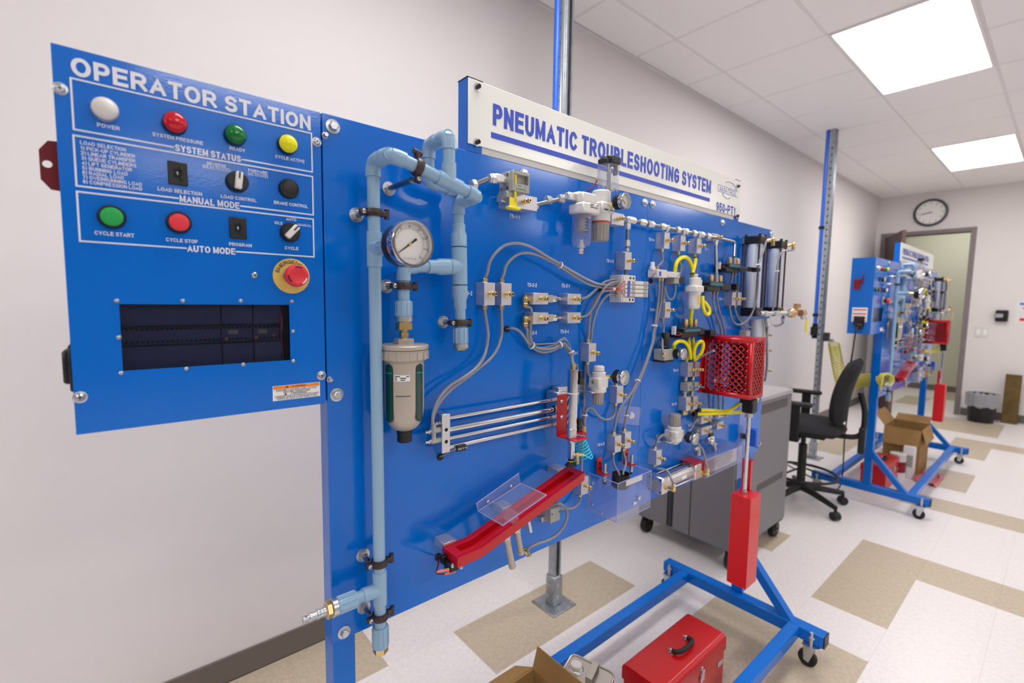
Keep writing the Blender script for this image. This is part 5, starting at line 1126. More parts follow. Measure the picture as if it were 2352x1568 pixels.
ch_.part('end_land', slope_slab(oa+wq*.31, ob-wq*.31, [PX[0], s0], 0, -.0135), 'red'); ch_.part('end_land', slope_slab(oa+wq*.31, ob-wq*.31, [s1, PX[2]], 0, -.0135), 'red')
def g(p, dz=.0004): return [(p[0][0]+.002, p[0][1])]+[(x, z) for x, z in p[1:-1]]+[(p[-1][0]-.002, p[-1][1])]
for o_ in (oa+.004, ob-.006): ch_.part('seam_groove', slope_slab(o_, o_+.0014, [lerp2(PX[0], PX[1], .03), PX[1], lerp2(PX[1], PX[2], .985)], .0005, -.001), 'maroon')
for p in (A4(533, 1283, ob-wq*.5), A4(1833, 402, ob-wq*.4)):
    q = ch_.part('washer', MB().lathe(O(p, 0, 0, -.0008), (0, 0, 1), [(.0068, 0), (.0068, .0014)], 18), 'zinc'); ch_.part('socket_screw', MB().lathe(O(p, 0, 0, .0006), (0, 0, 1), [(.0045, 0), (.0045, .0045), (.0026, .0048), (.0024, .002), (.0001, .002)], 14, False), 'black', q)
def slope_at(x):
    for a, b in zip(PX, PX[1:]):
        if a[0] <= x <= b[0]: return a[1]+(b[1]-a[1])*(x-a[0])/(b[0]-a[0])
    return PX[0][1]
for x in (PX[0][0]+.004, A4(905, 850, 0).x, A4(1500, 400, 0).x):
    z = slope_at(x+.012); ch_.part('spacer_block', MB().box(x, x+.032, Yo(oa), B, z-.016+(0 if x < .5 else .004), z-.002+(0 if x < .5 else .006), .001), 'alu_w')
# clear cover over the chute
fl0, fl1 = A4(738, 795, oa), A4(1212, 490, oa); dX = fl1.x-fl0.x
ob2 = .127
cv = Thing('clear_cover', 'clear plastic angled cover over the middle of red chute', 'cover', ((fl0.x+fl1.x)/2, Yo(.06), fl0.z))
zA, zB = A4(752, 825, oa).z, A4(1220, 522, oa).z
def quad(x0, z0, x1, z1, o0, o1, th): 
    n = V((-(z1-z0), 0, x1-x0)).normalized()*th; return MB().prism([(x0, Yo(o0), z0), (x1, Yo(o0), z1), (x1, Yo(o1), z1), (x0, Yo(o1), z0)], n)
xA, xB = A4(752, 825, oa).x, A4(1220, 522, oa).x
cv.part('cover_plate', quad(xA, zA, xB, zB, oa, ob2, .002), 'acrylic')
hF = A4(738, 768, oa).z-zA
n = V((-(zB-zA), 0, xB-xA)).normalized(); 
mb = MB().prism([(xA, Yo(oa), zA), (xB, Yo(oa), zB), (xB+n.x*.028, Yo(oa), zB+n.z*.028), (xA+n.x*.02, Yo(oa), zA+n.z*.02)], (0, .002, 0)); cv.part('cover_flange', mb, 'acrylic')
mb = MB(); r_ = .0011
for a, b in (((xA, Yo(ob2), zA), (xB, Yo(ob2), zB)), ((xA, Yo(oa), zA), (xA, Yo(ob2), zA)), ((xB, Yo(oa), zB), (xB, Yo(ob2), zB)), ((xA, Yo(oa), zA), (xB, Yo(oa), zB)), ((xA+n.x*.02, Yo(oa), zA+n.z*.02), (xB+n.x*.028, Yo(oa), zB+n.z*.028)), ((xA, Yo(oa), zA), (xA+n.x*.02, Yo(oa), zA+n.z*.02))): mb.cyl(a, b, r_, n=6)
cv.part('cover_edge', mb, 'edge')
for a, b in ((860, 725), (1113, 556)): screw(cv, A4(a, b, oa+.0002), .0042)
tm_ = at(1176, 1180, .09); cv.part('inner_stop', MB().box(tm_.x-.006, tm_.x+.012, Yo(.1), Yo(.06), tm_.z-.018, tm_.z+.004, .001), 'acrylic')
# two ejector cylinders under the chute
for lab, p, q, o_ in (('slim silver ejector cylinder under the chute, left one', A4(1062, 1110, .085), A4(1128, 1440, .085), 0), ('slim silver ejector cylinder under the chute, right one with hose', A4(1172, 1030, .075), A4(1222, 1290, .075), 1)):
    T = Thing('ejector_cylinder', lab, 'cylinder', p, 'ejector cylinders under the chute'); d = (q-p).normalized(); L = (q-p).length
    T.part('barrel', MB().lathe(p, d, [(.0085, 0), (.0085, .012), (.0072, .013), (.0072, L-.01), (.0082, L-.009), (.0082, L-.001), (.006, L)], 18), 'beige')
    T.part('nose', MB().cyl(p-d*.016, p+d*.001, .005, n=12).hexa(p-d*.004, p+d*.004, .0095), 'alu')
    if o_: _, eend = belbow(T, q-d*.006+V((.007, 0, 0)), (1, 0, -.15), (.25, -.3, -.6), 1.0)
pl_ = Thing('mount_plate', 'small silver mounting plate under the chute beside the slim cylinders', 'plate', A4(1320, 990, .06))
a, b = A4(1292, 930, .07), A4(1345, 1062, .07); mb = MB().prism([A4(1292, 925, .075), A4(1318, 920, .075), A4(1345, 1055, .075), A4(1320, 1063, .075)], (0, .055, 0)); pl_.part('plate', mb, 'alu_w')
fv = Thing('flow_valve', 'small square grey valve with brass fittings under the chute', 'valve', A4(1575, 870, .03))
a, b = A4(1545, 800, .045), A4(1645, 930, .045); fv.part('valve_body', MB().box(a.x, b.x, Yo(.045), B, b.z+.002, a.z-.002, .001), 'greyp')
for px, py in ((1558, 857), (1635, 828)): fv.part('bolt_hole', MB().cyl(A4(px, py, .0453), A4(px, py, .0445), .0022, n=10), 'port')
zc = (a.z+b.z)/2; fv.part('brass_fitting', MB().cyl((a.x+.01, Yo(.022), a.z-.002), (a.x+.01, Yo(.022), a.z+.012), .0055, n=12).hexa((b.x, Yo(.022), zc), (b.x+.012, Yo(.022), zc-.0), .0065).cyl((b.x+.012, Yo(.022), zc), (b.x+.018, Yo(.022), zc), .0045, n=10), 'brass')
fv.part('muffler', MB().hexa((a.x-.012, Yo(.022), zc-.012), (a.x, Yo(.022), zc-.012), .0085).cyl((a.x-.016, Yo(.022), zc-.012), (a.x-.011, Yo(.022), zc-.012), .007, n=14), 'zinc')
hose('grey hose looping under the chute from brass elbow to valve', [eend]+P3(A4, (1300, 1235, .085), (1390, 1180, .085), (1500, 1145, .08), (1600, 1090, .075), (1680, 1000, .07), (1722, 890, .065), (1715, 800, .06), (1670, 755, .055), (1600, 742, .05), (1500, 790, .03), (1440, 815, .02)), .0036)
hose('grey hose from the grey valve up to the chute end block', [V((b.x+.018, Yo(.022), zc)), A4(1760, 795, .02), A4(1830, 760, .02), A4(1866, 700, .02), bot(btr)], .0036)
# limit switch at the lower end
p = A4(470, 1400, .075); ls = Thing('limit_switch', 'small black limit switch with pink wire ends below the chute', 'switch', p)
ls.part('switch_body', MB().box(p.x-.011, p.x+.01, Yo(.085), Yo(.06), p.z-.012, p.z+.006, .0012).box(p.x-.014, p.x-.003, Yo(.062), Yo(.05), p.z-.004, p.z+.014, .001), 'black')
for a, b in ((468, 1412), (566, 1428)): q = A4(a, b, .09); ls.part('socket_screw', MB().lathe(q, (.25, -1, 0), [(.0048, 0), (.0048, .003), (.0028, .0034), (.0026, .001), (.0001, .001)], 14, False), 'chrome')
for i, (a, b, c, d) in enumerate(((300, 1490, 430, 1462), (385, 1512, 500, 1478))): ls.part('pink_connector', MB().tube([A4(a, b, .08), A4((a+c)/2-10, (b+d)/2, .08), A4((a+c)/2+10, (b+d)/2, .08), A4(c, d, .08)], [.0022, .0034, .0026, .0034], 10), 'pink')
ls.part('red_wire', MB().tube(smooth([A4(322, 1328, .001), A4(328, 1370, .02), A4(318, 1430, .05), A4(302, 1488, .078)], 6), .0011, 6), 'wire_r'); ls.part('black_wire', MB().tube(smooth([A4(318, 1328, .001), A4(316, 1400, .03), A4(296, 1500, .075), A4(385, 1512, .08)], 6), .001, 6), 'black')
# ---------------------------------------------------------------- small regulator with gauge
def small_reg(lab, cx, cy, z0, z1, w, knob_up, kz, cap_up, gx, gz, gr, knob_m='greyk', body='white', ring=True, flange=True):
    T = Thing('air_regulator', lab, 'regulator', (cx, cy, z0))
    T.part('body', MB().box(cx-w*.5, cx+w*.5, cy-w*.45, cy+w*.45, z0+(z1-z0)*.2, z0+(z1-z0)*.75, .003).cyl((cx, cy, z0), (cx, cy, z0+(z1-z0)*.25), w*.52, n=28, ch=.002).cyl((cx, cy, z0+(z1-z0)*.7), (cx, cy, z1), w*.46, n=26, ch=.002), body)
    a, b = sorted((z0 if not knob_up else z1, kz))
    kn = T.part('knob', MB().cyl((cx, cy, a), (cx, cy, b), w*.34, w*.37, n=28, ch=.0015), knob_m)
    mb = MB()
    for i in range(14):
        t = i*math.pi/7; d_ = V((math.cos(t), math.sin(t), 0)); s = V((-d_.y, d_.x, 0)); p = V((cx, cy, a+(b-a)*.08)); mb.prism([p+d_*w*.34-s*.001, p+d_*w*.385-s*.0007, p+d_*w*.385+s*.0007, p+d_*w*.34+s*.001], (0, 0, (b-a)*.7))
    T.part('knob_rib', mb, knob_m, kn, kind='stuff')
    if ring: e = (b-.003, b) if not knob_up else (a, a+.003); T.part('orange_ring', MB().cyl((cx, cy, e[0]), (cx, cy, e[1]), w*.385, n=26), 'orange_r')
    if cap_up is not None: T.part('cap', MB().cyl((cx, cy, min(cap_up, z1)), (cx, cy, max(cap_up, z1)), w*.36, n=26, ch=.003) if not knob_up else MB().cyl((cx, cy, cap_up), (cx, cy, z0+.004), w*.36, n=26, ch=.004), body)
    if gx is not None:
        gauge('g', '', V((gx, cy-w*.45-.001, gz)), .031, gr, T=T, needle=.05, nums=False)
        T.part('gauge_stem', MB().hexa((cx+w*.2, cy-w*.2, gz), (gx, cy-w*.45, gz), .0055), 'brass')
    T.part('mount_bracket', MB().box(cx-w*.95, cx-w*.35, cy-.012, B, z0+(z1-z0)*.02, z0+(z1-z0)*.1, .0006).box(cx-w*.98, cx-w*.35, B-.003, B, z0-.008, z0+(z1-z0)*.4, .0006), 'zinc')
    fitting(T, V((cx-w*.5, cy-.004, z0+(z1-z0)*.55)), (-1, 0, 0), .9)
    return T, V((cx-w*.5-.009, cy-.004, z0+(z1-z0)*.55))
rs, rsi = small_reg('small white regulator with black-cased gauge in the board centre', 1.02, Yo(.035), 1.205, 1.262, .042, False, 1.171, 1.278, at(1434, 867, .085).x, at(1434, 867, .085).z, .0205)
hose('grey hose from the TS-3-1 block into the small regulator', [bot(b31)]+P3(A5, (170, 300, .018), (180, 345, .02), (210, 362, .024), (250, 352, .028))+[rsi], .0036)
hose('grey hose dipping from the regulator block to the long hose', [bot(brg)]+P3(A5, (385, 640, .016), (350, 685, .018), (300, 690, .018), (250, 660, .018), (215, 615, .018), (185, 600, .018), (160, 625, .018), (147, 690, .016), (143, 760, .016), (144, 810, .016)), .0036)
hose('grey hose running down beside the cyan coil to chute', P3(A5, (142, 815, .014), (130, 900, .012), (125, 1000, .012), (122, 1090, .012), (118, 1150, .014)), .0034)
tie('white cable tie where two hoses meet left of the small regulator', A5(145, 655, .014), (0, 0, 1), .0075)
d_ = Thing('sensor_fitting', 'brown and brass fitting beside the upright cylinder foot', 'fitting', A5(140, 770, .02)); d_.part('fitting_body', MB().cyl(A5(138, 740, .018), A5(138, 800, .018), .0075, n=14), 'bronze'); d_.part('red_clip', MB().box(*sorted((A5(110, 850, .03).x, A5(162, 850, .03).x)), Yo(.03), Yo(.005), A5(135, 850, .03).z, A5(135, 800, .03).z, .001), 'red')
# ---------------------------------------------------------------- clear box with cup and sensors
cb = Thing('clear_box', 'clear plastic box guard fixed at bottom edge of the board', 'guard', (1.12, Yo(.05), .85))
x0, x1, z0, z1, dd = 1.036, 1.195, .85, .96, .1
mb = MB().box(x0, x0+.003, Yo(dd), B, z0, z1).box(x0+.003, x1, Yo(dd), Yo(dd-.003), z0, z1).box(x1-.003, x1, Yo(dd-.003), B, z0, z1)
cb.part('side_walls', mb, 'acrylic'); cb.part('bottom_plate', MB().box(x0+.003, x1-.003, Yo(dd-.003), B, z0, z0+.003), 'acrylic')
mb = MB(); e_ = .0012
for a, b in (((x0, Yo(dd), z0), (x0, Yo(dd), z1)), ((x0, Yo(dd), z1), (x1, Yo(dd), z1)), ((x0, Yo(dd), z0), (x1, Yo(dd), z0)), ((x1, Yo(dd), z0), (x1, Yo(dd), z1)), ((x0, B, z1), (x0, Yo(dd), z1)), ((x1, B, z1), (x1, Yo(dd), z1)), ((x0, B, z0), (x0, Yo(dd), z0)), ((x0, B-.001, z0), (x0, B-.001, z1))): mb.cyl(a, b, e_, n=6)
cb.part('box_edge', mb, 'edge')
cb.part('wall_tab', MB().box(x0-.014, x0, Yo(.003), B, z0, z1+.006), 'acrylic')
for a, b in ((212, 1190), (208, 1360), (283, 1425)): screw(cb, A5(a, b, .004), .0042)
cb.part('tape_strip', MB().box(*sorted((A5(470, 1180, .1).x, A5(595, 1150, .1).x)), Yo(dd+.0006), Yo(dd), A5(530, 1190, .1).z, A5(530, 1150, .1).z), 'alu')
q = A5(545, 1320, .1); cb.part('latch_screw', MB().hexa(O(q, .01, 0, .004), O(q, .01, -.007, .004), .006).box(q.x-.014, q.x+.002, Yo(dd+.004), Yo(dd), q.z-.012, q.z-.003, .001), 'zinc')
cp = A5(430, 1140, .05); cc = Thing('sump_cup', 'dark rubber cup inside the clear box', 'cup', O(cp, 0, 0, -.03))
cc.part('cup', MB().lathe(O(cp, 0, 0, -.032), (0, 0, 1), [(.02, 0), (.027, .008), (.0255, .03), (.0255, .042), (.0235, .042), (.0235, .03), (.02, .004)], 26, False), 'rubber')
cc.part('lid_screw', MB().cyl(O(cp, -.01, -.012, -.02), O(cp, .006, -.014, -.01), .004, n=10), 'zinc')
for lab, bx, by, sc_ in (('red sensor bracket at left corner of the clear box', 262, 1045, 1), ('red sensor bracket behind the rear TS-6-2 block', 470, 975, .95)):
    q = A5(bx, by, .012); T = Thing('sensor_bracket', lab, 'bracket', O(q, 0, 0, -.02), 'red sensor brackets')
    T.part('bracket_plate', MB().box(q.x-.012, q.x+.01, Yo(.014), Yo(.011), q.z-.022, q.z+.022, .0005).box(q.x-.012, q.x+.012, Yo(.045), Yo(.011), q.z-.024, q.z-.0215, .0005), 'red')
    for dz in (.005, -.01): T.part('bolt_head', MB().cyl((q.x-.001, Yo(.014), q.z+dz), (q.x-.001, Yo(.017), q.z+dz), .004, n=12), 'iron')
    s = V((q.x+.004, Yo(.03), q.z-.022)); 
    T.part('sensor', MB().cyl(O(s, 0, 0, -.024), O(s, 0, 0, .03), .0048, n=14).hexa(O(s, 0, 0, .001), O(s, 0, 0, .005), .0085).hexa(O(s, 0, 0, -.009), O(s, 0, 0, -.0045), .0085), 'zinc')
    T.part('sensor_tip', MB().cyl(O(s, 0, 0, -.031), O(s, 0, 0, -.024), .0045, n=14), 'black')
hose('grey hose from the front TS-6-2 block down into the cup', [bot(b62)]+P3(A5, (370, 1000, .018), (375, 1040, .025), (392, 1075, .035), (412, 1105, .045), (418, 1130, .048)), .0036)
hose('grey hose from the rear TS-6-2 block down into the cup', [bot(b63)]+P3(A5, (452, 960, .018), (465, 1000, .024), (468, 1040, .03), (455, 1080, .04), (445, 1125, .046)), .0036)
# clear pouch with round sticker
q = at(1448, 954, .001); a, b = at(1425, 935), at(1470, 975); T = Thing('clear_pouch', 'clear plastic pouch with round white sticker taped to the board', 'pouch', q)
T.part('pouch', MB().prism([A5(425, 580, .001), A5(582, 597, .001), A5(570, 740, .001), A5(400, 718, .001)], (0, -.0015, 0)), 'film')
T.part('round_sticker', MB().cyl(A5(511, 660, .003), A5(511, 660, .0034), .0105, n=26), 'sticker'); q = A5(511, 660, .0036); T.part('print_row', MB().box(q.x-.0005, q.x+.0005, q.y-.0002, q.y, q.z-.004, q.z-.001).box(q.x-.0005, q.x+.0005, q.y-.0002, q.y, q.z+.001, q.z+.004), 'print_b')
# two long hoses from the small valve down to the TS-6-2 pair
w1 = c6(434, 935, .03); w2 = c6(466, 935, .03)
hose('long grey hose from small white valve down to front TS-6-2 block', [w1]+P3(c6, (432, 1040, .026), (420, 1180, .024), (395, 1380, .024), (372, 1500, .024))+P3(A5, (672, 100, .026), (622, 250, .028), (562, 390, .028), (500, 500, .026), (430, 590, .024), (398, 670, .022), (385, 740, .018))+[top(b62)], .0036)
hose('long grey hose from small white valve down to rear TS-6-2 block', [w2]+P3(c6, (462, 1040, .026), (450, 1180, .022), (412, 1380, .02), (385, 1500, .02))+P3(A5, (690, 60, .02), (640, 230, .02), (580, 380, .02), (530, 480, .02), (492, 590, .02), (472, 660, .018), (462, 720, .016))+[top(b63)], .0036)
tie('white cable tie on the long hose pair above the small gauge', A5(562, 388, .026), A5(600, 310, .026)-A5(530, 470, .026), .0085); tie('white cable tie on the long hose pair beside TS-5-1', c6(380, 1418, .022), c6(395, 1350, .022)-c6(368, 1490, .022), .0085)
tie('white cable tie on the hose in front of the clear pouch', A5(470, 658, .018), (0, 0, 1), .0065)
# ---------------------------------------------------------------- small white valve near TS-1-4
vo5 = .04; a, b = c6(420, 868, vo5), c6(520, 868, vo5); z1, z0 = c6(470, 826, vo5).z, c6(470, 910, vo5).z
wv = Thing('pilot_valve', 'small white solenoid valve with red wires below TS-1-4 block', 'valve', (a.x, B, z0))
wv.part('valve_body', MB().box(a.x, b.x, Yo(vo5), B-.003, z0, z1, .0015), 'white'); e5 = c6(652, 868, vo5).x
wv.part('solenoid', MB().box(b.x, e5, Yo(vo5+.002), Yo(.012), z0+.003, z1-.004, .001), 'white'); wv.part('blue_panel', MB().box(a.x+.006, a.x+.018, Yo(vo5+.0005), Yo(vo5), z0+.004, z1-.006), 'print_blue'); wv.part('grey_key', MB().box(e5-.01, e5-.002, Yo(vo5+.003), Yo(vo5+.002), z0+.005, z1-.006), 'greyp')
m_ = c6(412, 812, .03); wv.part('muffler', MB().lathe((a.x+.006, Yo(.016), z1), (0, 0, 1), [(.009, 0), (.009, .008), (.0065, .01), (.0065, .022), (.004, .024)], 16), 'sticker')
for p in (w1, w2): fitting(wv, V((p.x, p.y, z0)), (0, 0, -1), .95)
fitting(wv, V((a.x+.026, Yo(.02), z1)), (0, 0, 1), 1.)
for pts in (((400, 862, .042), (365, 890, .03), (342, 940, .002)), ((630, 885, .044), (600, 940, .03), (540, 962, .02), (480, 960, .006))): wv.part('red_wire', MB().tube(smooth(P3(c6, *pts), 6), .0011, 6), 'wire_r')
hose('short grey hose from TS-1-4 block into the small white valve', [bot(b14), c6(472, 690, .022), c6(465, 740, .02), V((a.x+.026, Yo(.02), z1+.009))], .0036)
# small grey block valve with black coil, hose loop
q = c6(618, 930, .035); T = Thing('coil_valve', 'small grey block valve with black coil left of the white lubricator', 'valve', O(q, 0, 0, -.015))
T.part('valve_body', MB().box(q.x-.013, q.x+.016, Yo(.035), B-.002, c6(618, 975, .035).z, c6(618, 890, .035).z, .001), 'greyp'); T.part('coil', MB().box(q.x+.016, q.x+.05, Yo(.036), Yo(.006), c6(700, 965, .035).z, c6(700, 898, .035).z, .002), 'black'); T.part('end_cap', MB().cyl((q.x+.05, Yo(.02), q.z), (q.x+.056, Yo(.02), q.z), .009, n=16), 'zinc')
hose('grey hose looping from the coil valve into the TS-5-1 block', [c6(602, 980, .022), c6(605, 1040, .022), c6(590, 1110, .022), c6(560, 1142, .022), c6(525, 1120, .022), c6(505, 1070, .022), c6(493, 1010, .02), c6(488, 1060, .018), top(b51)], .0036)
hose('grey hose from TS-1-5 block curving to the coil valve', [bot(b15), c6(643, 690, .018), c6(655, 740, .02), c6(668, 800, .022), c6(655, 870, .022)], .0036)
# ---------------------------------------------------------------- black directional valves
def dvalve(lab, x0, x1, y0, y1, xe, off=.05, f=c6, muff=(), cen=None, tubes=(), wire=None):
    a, b = f(x0, (y0+y1)/2, off), f(x1, (y0+y1)/2, off); z1, z0 = f((x0+x1)/2, y0, off).z, f((x0+x1)/2, y1, off).z; h = z1-z0
    T = Thing('directional_valve', lab, 'valve', (a.x, B, z0), 'black directional valves')
    T.part('subbase', MB().box(a.x, b.x, Yo(off), B-.002, z0, z0+h*.55, .002), 'black'); T.part('valve_body', MB().box(a.x+.004, b.x+.006, Yo(off+.006), Yo(.012), z0+h*.5, z1, .002), 'black')
    T.part('teal_band', MB().box(a.x+.012, b.x, Yo(off+.0068), Yo(off+.006), z0+h*.62, z0+h*.86), 'teal')
    e = f(xe, (y0+y1)/2, off).x; T.part('solenoid', MB().box(b.x+.008, e, Yo(off), Yo(.018), z0+h*.2, z0+h*.85, .003), 'black')
    T.part('solenoid_nut', MB().cyl((e, Yo(off*.65), z0+h*.5), (e+.008, Yo(off*.65), z0+h*.5), .008, n=16), 'iron'); T.part('white_tag', MB().box(a.x-.006, a.x+.001, Yo(off*.6), Yo(off*.3), z0+h*.3, z0+h*1.15, .0008), 'sticker')
    for m in muff: p = f(m[0], m[1], off*.5); T.part('bronze_muffler', MB().lathe((p.x, p.y, z1), (0, 0, 1), [(.0058, 0), (.0058, .004), (.0075, .005), (.0075, .024), (.0055, .027)], 14), 'bronze')
    if cen: p = f(cen[0], cen[1], off*.5); T.part('steel_fitting', MB().hexa((p.x, p.y, z1), (p.x, p.y, z1+.014), .009).cyl((p.x, p.y, z1+.013), (p.x, p.y, z1+.03), .0075, n=14), 'zinc')
    outs = []
    for t in tubes: p = f(t[0], t[1], off*.5); fitting(T, V((p.x, p.y, z0)), (0, 0, -1), .9); outs.append(V((p.x, p.y, z0-.009)))
    if wire: w_ = [f(*t) for t in wire]; T.part('red_wire', MB().tube(smooth(w_, 5), .0012, 6), 'wire_r')
    return T, outs
V2, o2 = dvalve('black directional valve with two bronze mufflers right of the lubricator', 945, 1085, 955, 1055, 1200, muff=((988, 900), (1083, 900)), cen=(1038, 890), tubes=((1012, 1065), (1045, 1065)), wire=((930, 1010, .03), (900, 990, .02), (890, 960, .002)))
V1, o1_ = dvalve('black directional valve left of the tall black-capped cylinders', 1145, 1275, 765, 850, 1370, muff=((1185, 710), (1268, 720)), cen=(1230, 700), tubes=((1208, 880), (1238, 880)), wire=((1190, 795, .05), (1120, 790, .04), (1055, 792, .02)))
V3, o3 = dvalve('black directional valve above the yellow hose loops', 670, 850, 1440, 1545, 920, off=.048, muff=((715, 1390), (815, 1385)), cen=(766, 1400), tubes=((745, 1570), (790, 1570)), wire=((680, 1500, .05), (640, 1520, .05), (600, 1515, .04)))
q = c6(1258, 1010, .045); T = Thing('round_knob_valve', 'black ribbed knob valve below the upper directional valve', 'valve', q); T.part('valve_body', MB().box(q.x-.013, q.x+.012, Yo(.05), B-.003, q.z-.011, q.z+.011, .002), 'black'); T.part('ribbed_knob', MB().lathe((q.x+.012, Yo(.034), q.z), (1, 0, 0), [(.008, 0), (.0095, .002), (.0095, .016), (.008, .018), (.005, .026)], 18), 'black')
q = c6(1040, 1500, .06); T = Thing('round_knob_valve', 'black knob valve just above the red cage left corner', 'valve', q); T.part('valve_body', MB().box(q.x-.02, q.x+.014, Yo(.05), B-.003, q.z-.011, q.z+.011, .002), 'black'); T.part('ribbed_knob', MB().lathe((q.x+.014, Yo(.034), q.z), (1, 0, 0), [(.008, 0), (.0095, .002), (.0095, .016), (.008, .018)], 18), 'black')
for i, (lab, p, L) in enumerate((('grey hose pair down from lower directional valve, left one', o2[0], ((1008, 1150, .024), (1025, 1260, .022), (1060, 1370, .02), (1085, 1450, .02), (1092, 1520, .02))), ('grey hose pair down from lower directional valve, right one', o2[1], ((1048, 1150, .024), (1062, 1230, .022), (1095, 1340, .02), (1118, 1440, .02), (1130, 1520, .02))))): hose(lab, [p]+P3(c6, *L), .0036)
for i, (lab, p, q) in enumerate((('short grey hose from upper directional valve to cage pair block, left', o1_[0], top(b42)), ('short grey hose from upper directional valve to cage pair block, right', o1_[1], top(b43)))): hose(lab, [p, p.lerp(q, .5), q], .0034)
hose('grey hose from left cage pair block up to first tall cylinder', [bot(b42)]+P3(c6, (1185, 1260, .022), (1205, 1350, .03), (1255, 1405, .04), (1330, 1390, .05), (1400, 1320, .06), (1450, 1200, .07), (1475, 1050, .08), (1482, 900, .085), (1490, 760, .09), (1540, 620, .09), (1570, 520, .085)), .0036)
hose('grey hose from right cage pair block to second tall cylinder', [bot(b43)]+P3(c6, (1250, 1290, .02), (1295, 1370, .026), (1380, 1430, .03), (1480, 1430, .04), (1560, 1390, .05), (1590, 1330, .06)), .0036)
# ---------------------------------------------------------------- white lubricator with yellow hoses
lo_ = .05; a, b = c6(752, 1040, lo_), c6(918, 1040, lo_); lx = (a.x+b.x)/2-.004; lw = (b.x-a.x)*.5; zt = c6(835, 910, lo_).z; zm = c6(835, 1065, lo_).z; zb = c6(835, 1245, lo_).z; ly = Yo(.042)
lu = Thing('lubricator', 'white lubricator with slotted guard between yellow hoses', 'lubricator', (lx, ly, zb))
lu.part('head', MB().box(lx-lw*.5, lx+lw*.5, ly-lw*.42, ly+lw*.42, zm, zm+(zt-zm)*.45, .003).cyl((lx, ly, zm+(zt-zm)*.4), (lx, ly, zt), lw*.38, n=26, ch=.002), 'white')
lu.part('sight_dome', MB().cyl((lx-.004, ly-.004, zt), (lx-.004, ly-.004, zt+.012), .008, n=18, ch=.002), 'lens_w'); lu.part('collar', MB().cyl((lx, ly, zm-.006), (lx, ly, zm), lw*.44, n=28), 'white')
gr_ = lu.part('bowl_guard', MB().lathe((lx, ly, zb), (0, 0, 1), [(lw*.26, 0), (lw*.36, .003), (lw*.4, .01), (lw*.4, zm-zb-.004)], 30), 'white')
mb = MB(); aa = math.atan2(-ly, -lx)+.75; r = lw*.4+.0004; z0, z1 = zb+(zm-zb)*.25, zb+(zm-zb)*.85
for j in range(13):
    for i in range(5):
        z = z0+(z1-z0)*j/12; e = min(z-z0, z1-z)/(.2*r); hw = math.sqrt(max(0, 1-(1-min(e, 1))**2)); t = aa+.22*hw*(i/2-1); mb.v.append(V((lx+r*math.cos(t), ly+r*math.sin(t), z)))
for j in range(12):
    for i in range(4): q = j*5+i; mb.f.append((q, q+1, q+6, q+5))
lu.part('guard_slot', mb, 'gold', gr_)
YR = .0062
def yhose(lab, pts, r=YR): return hose(lab, pts, r, 'ytube', 8, 'hose', 'yellow_hose')
yhose('thick yellow hose arching from the third block down to the lubricator', [c6(600, 850, .03), c6(608, 790, .032), c6(630, 735, .034), (c6(668, 702, .036)), c6(710, 695, .036), c6(748, 722, .036), c6(775, 780, .036), c6(788, 840, .036), c6(785, 920, .034), c6(790, 990, .03)])
yhose('straight yellow hose from TS-1-6 block joining the arched hose', [bot(b16), c6(818, 700, .022), c6(815, 760, .028), c6(800, 815, .034), c6(788, 860, .042)], .0058)
for lab, p, d in (('black tie under the TS-1-6 block on yellow hose', c6(820, 697, .022), (0, 0, 1)), ('black tie where the yellow hoses join above the lubricator', c6(787, 868, .038), (0, 0, 1))):
    T = Thing('cable_tie', lab, 'cable tie', p, 'black ties on the yellow hoses'); T.part('strap', MB().lathe(O(p, 0, 0, -.002), d, [(.007, 0), (.0082, 0), (.0082, .004), (.007, .004)], 18, False), 'black'); T.part('tail', MB().box(p.x+.006, p.x+.02, p.y-.002, p.y, p.z-.001, p.z+.002), 'black')
yhose('yellow hose from lubricator bottom down to the directional valve', [c6(782, 1240, .04), c6(775, 1285, .036), c6(768, 1340, .03), c6(766, 1400, .026)])
yhose('yellow hose coil hanging right of the lubricator', [c6(893, 1110, .04), c6(893, 1180, .045), c6(905, 1250, .05), c6(935, 1298, .052), c6(962, 1290, .052), c6(962, 1240, .05), c6(930, 1190, .046), c6(905, 1160, .042)])
# ---------------------------------------------------------------- black knob regulator and yellow loops (lower)
ro = .045; a, b = c7(283, 360, .04), c7(432, 360, .04); rx = (a.x+b.x)/2-.006; rw_ = (b.x-a.x)*.52; z1, z0 = c7(355, 308, ro).z, c7(355, 418, ro).z
br = Thing('knob_regulator', 'grey regulator with tall black knob and chrome gauge', 'regulator', (rx, B, z0))
br.part('body', MB().box(rx-rw_*.5, rx+rw_*.5, Yo(.045), Yo(.004), z0+.006, z1, .002), 'greyp'); br.part('bottom_plate', MB().box(rx-rw_*.52, rx+rw_*.52, Yo(.047), Yo(.002), z0, z0+.005, .001), 'iron')
kz = c7(365, 165, ro).z; br.part('knob', MB().lathe((rx+.004, Yo(.026), z1), (0, 0, 1), [(.0135, 0), (.0145, .003), (.0145, .008), (.0128, .01), (.0128, kz-z1-.003), (.011, kz-z1)], 26), 'black')
gq = c7(488, 348, .076); gauge('g', '', V((gq.x, Yo(.046), gq.z)), .03, .0185, T=br, black_case=True, needle=.6, nums=False)
br.part('gauge_stem', MB().hexa((rx+.01, Yo(.03), gq.z), (gq.x, Yo(.046), gq.z), .0055), 'brass'); 
fp = c7(318, 360, .047); br.part('brass_elbow', MB().ball(O(fp, 0, .004), .006).hexa(O(fp, 0, 0, .002), O(fp, 0, -.002, .01), .0055), 'brass')
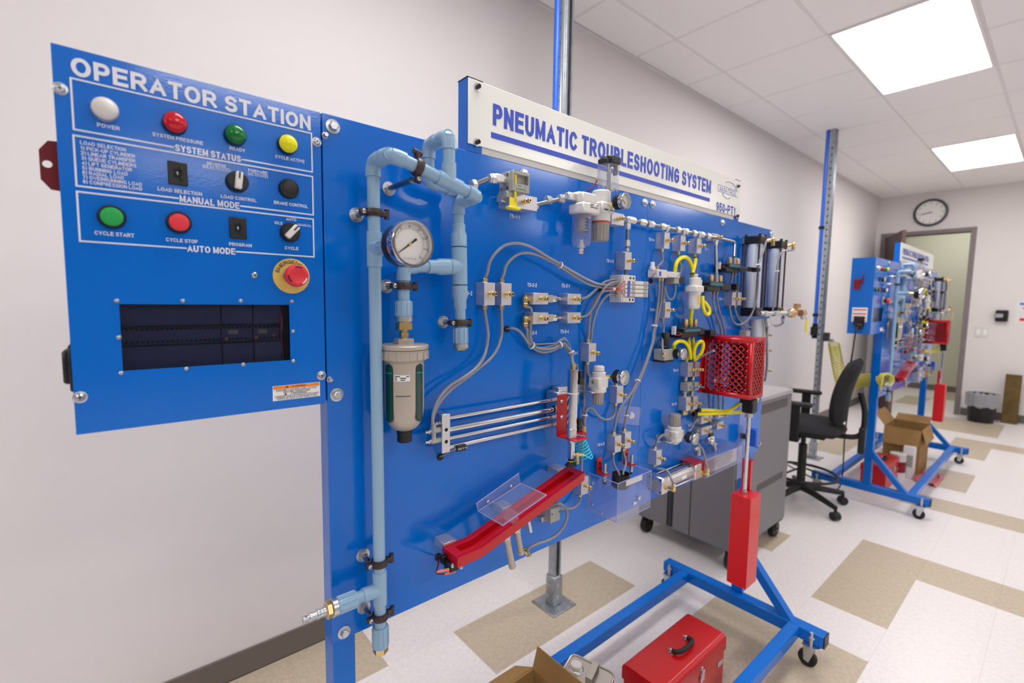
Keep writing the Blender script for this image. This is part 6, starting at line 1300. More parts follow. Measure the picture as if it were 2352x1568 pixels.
hose('grey hose from TS-5-1 block down to the black knob regulator', [bot(b51)]+P3(c7, (315, 120, .018), (308, 200, .022), (304, 280, .03), (312, 345, .046)), .0036)
yhose('yellow hose hoop left of the gauge pair, above upper block', P3(c7, (400, 300, .03), (410, 262, .034), (445, 237, .038), (490, 242, .04), (525, 280, .04), (540, 330, .038), (545, 385, .03)))
yhose('straight yellow hose under directional valve into the upper left block', [o3[0], c7(540, 300, .026), c7(542, 350, .026), top(b7a)], .0056)
yhose('yellow hose hoop right of the gauge pair beside the red cage', P3(c7, (578, 385, .03), (574, 330, .036), (590, 275, .042), (622, 240, .046), (650, 248, .046), (652, 290, .046), (635, 340, .042), (608, 372, .036), (586, 395, .028)))
yhose('second straight yellow hose into upper right block by the cage', [o3[1], c7(570, 310, .024), c7(572, 360, .022), top(b7b)], .0054)
hose('grey hose from the yellow hoop into the red cage', P3(c7, (600, 392, .03), (660, 358, .06), (705, 335, .09), (745, 318, .12)), .0036)
# check valves between upper and lower pair
for lab, p, q in (('silver check valve between the left cage-side blocks', bot(b7a), top(b7c)), ('silver check valve between the right cage-side blocks', bot(b7b), top(b7d))):
    m_ = p.lerp(q, .5); T = Thing('check_valve', lab, 'valve', m_, 'check valves beside the cage'); T.part('valve_body', MB().box(m_.x-.013, m_.x+.013, Yo(.034), B-.003, m_.z-.015, m_.z+.015, .0012), 'greyp'); T.part('ball_joint', MB().cyl(q, p, .0045, n=12).ball(O(m_, 0, 0, .022), .0075).ball(O(m_, 0, 0, -.022), .0075), 'zinc')
    T.part('flow_screw', MB().hexa((m_.x, Yo(.034), m_.z), (m_.x, Yo(.044), m_.z), .006).cyl((m_.x, Yo(.043), m_.z), (m_.x, Yo(.06), m_.z), .0035, n=10), 'zinc')
# yellow feed hoses under the cage
_, ea = belbow(t7c, O(b7c, -.004, 0, -.025), (0, 0, -1), (1, 0, 0), 1.2); _, eb = belbow(t7d, O(b7d, 0, 0, -.025), (0, 0, -1), (1, 0, .05), 1.1)
yhose('lower yellow hose from cage-side blocks sweeping up to the cage floor', [c7(575, 862, .03), c7(700, 860, .04), c7(830, 852, .055), c7(930, 848, .075), c7(1010, 835, .1), c7(1070, 800, .13), c7(1105, 760, .15), c7(1118, 725, .155)])
yhose('upper yellow hose from cage-side blocks sweeping up to the cage floor', [c7(605, 826, .03), c7(720, 828, .04), c7(820, 836, .05), c7(890, 822, .07), c7(940, 790, .09), c7(978, 755, .1), c7(985, 735, .1)])
T = Thing('hose_sleeve', 'black sleeves on the yellow hose ends below the cage', 'sleeve', c7(600, 840, .03)); T.part('sleeve', MB().cyl(c7(570, 862, .03), c7(592, 862, .031), .0082, n=16), 'black'); T.part('sleeve', MB().cyl(c7(600, 826, .03), c7(622, 826, .031), .008, n=16), 'black')
check_valve('grey check valve lying between two flat blocks under the cage', O(b7f, .024), O(b7g, -.024))
check_valve('grey check valve lying right of the flat block under yellow hoses', O(b7e, .024), O(b7h, -.02, 0, -.01))
# ---------------------------------------------------------------- lower white regulator with grey cap
rl, rli = small_reg('lower white regulator with grey cap and dark-cased gauge', (c7(425, 1040, .045).x), Yo(.036), c7(425, 1085, .04).z, c7(430, 960, .04).z, .05, True, c7(435, 858, .04).z, c7(430, 1108, .04).z, c7(592, 1075, .091).x, c7(592, 1075, .091).z, .0195, ring=False)
hose('grey hose from lower white regulator to block above long cylinder', [rli]+P3(c7, (340, 1036, .035), (300, 1045, .032), (265, 1080, .028), (250, 1120, .022))+[top(bcy)], .0036)
hose('grey hose from the lower white regulator up to the flat block', [O(b7e, -.034)]+P3(c7, (600, 905, .025), (572, 945, .03), (555, 985, .034), (525, 1008, .036)), .0036)
T = Thing('fitting_stack', 'cluster of silver hex fittings right of the lower regulator gauge', 'fitting', c7(705, 1075, .03)); p = c7(700, 1080, .035)
T.part('hex_body', MB().hexa(O(p, -.016), O(p, .02), .012).cyl(O(p, .02), O(p, .034), .007, n=12), 'zinc'); T.part('ball_end', MB().ball(O(p, 0, -.01, -.004), .013), 'alu'); T.part('wing', MB().box(p.x+.004, p.x+.03, p.y-.004, p.y+.004, p.z+.01, p.z+.02, .001), 'iron'); q = c7(752, 1130, .03); T.part('riser', MB().cyl(O(q, 0, 0, -.02), O(q, 0, 0, .012), .006, n=12).hexa(O(q, 0, 0, -.018), O(q, 0, 0, -.008), .0105).box(q.x-.022, q.x+.016, q.y-.003, q.y+.003, q.z+.002, q.z+.006), 'zinc')
T = Thing('fitting_stack', 'silver fittings below the lower regulator gauge, on red clamp', 'fitting', c7(605, 1180, .04)); q = c7(605, 1185, .04); T.part('hex_body', MB().hexa(O(q, 0, 0, -.012), O(q, 0, 0, .008), .012).cyl(O(q, 0, 0, .006), O(q, 0, 0, .022), .008, n=14), 'zinc'); T.part('side_arm', MB().cyl(O(q, -.026, 0, .012), O(q, .014, 0, .016), .0065, n=12), 'alu')
# ---------------------------------------------------------------- long lower cylinder with clear perforated cover
cy0 = Yo(.045); lc = Thing('long_cylinder', 'long silver cylinder along the bottom edge of the board', 'cylinder', (1.5, Yo(.03), .83))
lx0 = c7(288, 1450, .05).x; zc1, zc0 = c7(310, 1398, .05).z, c7(305, 1548, .05).z; sz = (zc1-zc0); sz = .056; zc = (zc1+zc0)/2+.0; yc = Yo(.03)
xm0, xm1 = c7(572, 1330, .05).x, c7(640, 1330, .05).x; xe_ = c7(950, 1240, .05).x
ec = lc.part('end_cap', MB().box(lx0, lx0+.034, yc-sz/2, yc+sz/2, zc-sz/2, zc+sz/2, .004), 'alu'); lc.part('end_disc', MB().cyl((lx0-.0006, yc, zc), (lx0+.001, yc, zc), sz*.3, n=26), 'greyk', ec)
for dy in (-1, 1):
    for dz in (-1, 1): lc.part('tie_screw', MB().cyl((lx0-.001, yc+dy*sz*.36, zc+dz*sz*.36), (lx0+.001, yc+dy*sz*.36, zc+dz*sz*.36), .0035, n=12), 'iron', ec); lc.part('tie_rod', MB().cyl((lx0+.03, yc+dy*sz*.38, zc+dz*sz*.38), (xm0+.004, yc+dy*sz*.38, zc+dz*sz*.38), .0032, n=10), 'chrome')
lc.part('barrel', MB().cyl((lx0+.033, yc, zc), (xm0+.003, yc, zc), sz*.43, n=32), 'alu'); lc.part('mid_cap', MB().box(xm0, xm1, yc-sz/2, yc+sz/2, zc-sz/2, zc+sz/2, .003), 'alu')
lc.part('barrel_label', MB().box((lx0+xm0)/2+.02, (lx0+xm0)/2+.05, yc-sz*.43-.0006, yc-sz*.42, zc-.006, zc+.006), 'sticker')
lc.part('piston_rod', MB().cyl((xm1-.002, yc, zc), (xe_-.02, yc, zc), .01, n=20), 'chrome')
for xx, lab in ((lx0+.02, 0), (xm0+.03, 1)):
    bq2 = lc.part('brass_elbow', MB().hexa((xx, yc-sz/2, zc-.004), (xx, yc-sz/2-.008, zc-.004), .0085).cyl((xx, yc-sz/2-.006, zc-.004), (xx, yc-sz/2-.026, zc-.004), .006, n=12).ball((xx, yc-sz/2-.027, zc-.004), .008).hexa((xx, yc-sz/2-.027, zc+.004), (xx, yc-sz/2-.027, zc+.018), .0075), 'brass')
hose('grey hose from block to left brass elbow of long cylinder', [bot(bcy)]+P3(c7, (265, 1328, .03), (320, 1335, .045), (358, 1365, .06), (375, 1410, .075))+[V((lx0+.02, yc-sz/2-.027, zc+.016))], .0036)
hose('grey hose from lower regulator gauge to the middle brass elbow', P3(c7, (608, 1110, .06), (630, 1140, .062), (655, 1180, .066), (668, 1235, .072))+[V((xm0+.03, yc-sz/2-.027, zc+.016))], .0036)
rc_ = Thing('clamp_bracket', 'red bracket over the middle of the long cylinder', 'bracket', (xm0, yc, zc+sz/2)); rc_.part('bracket_plate', MB().box(xm0-.006, xm1+.002, yc-sz/2-.003, B, zc+sz/2+.001, zc+sz/2+.004, .0005).box(xm1-.01, xm1+.002, yc-sz/2-.004, yc-sz/2-.001, zc-sz*.35, zc+sz/2+.004, .0005), 'red')
for px, py in ((640, 1245), (640, 1268)): screw(rc_, O(c7(px, py, .07), 0, 0, 0), .0035) if False else None
pcv = Thing('perforated_cover', 'clear perforated cover over the right end of long cylinder', 'cover', (xe_-.1, Yo(.06), zc)); zt_ = c7(800, 1200, .06).z; x0, x1 = xm1+.004, xe_+.01; zt_ = zc+sz*.62; zb_ = zc-sz*.55; yv = Yo(.064)
pcv.part('cover_shell', MB().box(x0, x1, yv, yv+.002, zb_, zt_).box(x0, x1, yv+.002, B, zt_-.002, zt_).box(x1-.002, x1, yv+.002, B, zb_, zt_-.002), 'acrylic')
pcv.part('inner_plate', MB().box(x0+.004, x1-.02, Yo(.05), Yo(.047), zb_+.004, zt_-.012, .0005), 'alu_w'); mb = MB()
for i in range(26):
    for j in range(7): x = x0+.014+i*.0085+(j % 2)*.004; z = zb_+.01+j*.0068; mb.prism([(x+.0024*math.cos(k*math.pi/3), Yo(.0502), z+.0024*math.sin(k*math.pi/3)) for k in range(6)], (0, -.0003, 0))
pcv.part('perforation', mb, 'iron', kind='stuff'); pcv.part('cover_edge', MB().cyl((x0, yv, zt_), (x1, yv, zt_), .0011, n=6).cyl((x1, yv, zb_), (x1, yv, zt_), .0011, n=6).cyl((x0, yv, zb_), (x1, yv, zb_), .0011, n=6).cyl((x1, yv, zt_), (x1, B, zt_), .0011, n=6), 'edge')
# ---------------------------------------------------------------- red cage with lift cylinder, rod and weight
gx0, gz1, gz0 = 1.657, 1.335, 1.125; gd = .174; gx1 = gx0+.102
cg = Thing('red_cage', 'red perforated steel guard cage on the right of board', 'guard', (gx0, Yo(gd/2), gz0))
def perf(o, du, dv, U, Vv, nu, nv, mb, hole=.66, bd=.014):
    """sheet o + u*du + v*dv with a staggered grid of diamond holes"""
    pu, pv = (U-2*bd)/nu, (Vv-2*bd)/nv; P = lambda u, v: V(o)+V(du)*u+V(dv)*v
    def poly(q): b = len(mb.v); mb.v.extend(P(*t) for t in q); mb.f.append(tuple(range(b, b+len(q))))
    for q in (((0, 0), (U, 0), (U, bd), (0, bd)), ((0, Vv-bd), (U, Vv-bd), (U, Vv), (0, Vv)), ((0, bd), (bd, bd), (bd, Vv-bd), (0, Vv-bd)), ((U-bd, bd), (U, bd), (U, Vv-bd), (U-bd, Vv-bd))): poly(q)
    def cell(cu, cv):
        a = [(cu-pu/2, cv), (cu, cv-pv/2), (cu+pu/2, cv), (cu, cv+pv/2)]; b = [(cu+(x-cu)*hole, cv+(y-cv)*hole) for x, y in a]
        for i in range(4): j = (i+1) % 4; poly((a[i], a[j], b[j], b[i]))
    for i in range(nu):
        for j in range(nv): cell(bd+(i+.5)*pu, bd+(j+.5)*pv)
    for i in range(1, nu):
        for j in range(1, nv): cell(bd+i*pu, bd+j*pv)
    for i in range(nu):
        for v, s in ((bd, 1), (Vv-bd, -1)):
            u = bd+i*pu; poly(((u, v), (u+pu, v), (u+pu/2, v+s*pv/2)))
    for j in range(nv):
        for u, s in ((bd, 1), (U-bd, -1)):
            v = bd+j*pv; poly(((u, v), (u, v+pv), (u+s*pu/2, v+pv/2)))
    return mb
def sheet(name, mb, T, th=.0016):
    o = T.part(name, mb, 'red'); m_ = o.modifiers.new('solid', 'SOLIDIFY'); m_.thickness = th; m_.offset = 0; return o
sheet('cage_side', perf((gx0, B-.001, gz0), (0, -1, 0), (0, 0, 1), gd, gz1-gz0, 6, 8, MB(), .75, .015), cg); sheet('cage_front', perf((gx0, Yo(gd), gz0), (1, 0, 0), (0, 0, 1), gx1-gx0, gz1-gz0, 4, 8, MB(), .74, .011), cg); sheet('cage_side', perf((gx1, B-.001, gz0), (0, -1, 0), (0, 0, 1), gd, gz1-gz0, 6, 8, MB(), .75, .015), cg)
cg.part('cage_top', MB().box(gx0-.001, gx1+.001, Yo(gd+.001), B-.001, gz1, gz1+.0016), 'red'); cg.part('cage_flange', MB().box(gx0-.016, gx0-.0008, B-.002, B, gz0, gz1, .0004), 'red')
for z in (gz0+.03, gz1-.03): screw(cg, (gx0-.009, B-.002, z), .004)
lcx, lcy = 1.73, Yo(.145)
# things inside and below the cage
T = Thing('lift_cylinder', 'black lift cylinder in the red cage, rod reaching the weight', 'cylinder', (1.715, Yo(.1), 1.13)); bx = lambda u: gx0+u
T.part('cylinder_body', MB().box(lcx-.02, lcx+.02, Yo(.165), Yo(.125), 1.066, 1.118, .004).box(bx(.03), bx(.09), Yo(.165), Yo(.085), 1.13, 1.31, .004).box(bx(.05), bx(.085), Yo(.16), Yo(.12), 1.1, 1.131), 'black')
T.part('silver_collar', MB().cyl((lcx, lcy, 1.05), (lcx, lcy, 1.067), .013, n=18), 'zinc'); T.part('rod', MB().cyl((lcx, lcy, .76), (lcx, lcy, 1.055), .0068, n=16), 'chrome')
mb = MB()
for u, o_ in ((.03, .03), (.06, .05), (.045, .08)): mb.cyl((bx(u), Yo(o_), gz0+.04), (bx(u)+.012, Yo(o_+.01), gz0+.06), .008, n=12)
T.part('inner_fitting', mb, 'zinc'); T.part('inner_brass', MB().hexa((bx(.05), Yo(.15), gz0+.035), (bx(.05), Yo(.165), gz0+.035), .008), 'brass')
wx0, wo = 1.7, .185; wz1, wz0 = at(1727, 1145, wo).z, at(1711, 1356, wo).z
wx0 = at(1719, 1250, wo).x; ww = at(1742, 1240, wo).x-wx0; wx1 = wx0+ww
WT = Thing('red_weight', 'tall red box weight hanging below the red cage', 'weight', ((wx0+wx1)/2, lcy, wz0)); wb = Yo(.115)
WT.part('weight_box', MB().box(wx0, wx1, Yo(wo), wb, wz0, wz1, .0012), 'redl'); tz1 = at(1738, 1053, .15).z
WT.part('upright_tab', MB().box(wx1-.016, wx1, Yo(.15), Yo(.118), wz1, tz1, .0008).box(wx1-.014, wx1+.01, Yo(.152), Yo(.118), tz1-.002, tz1, .0004), 'redl'); WT.part('rod_nut', MB().hexa((lcx, lcy, wz1), (lcx, lcy, wz1+.008), .011), 'zinc')
# acrylic strip and blue sensor behind the rod
T = Thing('acrylic_shield', 'narrow clear plastic shield on the lower right of board', 'shield', (2.0, Yo(.012), .95)); T.part('clear_sheet', MB().box(1.965, 2.065, Yo(.012), Yo(.009), .72, 1.09), 'acrylic'); T.part('sheet_edge', MB().cyl((1.965, Yo(.012), .72), (1.965, Yo(.012), 1.09), .001, n=6).cyl((2.065, Yo(.012), .72), (2.065, Yo(.012), 1.09), .001, n=6), 'edge')
q = c7(1100, 1060, .05); T = Thing('blue_sensor', 'dark blue sensor block with silver bolt beside the lift rod', 'sensor', q); T.part('sensor_body', MB().box(q.x-.012, q.x+.02, Yo(.06), Yo(.03), q.z-.04, q.z+.035, .004), 'bluepipe'); T.part('bolt', MB().hexa((q.x+.02, Yo(.05), q.z-.045), (q.x+.046, Yo(.05), q.z-.04), .007).cyl((q.x+.046, Yo(.05), q.z-.04), (q.x+.06, Yo(.05), q.z-.038), .0045, n=10), 'steel'); T.part('arm', MB().box(q.x-.03, q.x-.01, Yo(.03), B, q.z-.01, q.z+.01, .001), 'iron')
hose('thin grey hose pair dropping behind the cage, left one', P3(c7, (785, 700, .02), (788, 760, .02), (790, 860, .02)), .0034); hose('thin grey hose pair dropping behind the cage, right one', P3(c7, (828, 700, .02), (826, 760, .02), (822, 850, .02)), .0034)
# ---------------------------------------------------------------- twin tall cylinders
def tall(lab, x0, x1, yt, yb, fx, fy):
    w = .062; d0, d1 = .012, .012+w; p = c6(x0, (yt+yb)/2, d0); X0 = p.x; X1 = X0+w; z1, z0 = c6((x0+x1)/2, yt, .05).z, c6((x0+x1)/2, yb, .05).z; xc, yc_ = (X0+X1)/2, Yo((d0+d1)/2)
    T = Thing('tall_cylinder', lab, 'cylinder', (xc, yc_, z0), 'tall black-capped cylinders')
    for a, b in ((z1-.03, z1), (z0, z0+.034)): T.part('end_cap', MB().box(X0, X1, Yo(d1), Yo(d0), a, b, .003), 'black')
    T.part('barrel', MB().cyl((xc, yc_, z0+.03), (xc, yc_, z1-.028), w*.44, n=32), 'tank_w')
    for sx in (-1, 1):
        for sy in (-1, 1): T.part('tie_rod', MB().cyl((xc+sx*w*.42, yc_+sy*w*.42, z0+.03), (xc+sx*w*.42, yc_+sy*w*.42, z1+.004), .0036, n=10).hexa((xc+sx*w*.42, yc_+sy*w*.42, z1), (xc+sx*w*.42, yc_+sy*w*.42, z1+.007), .006), 'iron')
    T.part('brass_elbow', MB().cyl((X1-.002, Yo(d1)-.001, z1-.016), (X1+.004, Yo(d1)-.018, z1-.012), .007, n=12).ball((X1+.004, Yo(d1)-.02, z1-.012), .009).hexa((X1+.004, Yo(d1)-.02, z1-.022), (X1+.004, Yo(d1)-.02, z1-.036), .0075), 'brass')
    T.part('foot_brass', MB().hexa((xc+.01, Yo(d1), z0+.016), (xc+.01, Yo(d1)-.014, z0+.016), .0085), 'brass')
    T.part('mount', MB().box(X0+.01, X1-.01, Yo(d0), B, z0+.004, z0+.03).box(X0+.01, X1-.01, Yo(d0), B, z1-.026, z1-.004), 'zinc')
    return V((X1+.004, Yo(d1)-.02, z1-.036)), V((X0, Yo(d1), z0)), X1
e1, f1, xr1 = tall('tall black-capped silver cylinder, left one above the red cage', 1312, 1480, 455, 1320, 0, 0); e2, f2, xr2 = tall('tall black-capped silver cylinder, right one at the board corner', 1545, 1700, 510, 1310, 0, 0)
hose('thin hose down the front of the right tall cylinder', [e2]+P3(c6, (1730, 640, .09), (1690, 760, .09), (1668, 900, .09), (1655, 1100, .09), (1635, 1270, .085)), .0036)
tie('white tie on the hose at the left tall cylinder', c6(1478, 770, .092), (0, 0, 1), .009); tie('white tie on the hose at the right tall cylinder', c6(1672, 840, .093), (0, 0, 1), .009)
q = c6(1420, 820, .09); T = Thing('cylinder_clamp', 'black clamp bar across the middle of left tall cylinder', 'clamp', q); T.part('clamp_bar', MB().box(q.x-.01, q.x+.052, Yo(.084), Yo(.076), q.z-.009, q.z+.009, .002).box(q.x+.02, q.x+.05, Yo(.1), Yo(.084), q.z-.008, q.z+.008, .003), 'black')
# bronze ball valve with yellow lever at the board's right edge
p0, p1 = c6(1540, 1285, .1), c6(1820, 1292, .1); T = Thing('ball_valve', 'bronze ball valve with yellow lever at right edge of the board', 'valve', c6(1880, 1290, .1)); zq = (p0.z+p1.z)/2
L = lambda px: V((c6(px, 1290, .1).x, Yo(.1), zq))
T.part('feed_pipe', MB().cyl(L(1500), L(1830), .0078, n=16).hexa(L(1540), L(1570), .012).hexa(L(1640), L(1690), .0125).hexa(L(1785), L(1815), .012), 'zinc')
T.part('valve_body', MB().lathe(L(1810), (1, 0, 0), [(.011, 0), (.012, .01), (.019, .02), (.019, .036), (.013, .046), (.013, .058)], 20).cyl(L(1880), O(L(1880), 0, 0, .034), .009, n=14).hexa(O(L(1890), .0, 0, .022), O(L(1890), .0, 0, .04), .015).hexa(L(1930), L(1965), .016), 'bronze'); T.part('outlet', MB().cyl(L(1945), O(L(1960), .004, 0, -.02), .012, n=14), 'zinc')
T.part('lever', MB().box(L(1965).x, L(1985).x, Yo(.112), Yo(.108), c6(1970, 1490, .1).z, c6(1970, 1350, .1).z, .002), 'yellow'); T.part('lever_arm', MB().cyl(L(1960), V((L(1975).x, Yo(.11), c6(1970, 1352, .1).z)), .003, n=8), 'zinc')
hose('dark steel hose curving below the bronze ball valve', P3(c6, (1600, 1420, .08), (1680, 1420, .085), (1735, 1400, .09), (1752, 1355, .095), (1750, 1320, .1)), .0045, 'steel'); T = Thing('elbow_joint', 'silver elbow joints below the bronze ball valve', 'fitting', c6(1610, 1400, .08)); T.part('elbow_joint', MB().hexa(c6(1590, 1418, .08), c6(1625, 1420, .08), .009).hexa(c6(1752, 1370, .094), c6(1750, 1330, .099), .009).cyl(c6(1575, 1330, .08), c6(1590, 1420, .08), .011, n=14), 'zinc')
hose('grey rigid pipe down the right board edge behind the cage', P3(c6, (1575, 1430, .06), (1575, 1500, .06))+[at(1762, 800, .05), at(1761, 850, .05), at(1757, 875, .04)], .0045, 'steel', 4)
T = Thing('lower_barrel', 'lower silver barrels below the tall cylinders behind the cage', 'cylinder', c6(1450, 1480, .04)); T.part('barrel', MB().cyl(c6(1450, 1345, .04), c6(1450, 1600, .04), .022, n=24), 'tank_w'); T.part('side_bar', MB().cyl(c6(1515, 1345, .05), c6(1515, 1600, .05), .008, n=14).cyl(c6(1545, 1345, .05), c6(1545, 1600, .05), .008, n=14), 'zinc'); q = c6(1340, 1500, .03); T.part('grey_block', MB().cbox(q, .018, .014, .012, .001), 'greyp')
IN_RIG[0] = False
# ================================================================ the far trainer: the same unit again, moved along the back wall
DX = V((3.88, -.01, 0)); SKIP = ('lettering', 'letter', 'cross_slot', 'print_row', 'numeral', 'unit_text', 'scale_marks', 'port_hole', 'printed_frame', 'tape', 'digit', 'pointer_line', 'hub', 'thread_tape', 'screw', 'needle',
        'level_scale', 'joint_lines', 'tie_screw', 'port_screw', 'hex_socket', 'emblem_arcs', 'emblem_frame', 'drain_mark', 'terminal_row', 'status_lamp', 'display', 'module_joint', 'arrow_mark', 'perforation', 'seam_groove', 'bolt_head', 'socket_screw', 'washer', 'clamp_screw')
# far copies that stand wholly behind other things are left out
UNSEEN = {'white cable tie where two hoses meet left of the small regulator',
          'white cable tie on the long hose pair above the small gauge',
          'silver check valve in upper row between TS-2-2 and TS-2-1 blocks',
          'silver check valve in lower row between TS-2-3 and TS-2-4 blocks',
          'grey check valve lying between two flat blocks under the cage',
          'grey check valve lying right of the flat block under yellow hoses',
          'clear plastic pouch with round white sticker taped to the board',
          'small square grey valve with brass fittings under the chute',
          'grey hose from left test block curving down to the rod cylinder',
          'grey hose from second test block curving down to the rod cylinder',
          'grey hose from the grey valve up to the chute end block',
          'grey hose from the front TS-6-2 block down into the cup',
          'grey hose from the lower white regulator up to the flat block',
          'small silver mounting plate under the chute beside the slim cylinders',
          'red sensor bracket at left corner of the clear box',
          'red sensor bracket behind the rear TS-6-2 block',
          'silver test block at right board edge, topmost beside the cage',
          'silver test block under the regulator gauge, start of the fitting row'}
FAR = ' on the far trainer'
far = {}
def size(o):
    if o.type != 'MESH': return 9
    xs = [c[:] for c in o.bound_box]; return max(max(c[i] for c in xs)-min(c[i] for c in xs) for i in range(3))
kids = {}
for o in bpy.data.objects:
    if o.parent: kids.setdefault(o.parent.name, []).append(o)
for o in RIG:
    if o['label'].replace(' on the near trainer', '') in UNSEEN: continue
    c = o.copy(); COL.objects.link(c); c.location = o.location+DX; c['label'] = o['label'].replace(' on the near trainer', FAR)
    if 'group' in o: c['group'] = o['group'].replace(' on the near trainer', FAR)
    far[o.name] = c; big = o.name.startswith('header_sign')
    for k in kids.get(o.name, []):
        base = k.name.split('.')[0]
        if (base in SKIP and not (big and size(k) > .3)) or size(k) < .012: continue
        d = k.copy(); COL.objects.link(d); d.parent = c
        for g_k in kids.get(k.name, []):
            if g_k.name.split('.')[0] in SKIP or size(g_k) < .012: continue
            h_ = g_k.copy(); COL.objects.link(h_); h_.parent = d
fo_ = next(v for k, v in far.items() if k.startswith('operator_station'))
def fpart(name, mb, m, parent=None): 
    o = bpy.data.objects.new(name, mesh_of(mb, name, m, fo_.location)); COL.objects.link(o); o.parent = parent or fo_; return o
xf = PX0+DX.x-.0005
ws_ = fpart('side_sticker', MB().box(xf-.001, xf, B+.012, B+.098, 1.345, 1.44), 'sticker')
for z in (1.425, 1.398, 1.372, 1.354): fpart('red_text_bar', MB().box(xf-.0015, xf-.001, B+.018, B+.092, z-.004, z+.004), 'redcap', ws_)
fpart('lockout_mount', MB().box(xf-.006, xf, B+.06, B+.1, 1.56, 1.63, .003), 'maroon'); fpart('plug_body', MB().box(xf-.03, xf, B+.03, B+.07, 1.295, 1.33, .006), 'black')
solo('power_cord', MB().tube(smooth([(xf-.03, B+.05, 1.31), (xf-.06, B+.055, 1.28), (xf-.03, B+.07, 1.15), (xf+.14, B+.12, 1.0), (xf+.3, B+.15, .8), (xf+.46, B+.2, .45), (xf+.5, B+.22, .02), (xf+.58, B+.4, .006), (xf+.9, B+.85, .006)], 8), .005, 8), 'black', 'black power cord hanging from the far operator station box to floor', 'cord')
NEAR[0] = ''
# ---------------------------------------------------------------- tool boxes
def toolbox(lab, x0, x1, y0, y1, h):
    T = Thing('toolbox', lab, 'toolbox', ((x0+x1)/2, (y0+y1)/2, 0), 'red steel toolboxes'); zs = h*.74
    T.part('box_body', MB().box(x0+.003, x1-.003, y0+.003, y1-.003, 0, zs, .006), 'red')
    r = .018; pr = [(y0, zs-.006), (y1, zs-.006)]
    for i in range(5): a = math.pi/2*i/4; pr.append((y1-r+r*math.cos(a), h-r+r*math.sin(a)))
    for i in range(5): a = math.pi/2+math.pi/2*i/4; pr.append((y0+r+r*math.cos(a), h-r+r*math.sin(a)))
    T.part('lid', MB().prism([(x0, y, z) for y, z in pr], (x1-x0, 0, 0)), 'red')
    xm, ym = (x0+x1)/2+.016, (y0+y1)/2
    for s in (-1, 1): T.part('handle_mount', MB().cyl((xm+s*.052, ym, h), (xm+s*.052, ym, h+.004), .011, n=16).ball((xm+s*.052, ym, h+.008), .0075).cyl((xm+s*.052, ym-.012, h+.008), (xm+s*.052, ym+.012, h+.008), .003, n=8), 'chrome')
    T.part('handle', MB().tube(smooth([(xm-.052, ym-.004, h+.008), (xm-.05, ym-.02, h+.013), (xm-.034, ym-.032, h+.017), (xm, ym-.035, h+.018), (xm+.034, ym-.032, h+.017), (xm+.05, ym-.02, h+.013), (xm+.052, ym-.004, h+.008)], 6), .0078, 12), 'rubber')
    for x in (x0+.12, x1-.185):
        l = T.part('latch', MB().box(x-.006, x+.006, y0-.004, y0+.002, zs-.04, zs+.012, .0015), 'chrome')
        T.part('latch_wire', MB().tube([(x-.005, y0-.007, zs-.03), (x-.005, y0-.008, zs+.01), (x+.005, y0-.008, zs+.01), (x+.005, y0-.007, zs-.03)], .0016, 8), 'chrome', l); T.part('latch_hook', MB().box(x-.005, x+.005, y0-.005, y0+.002, zs+.005, zs+.02, .0015), 'chrome', l)
    T.part('name_plate', MB().box(x1-.06, x1-.02, y0-.0015, y0+.003, zs-.052, zs-.036, .0006), 'zinc')
    return T
toolbox('glossy red toolbox with black handle under the near board', 1.312, 1.735, .757, .925, .2)
toolbox('red toolbox on the floor under the far trainer', 4.56, 4.98, .84, 1.01, .2)
# ---------------------------------------------------------------- tin can beside the carton
A_, ax1, ax2 = V((1.165, 1.027, 0)), V((.043, -.151, 0)), V((-.095, -.037, 0)); u1, u2 = ax1.normalized(), ax2.normalized(); L1, L2 = .158, .102
Mc = Matrix(((u1.x, u2.x, 0, A_.x), (u1.y, u2.y, 0, A_.y), (0, 0, 1, 0), (0, 0, 0, 1)))
T = Thing('solvent_can', 'silver rectangular tin can with white screw cap, left of the red toolbox', 'can', A_+ax1*.5+ax2*.5)
def rrect(x0, x1, y0, y1, r, z, n=5): return [Mc @ V((cx+r*math.cos(a), cy+r*math.sin(a), z)) for cx, cy, a0 in ((x1-r, y1-r, 0), (x0+r, y1-r, 1), (x0+r, y0+r, 2), (x1-r, y0+r, 3)) for a in [(a0+i/(n-1))*math.pi/2 for i in range(n)]]
T.part('can_body', MB().prism(rrect(0, L1, 0, L2, .02, 0), (0, 0, .242)), 'tin')
rim = rrect(.001, L1-.001, .001, L2-.001, .02, .2445); T.part('top_rim', MB().tube(rim+[rim[0]], .0032, 8), 'tin'); T.part('top_panel', MB().prism(rrect(.004, L1-.004, .004, L2-.004, .018, .242), (0, 0, .001)), 'tin')
cp = Mc @ V((.036, .055, .243)); q = T.part('neck_ring', MB().lathe(cp, (0, 0, 1), [(.026, 0), (.024, .003), (.019, .005)], 24), 'tin'); T.part('screw_cap', MB().lathe(O(cp, 0, 0, .005), (0, 0, 1), [(.0178, 0), (.0182, .002), (.0182, .012), (.016, .014), (.008, .0146), (.0001, .0146)], 24), 'white', q)
T.part('strap_handle', MB().box(.082, .104, .012, .09, .262, .2635, .0005, Mc).box(.082, .104, .012, .0135, .243, .263, 0, Mc).box(.082, .104, .0885, .09, .243, .263, 0, Mc), 'tin')
T.part('red_label', MB().box(L1-.012, L1+.0006, .02, L2-.02, .03, .2, 0, Mc).box(.03, L1-.03, -.0006, .01, .03, .2, 0, Mc), 'red')
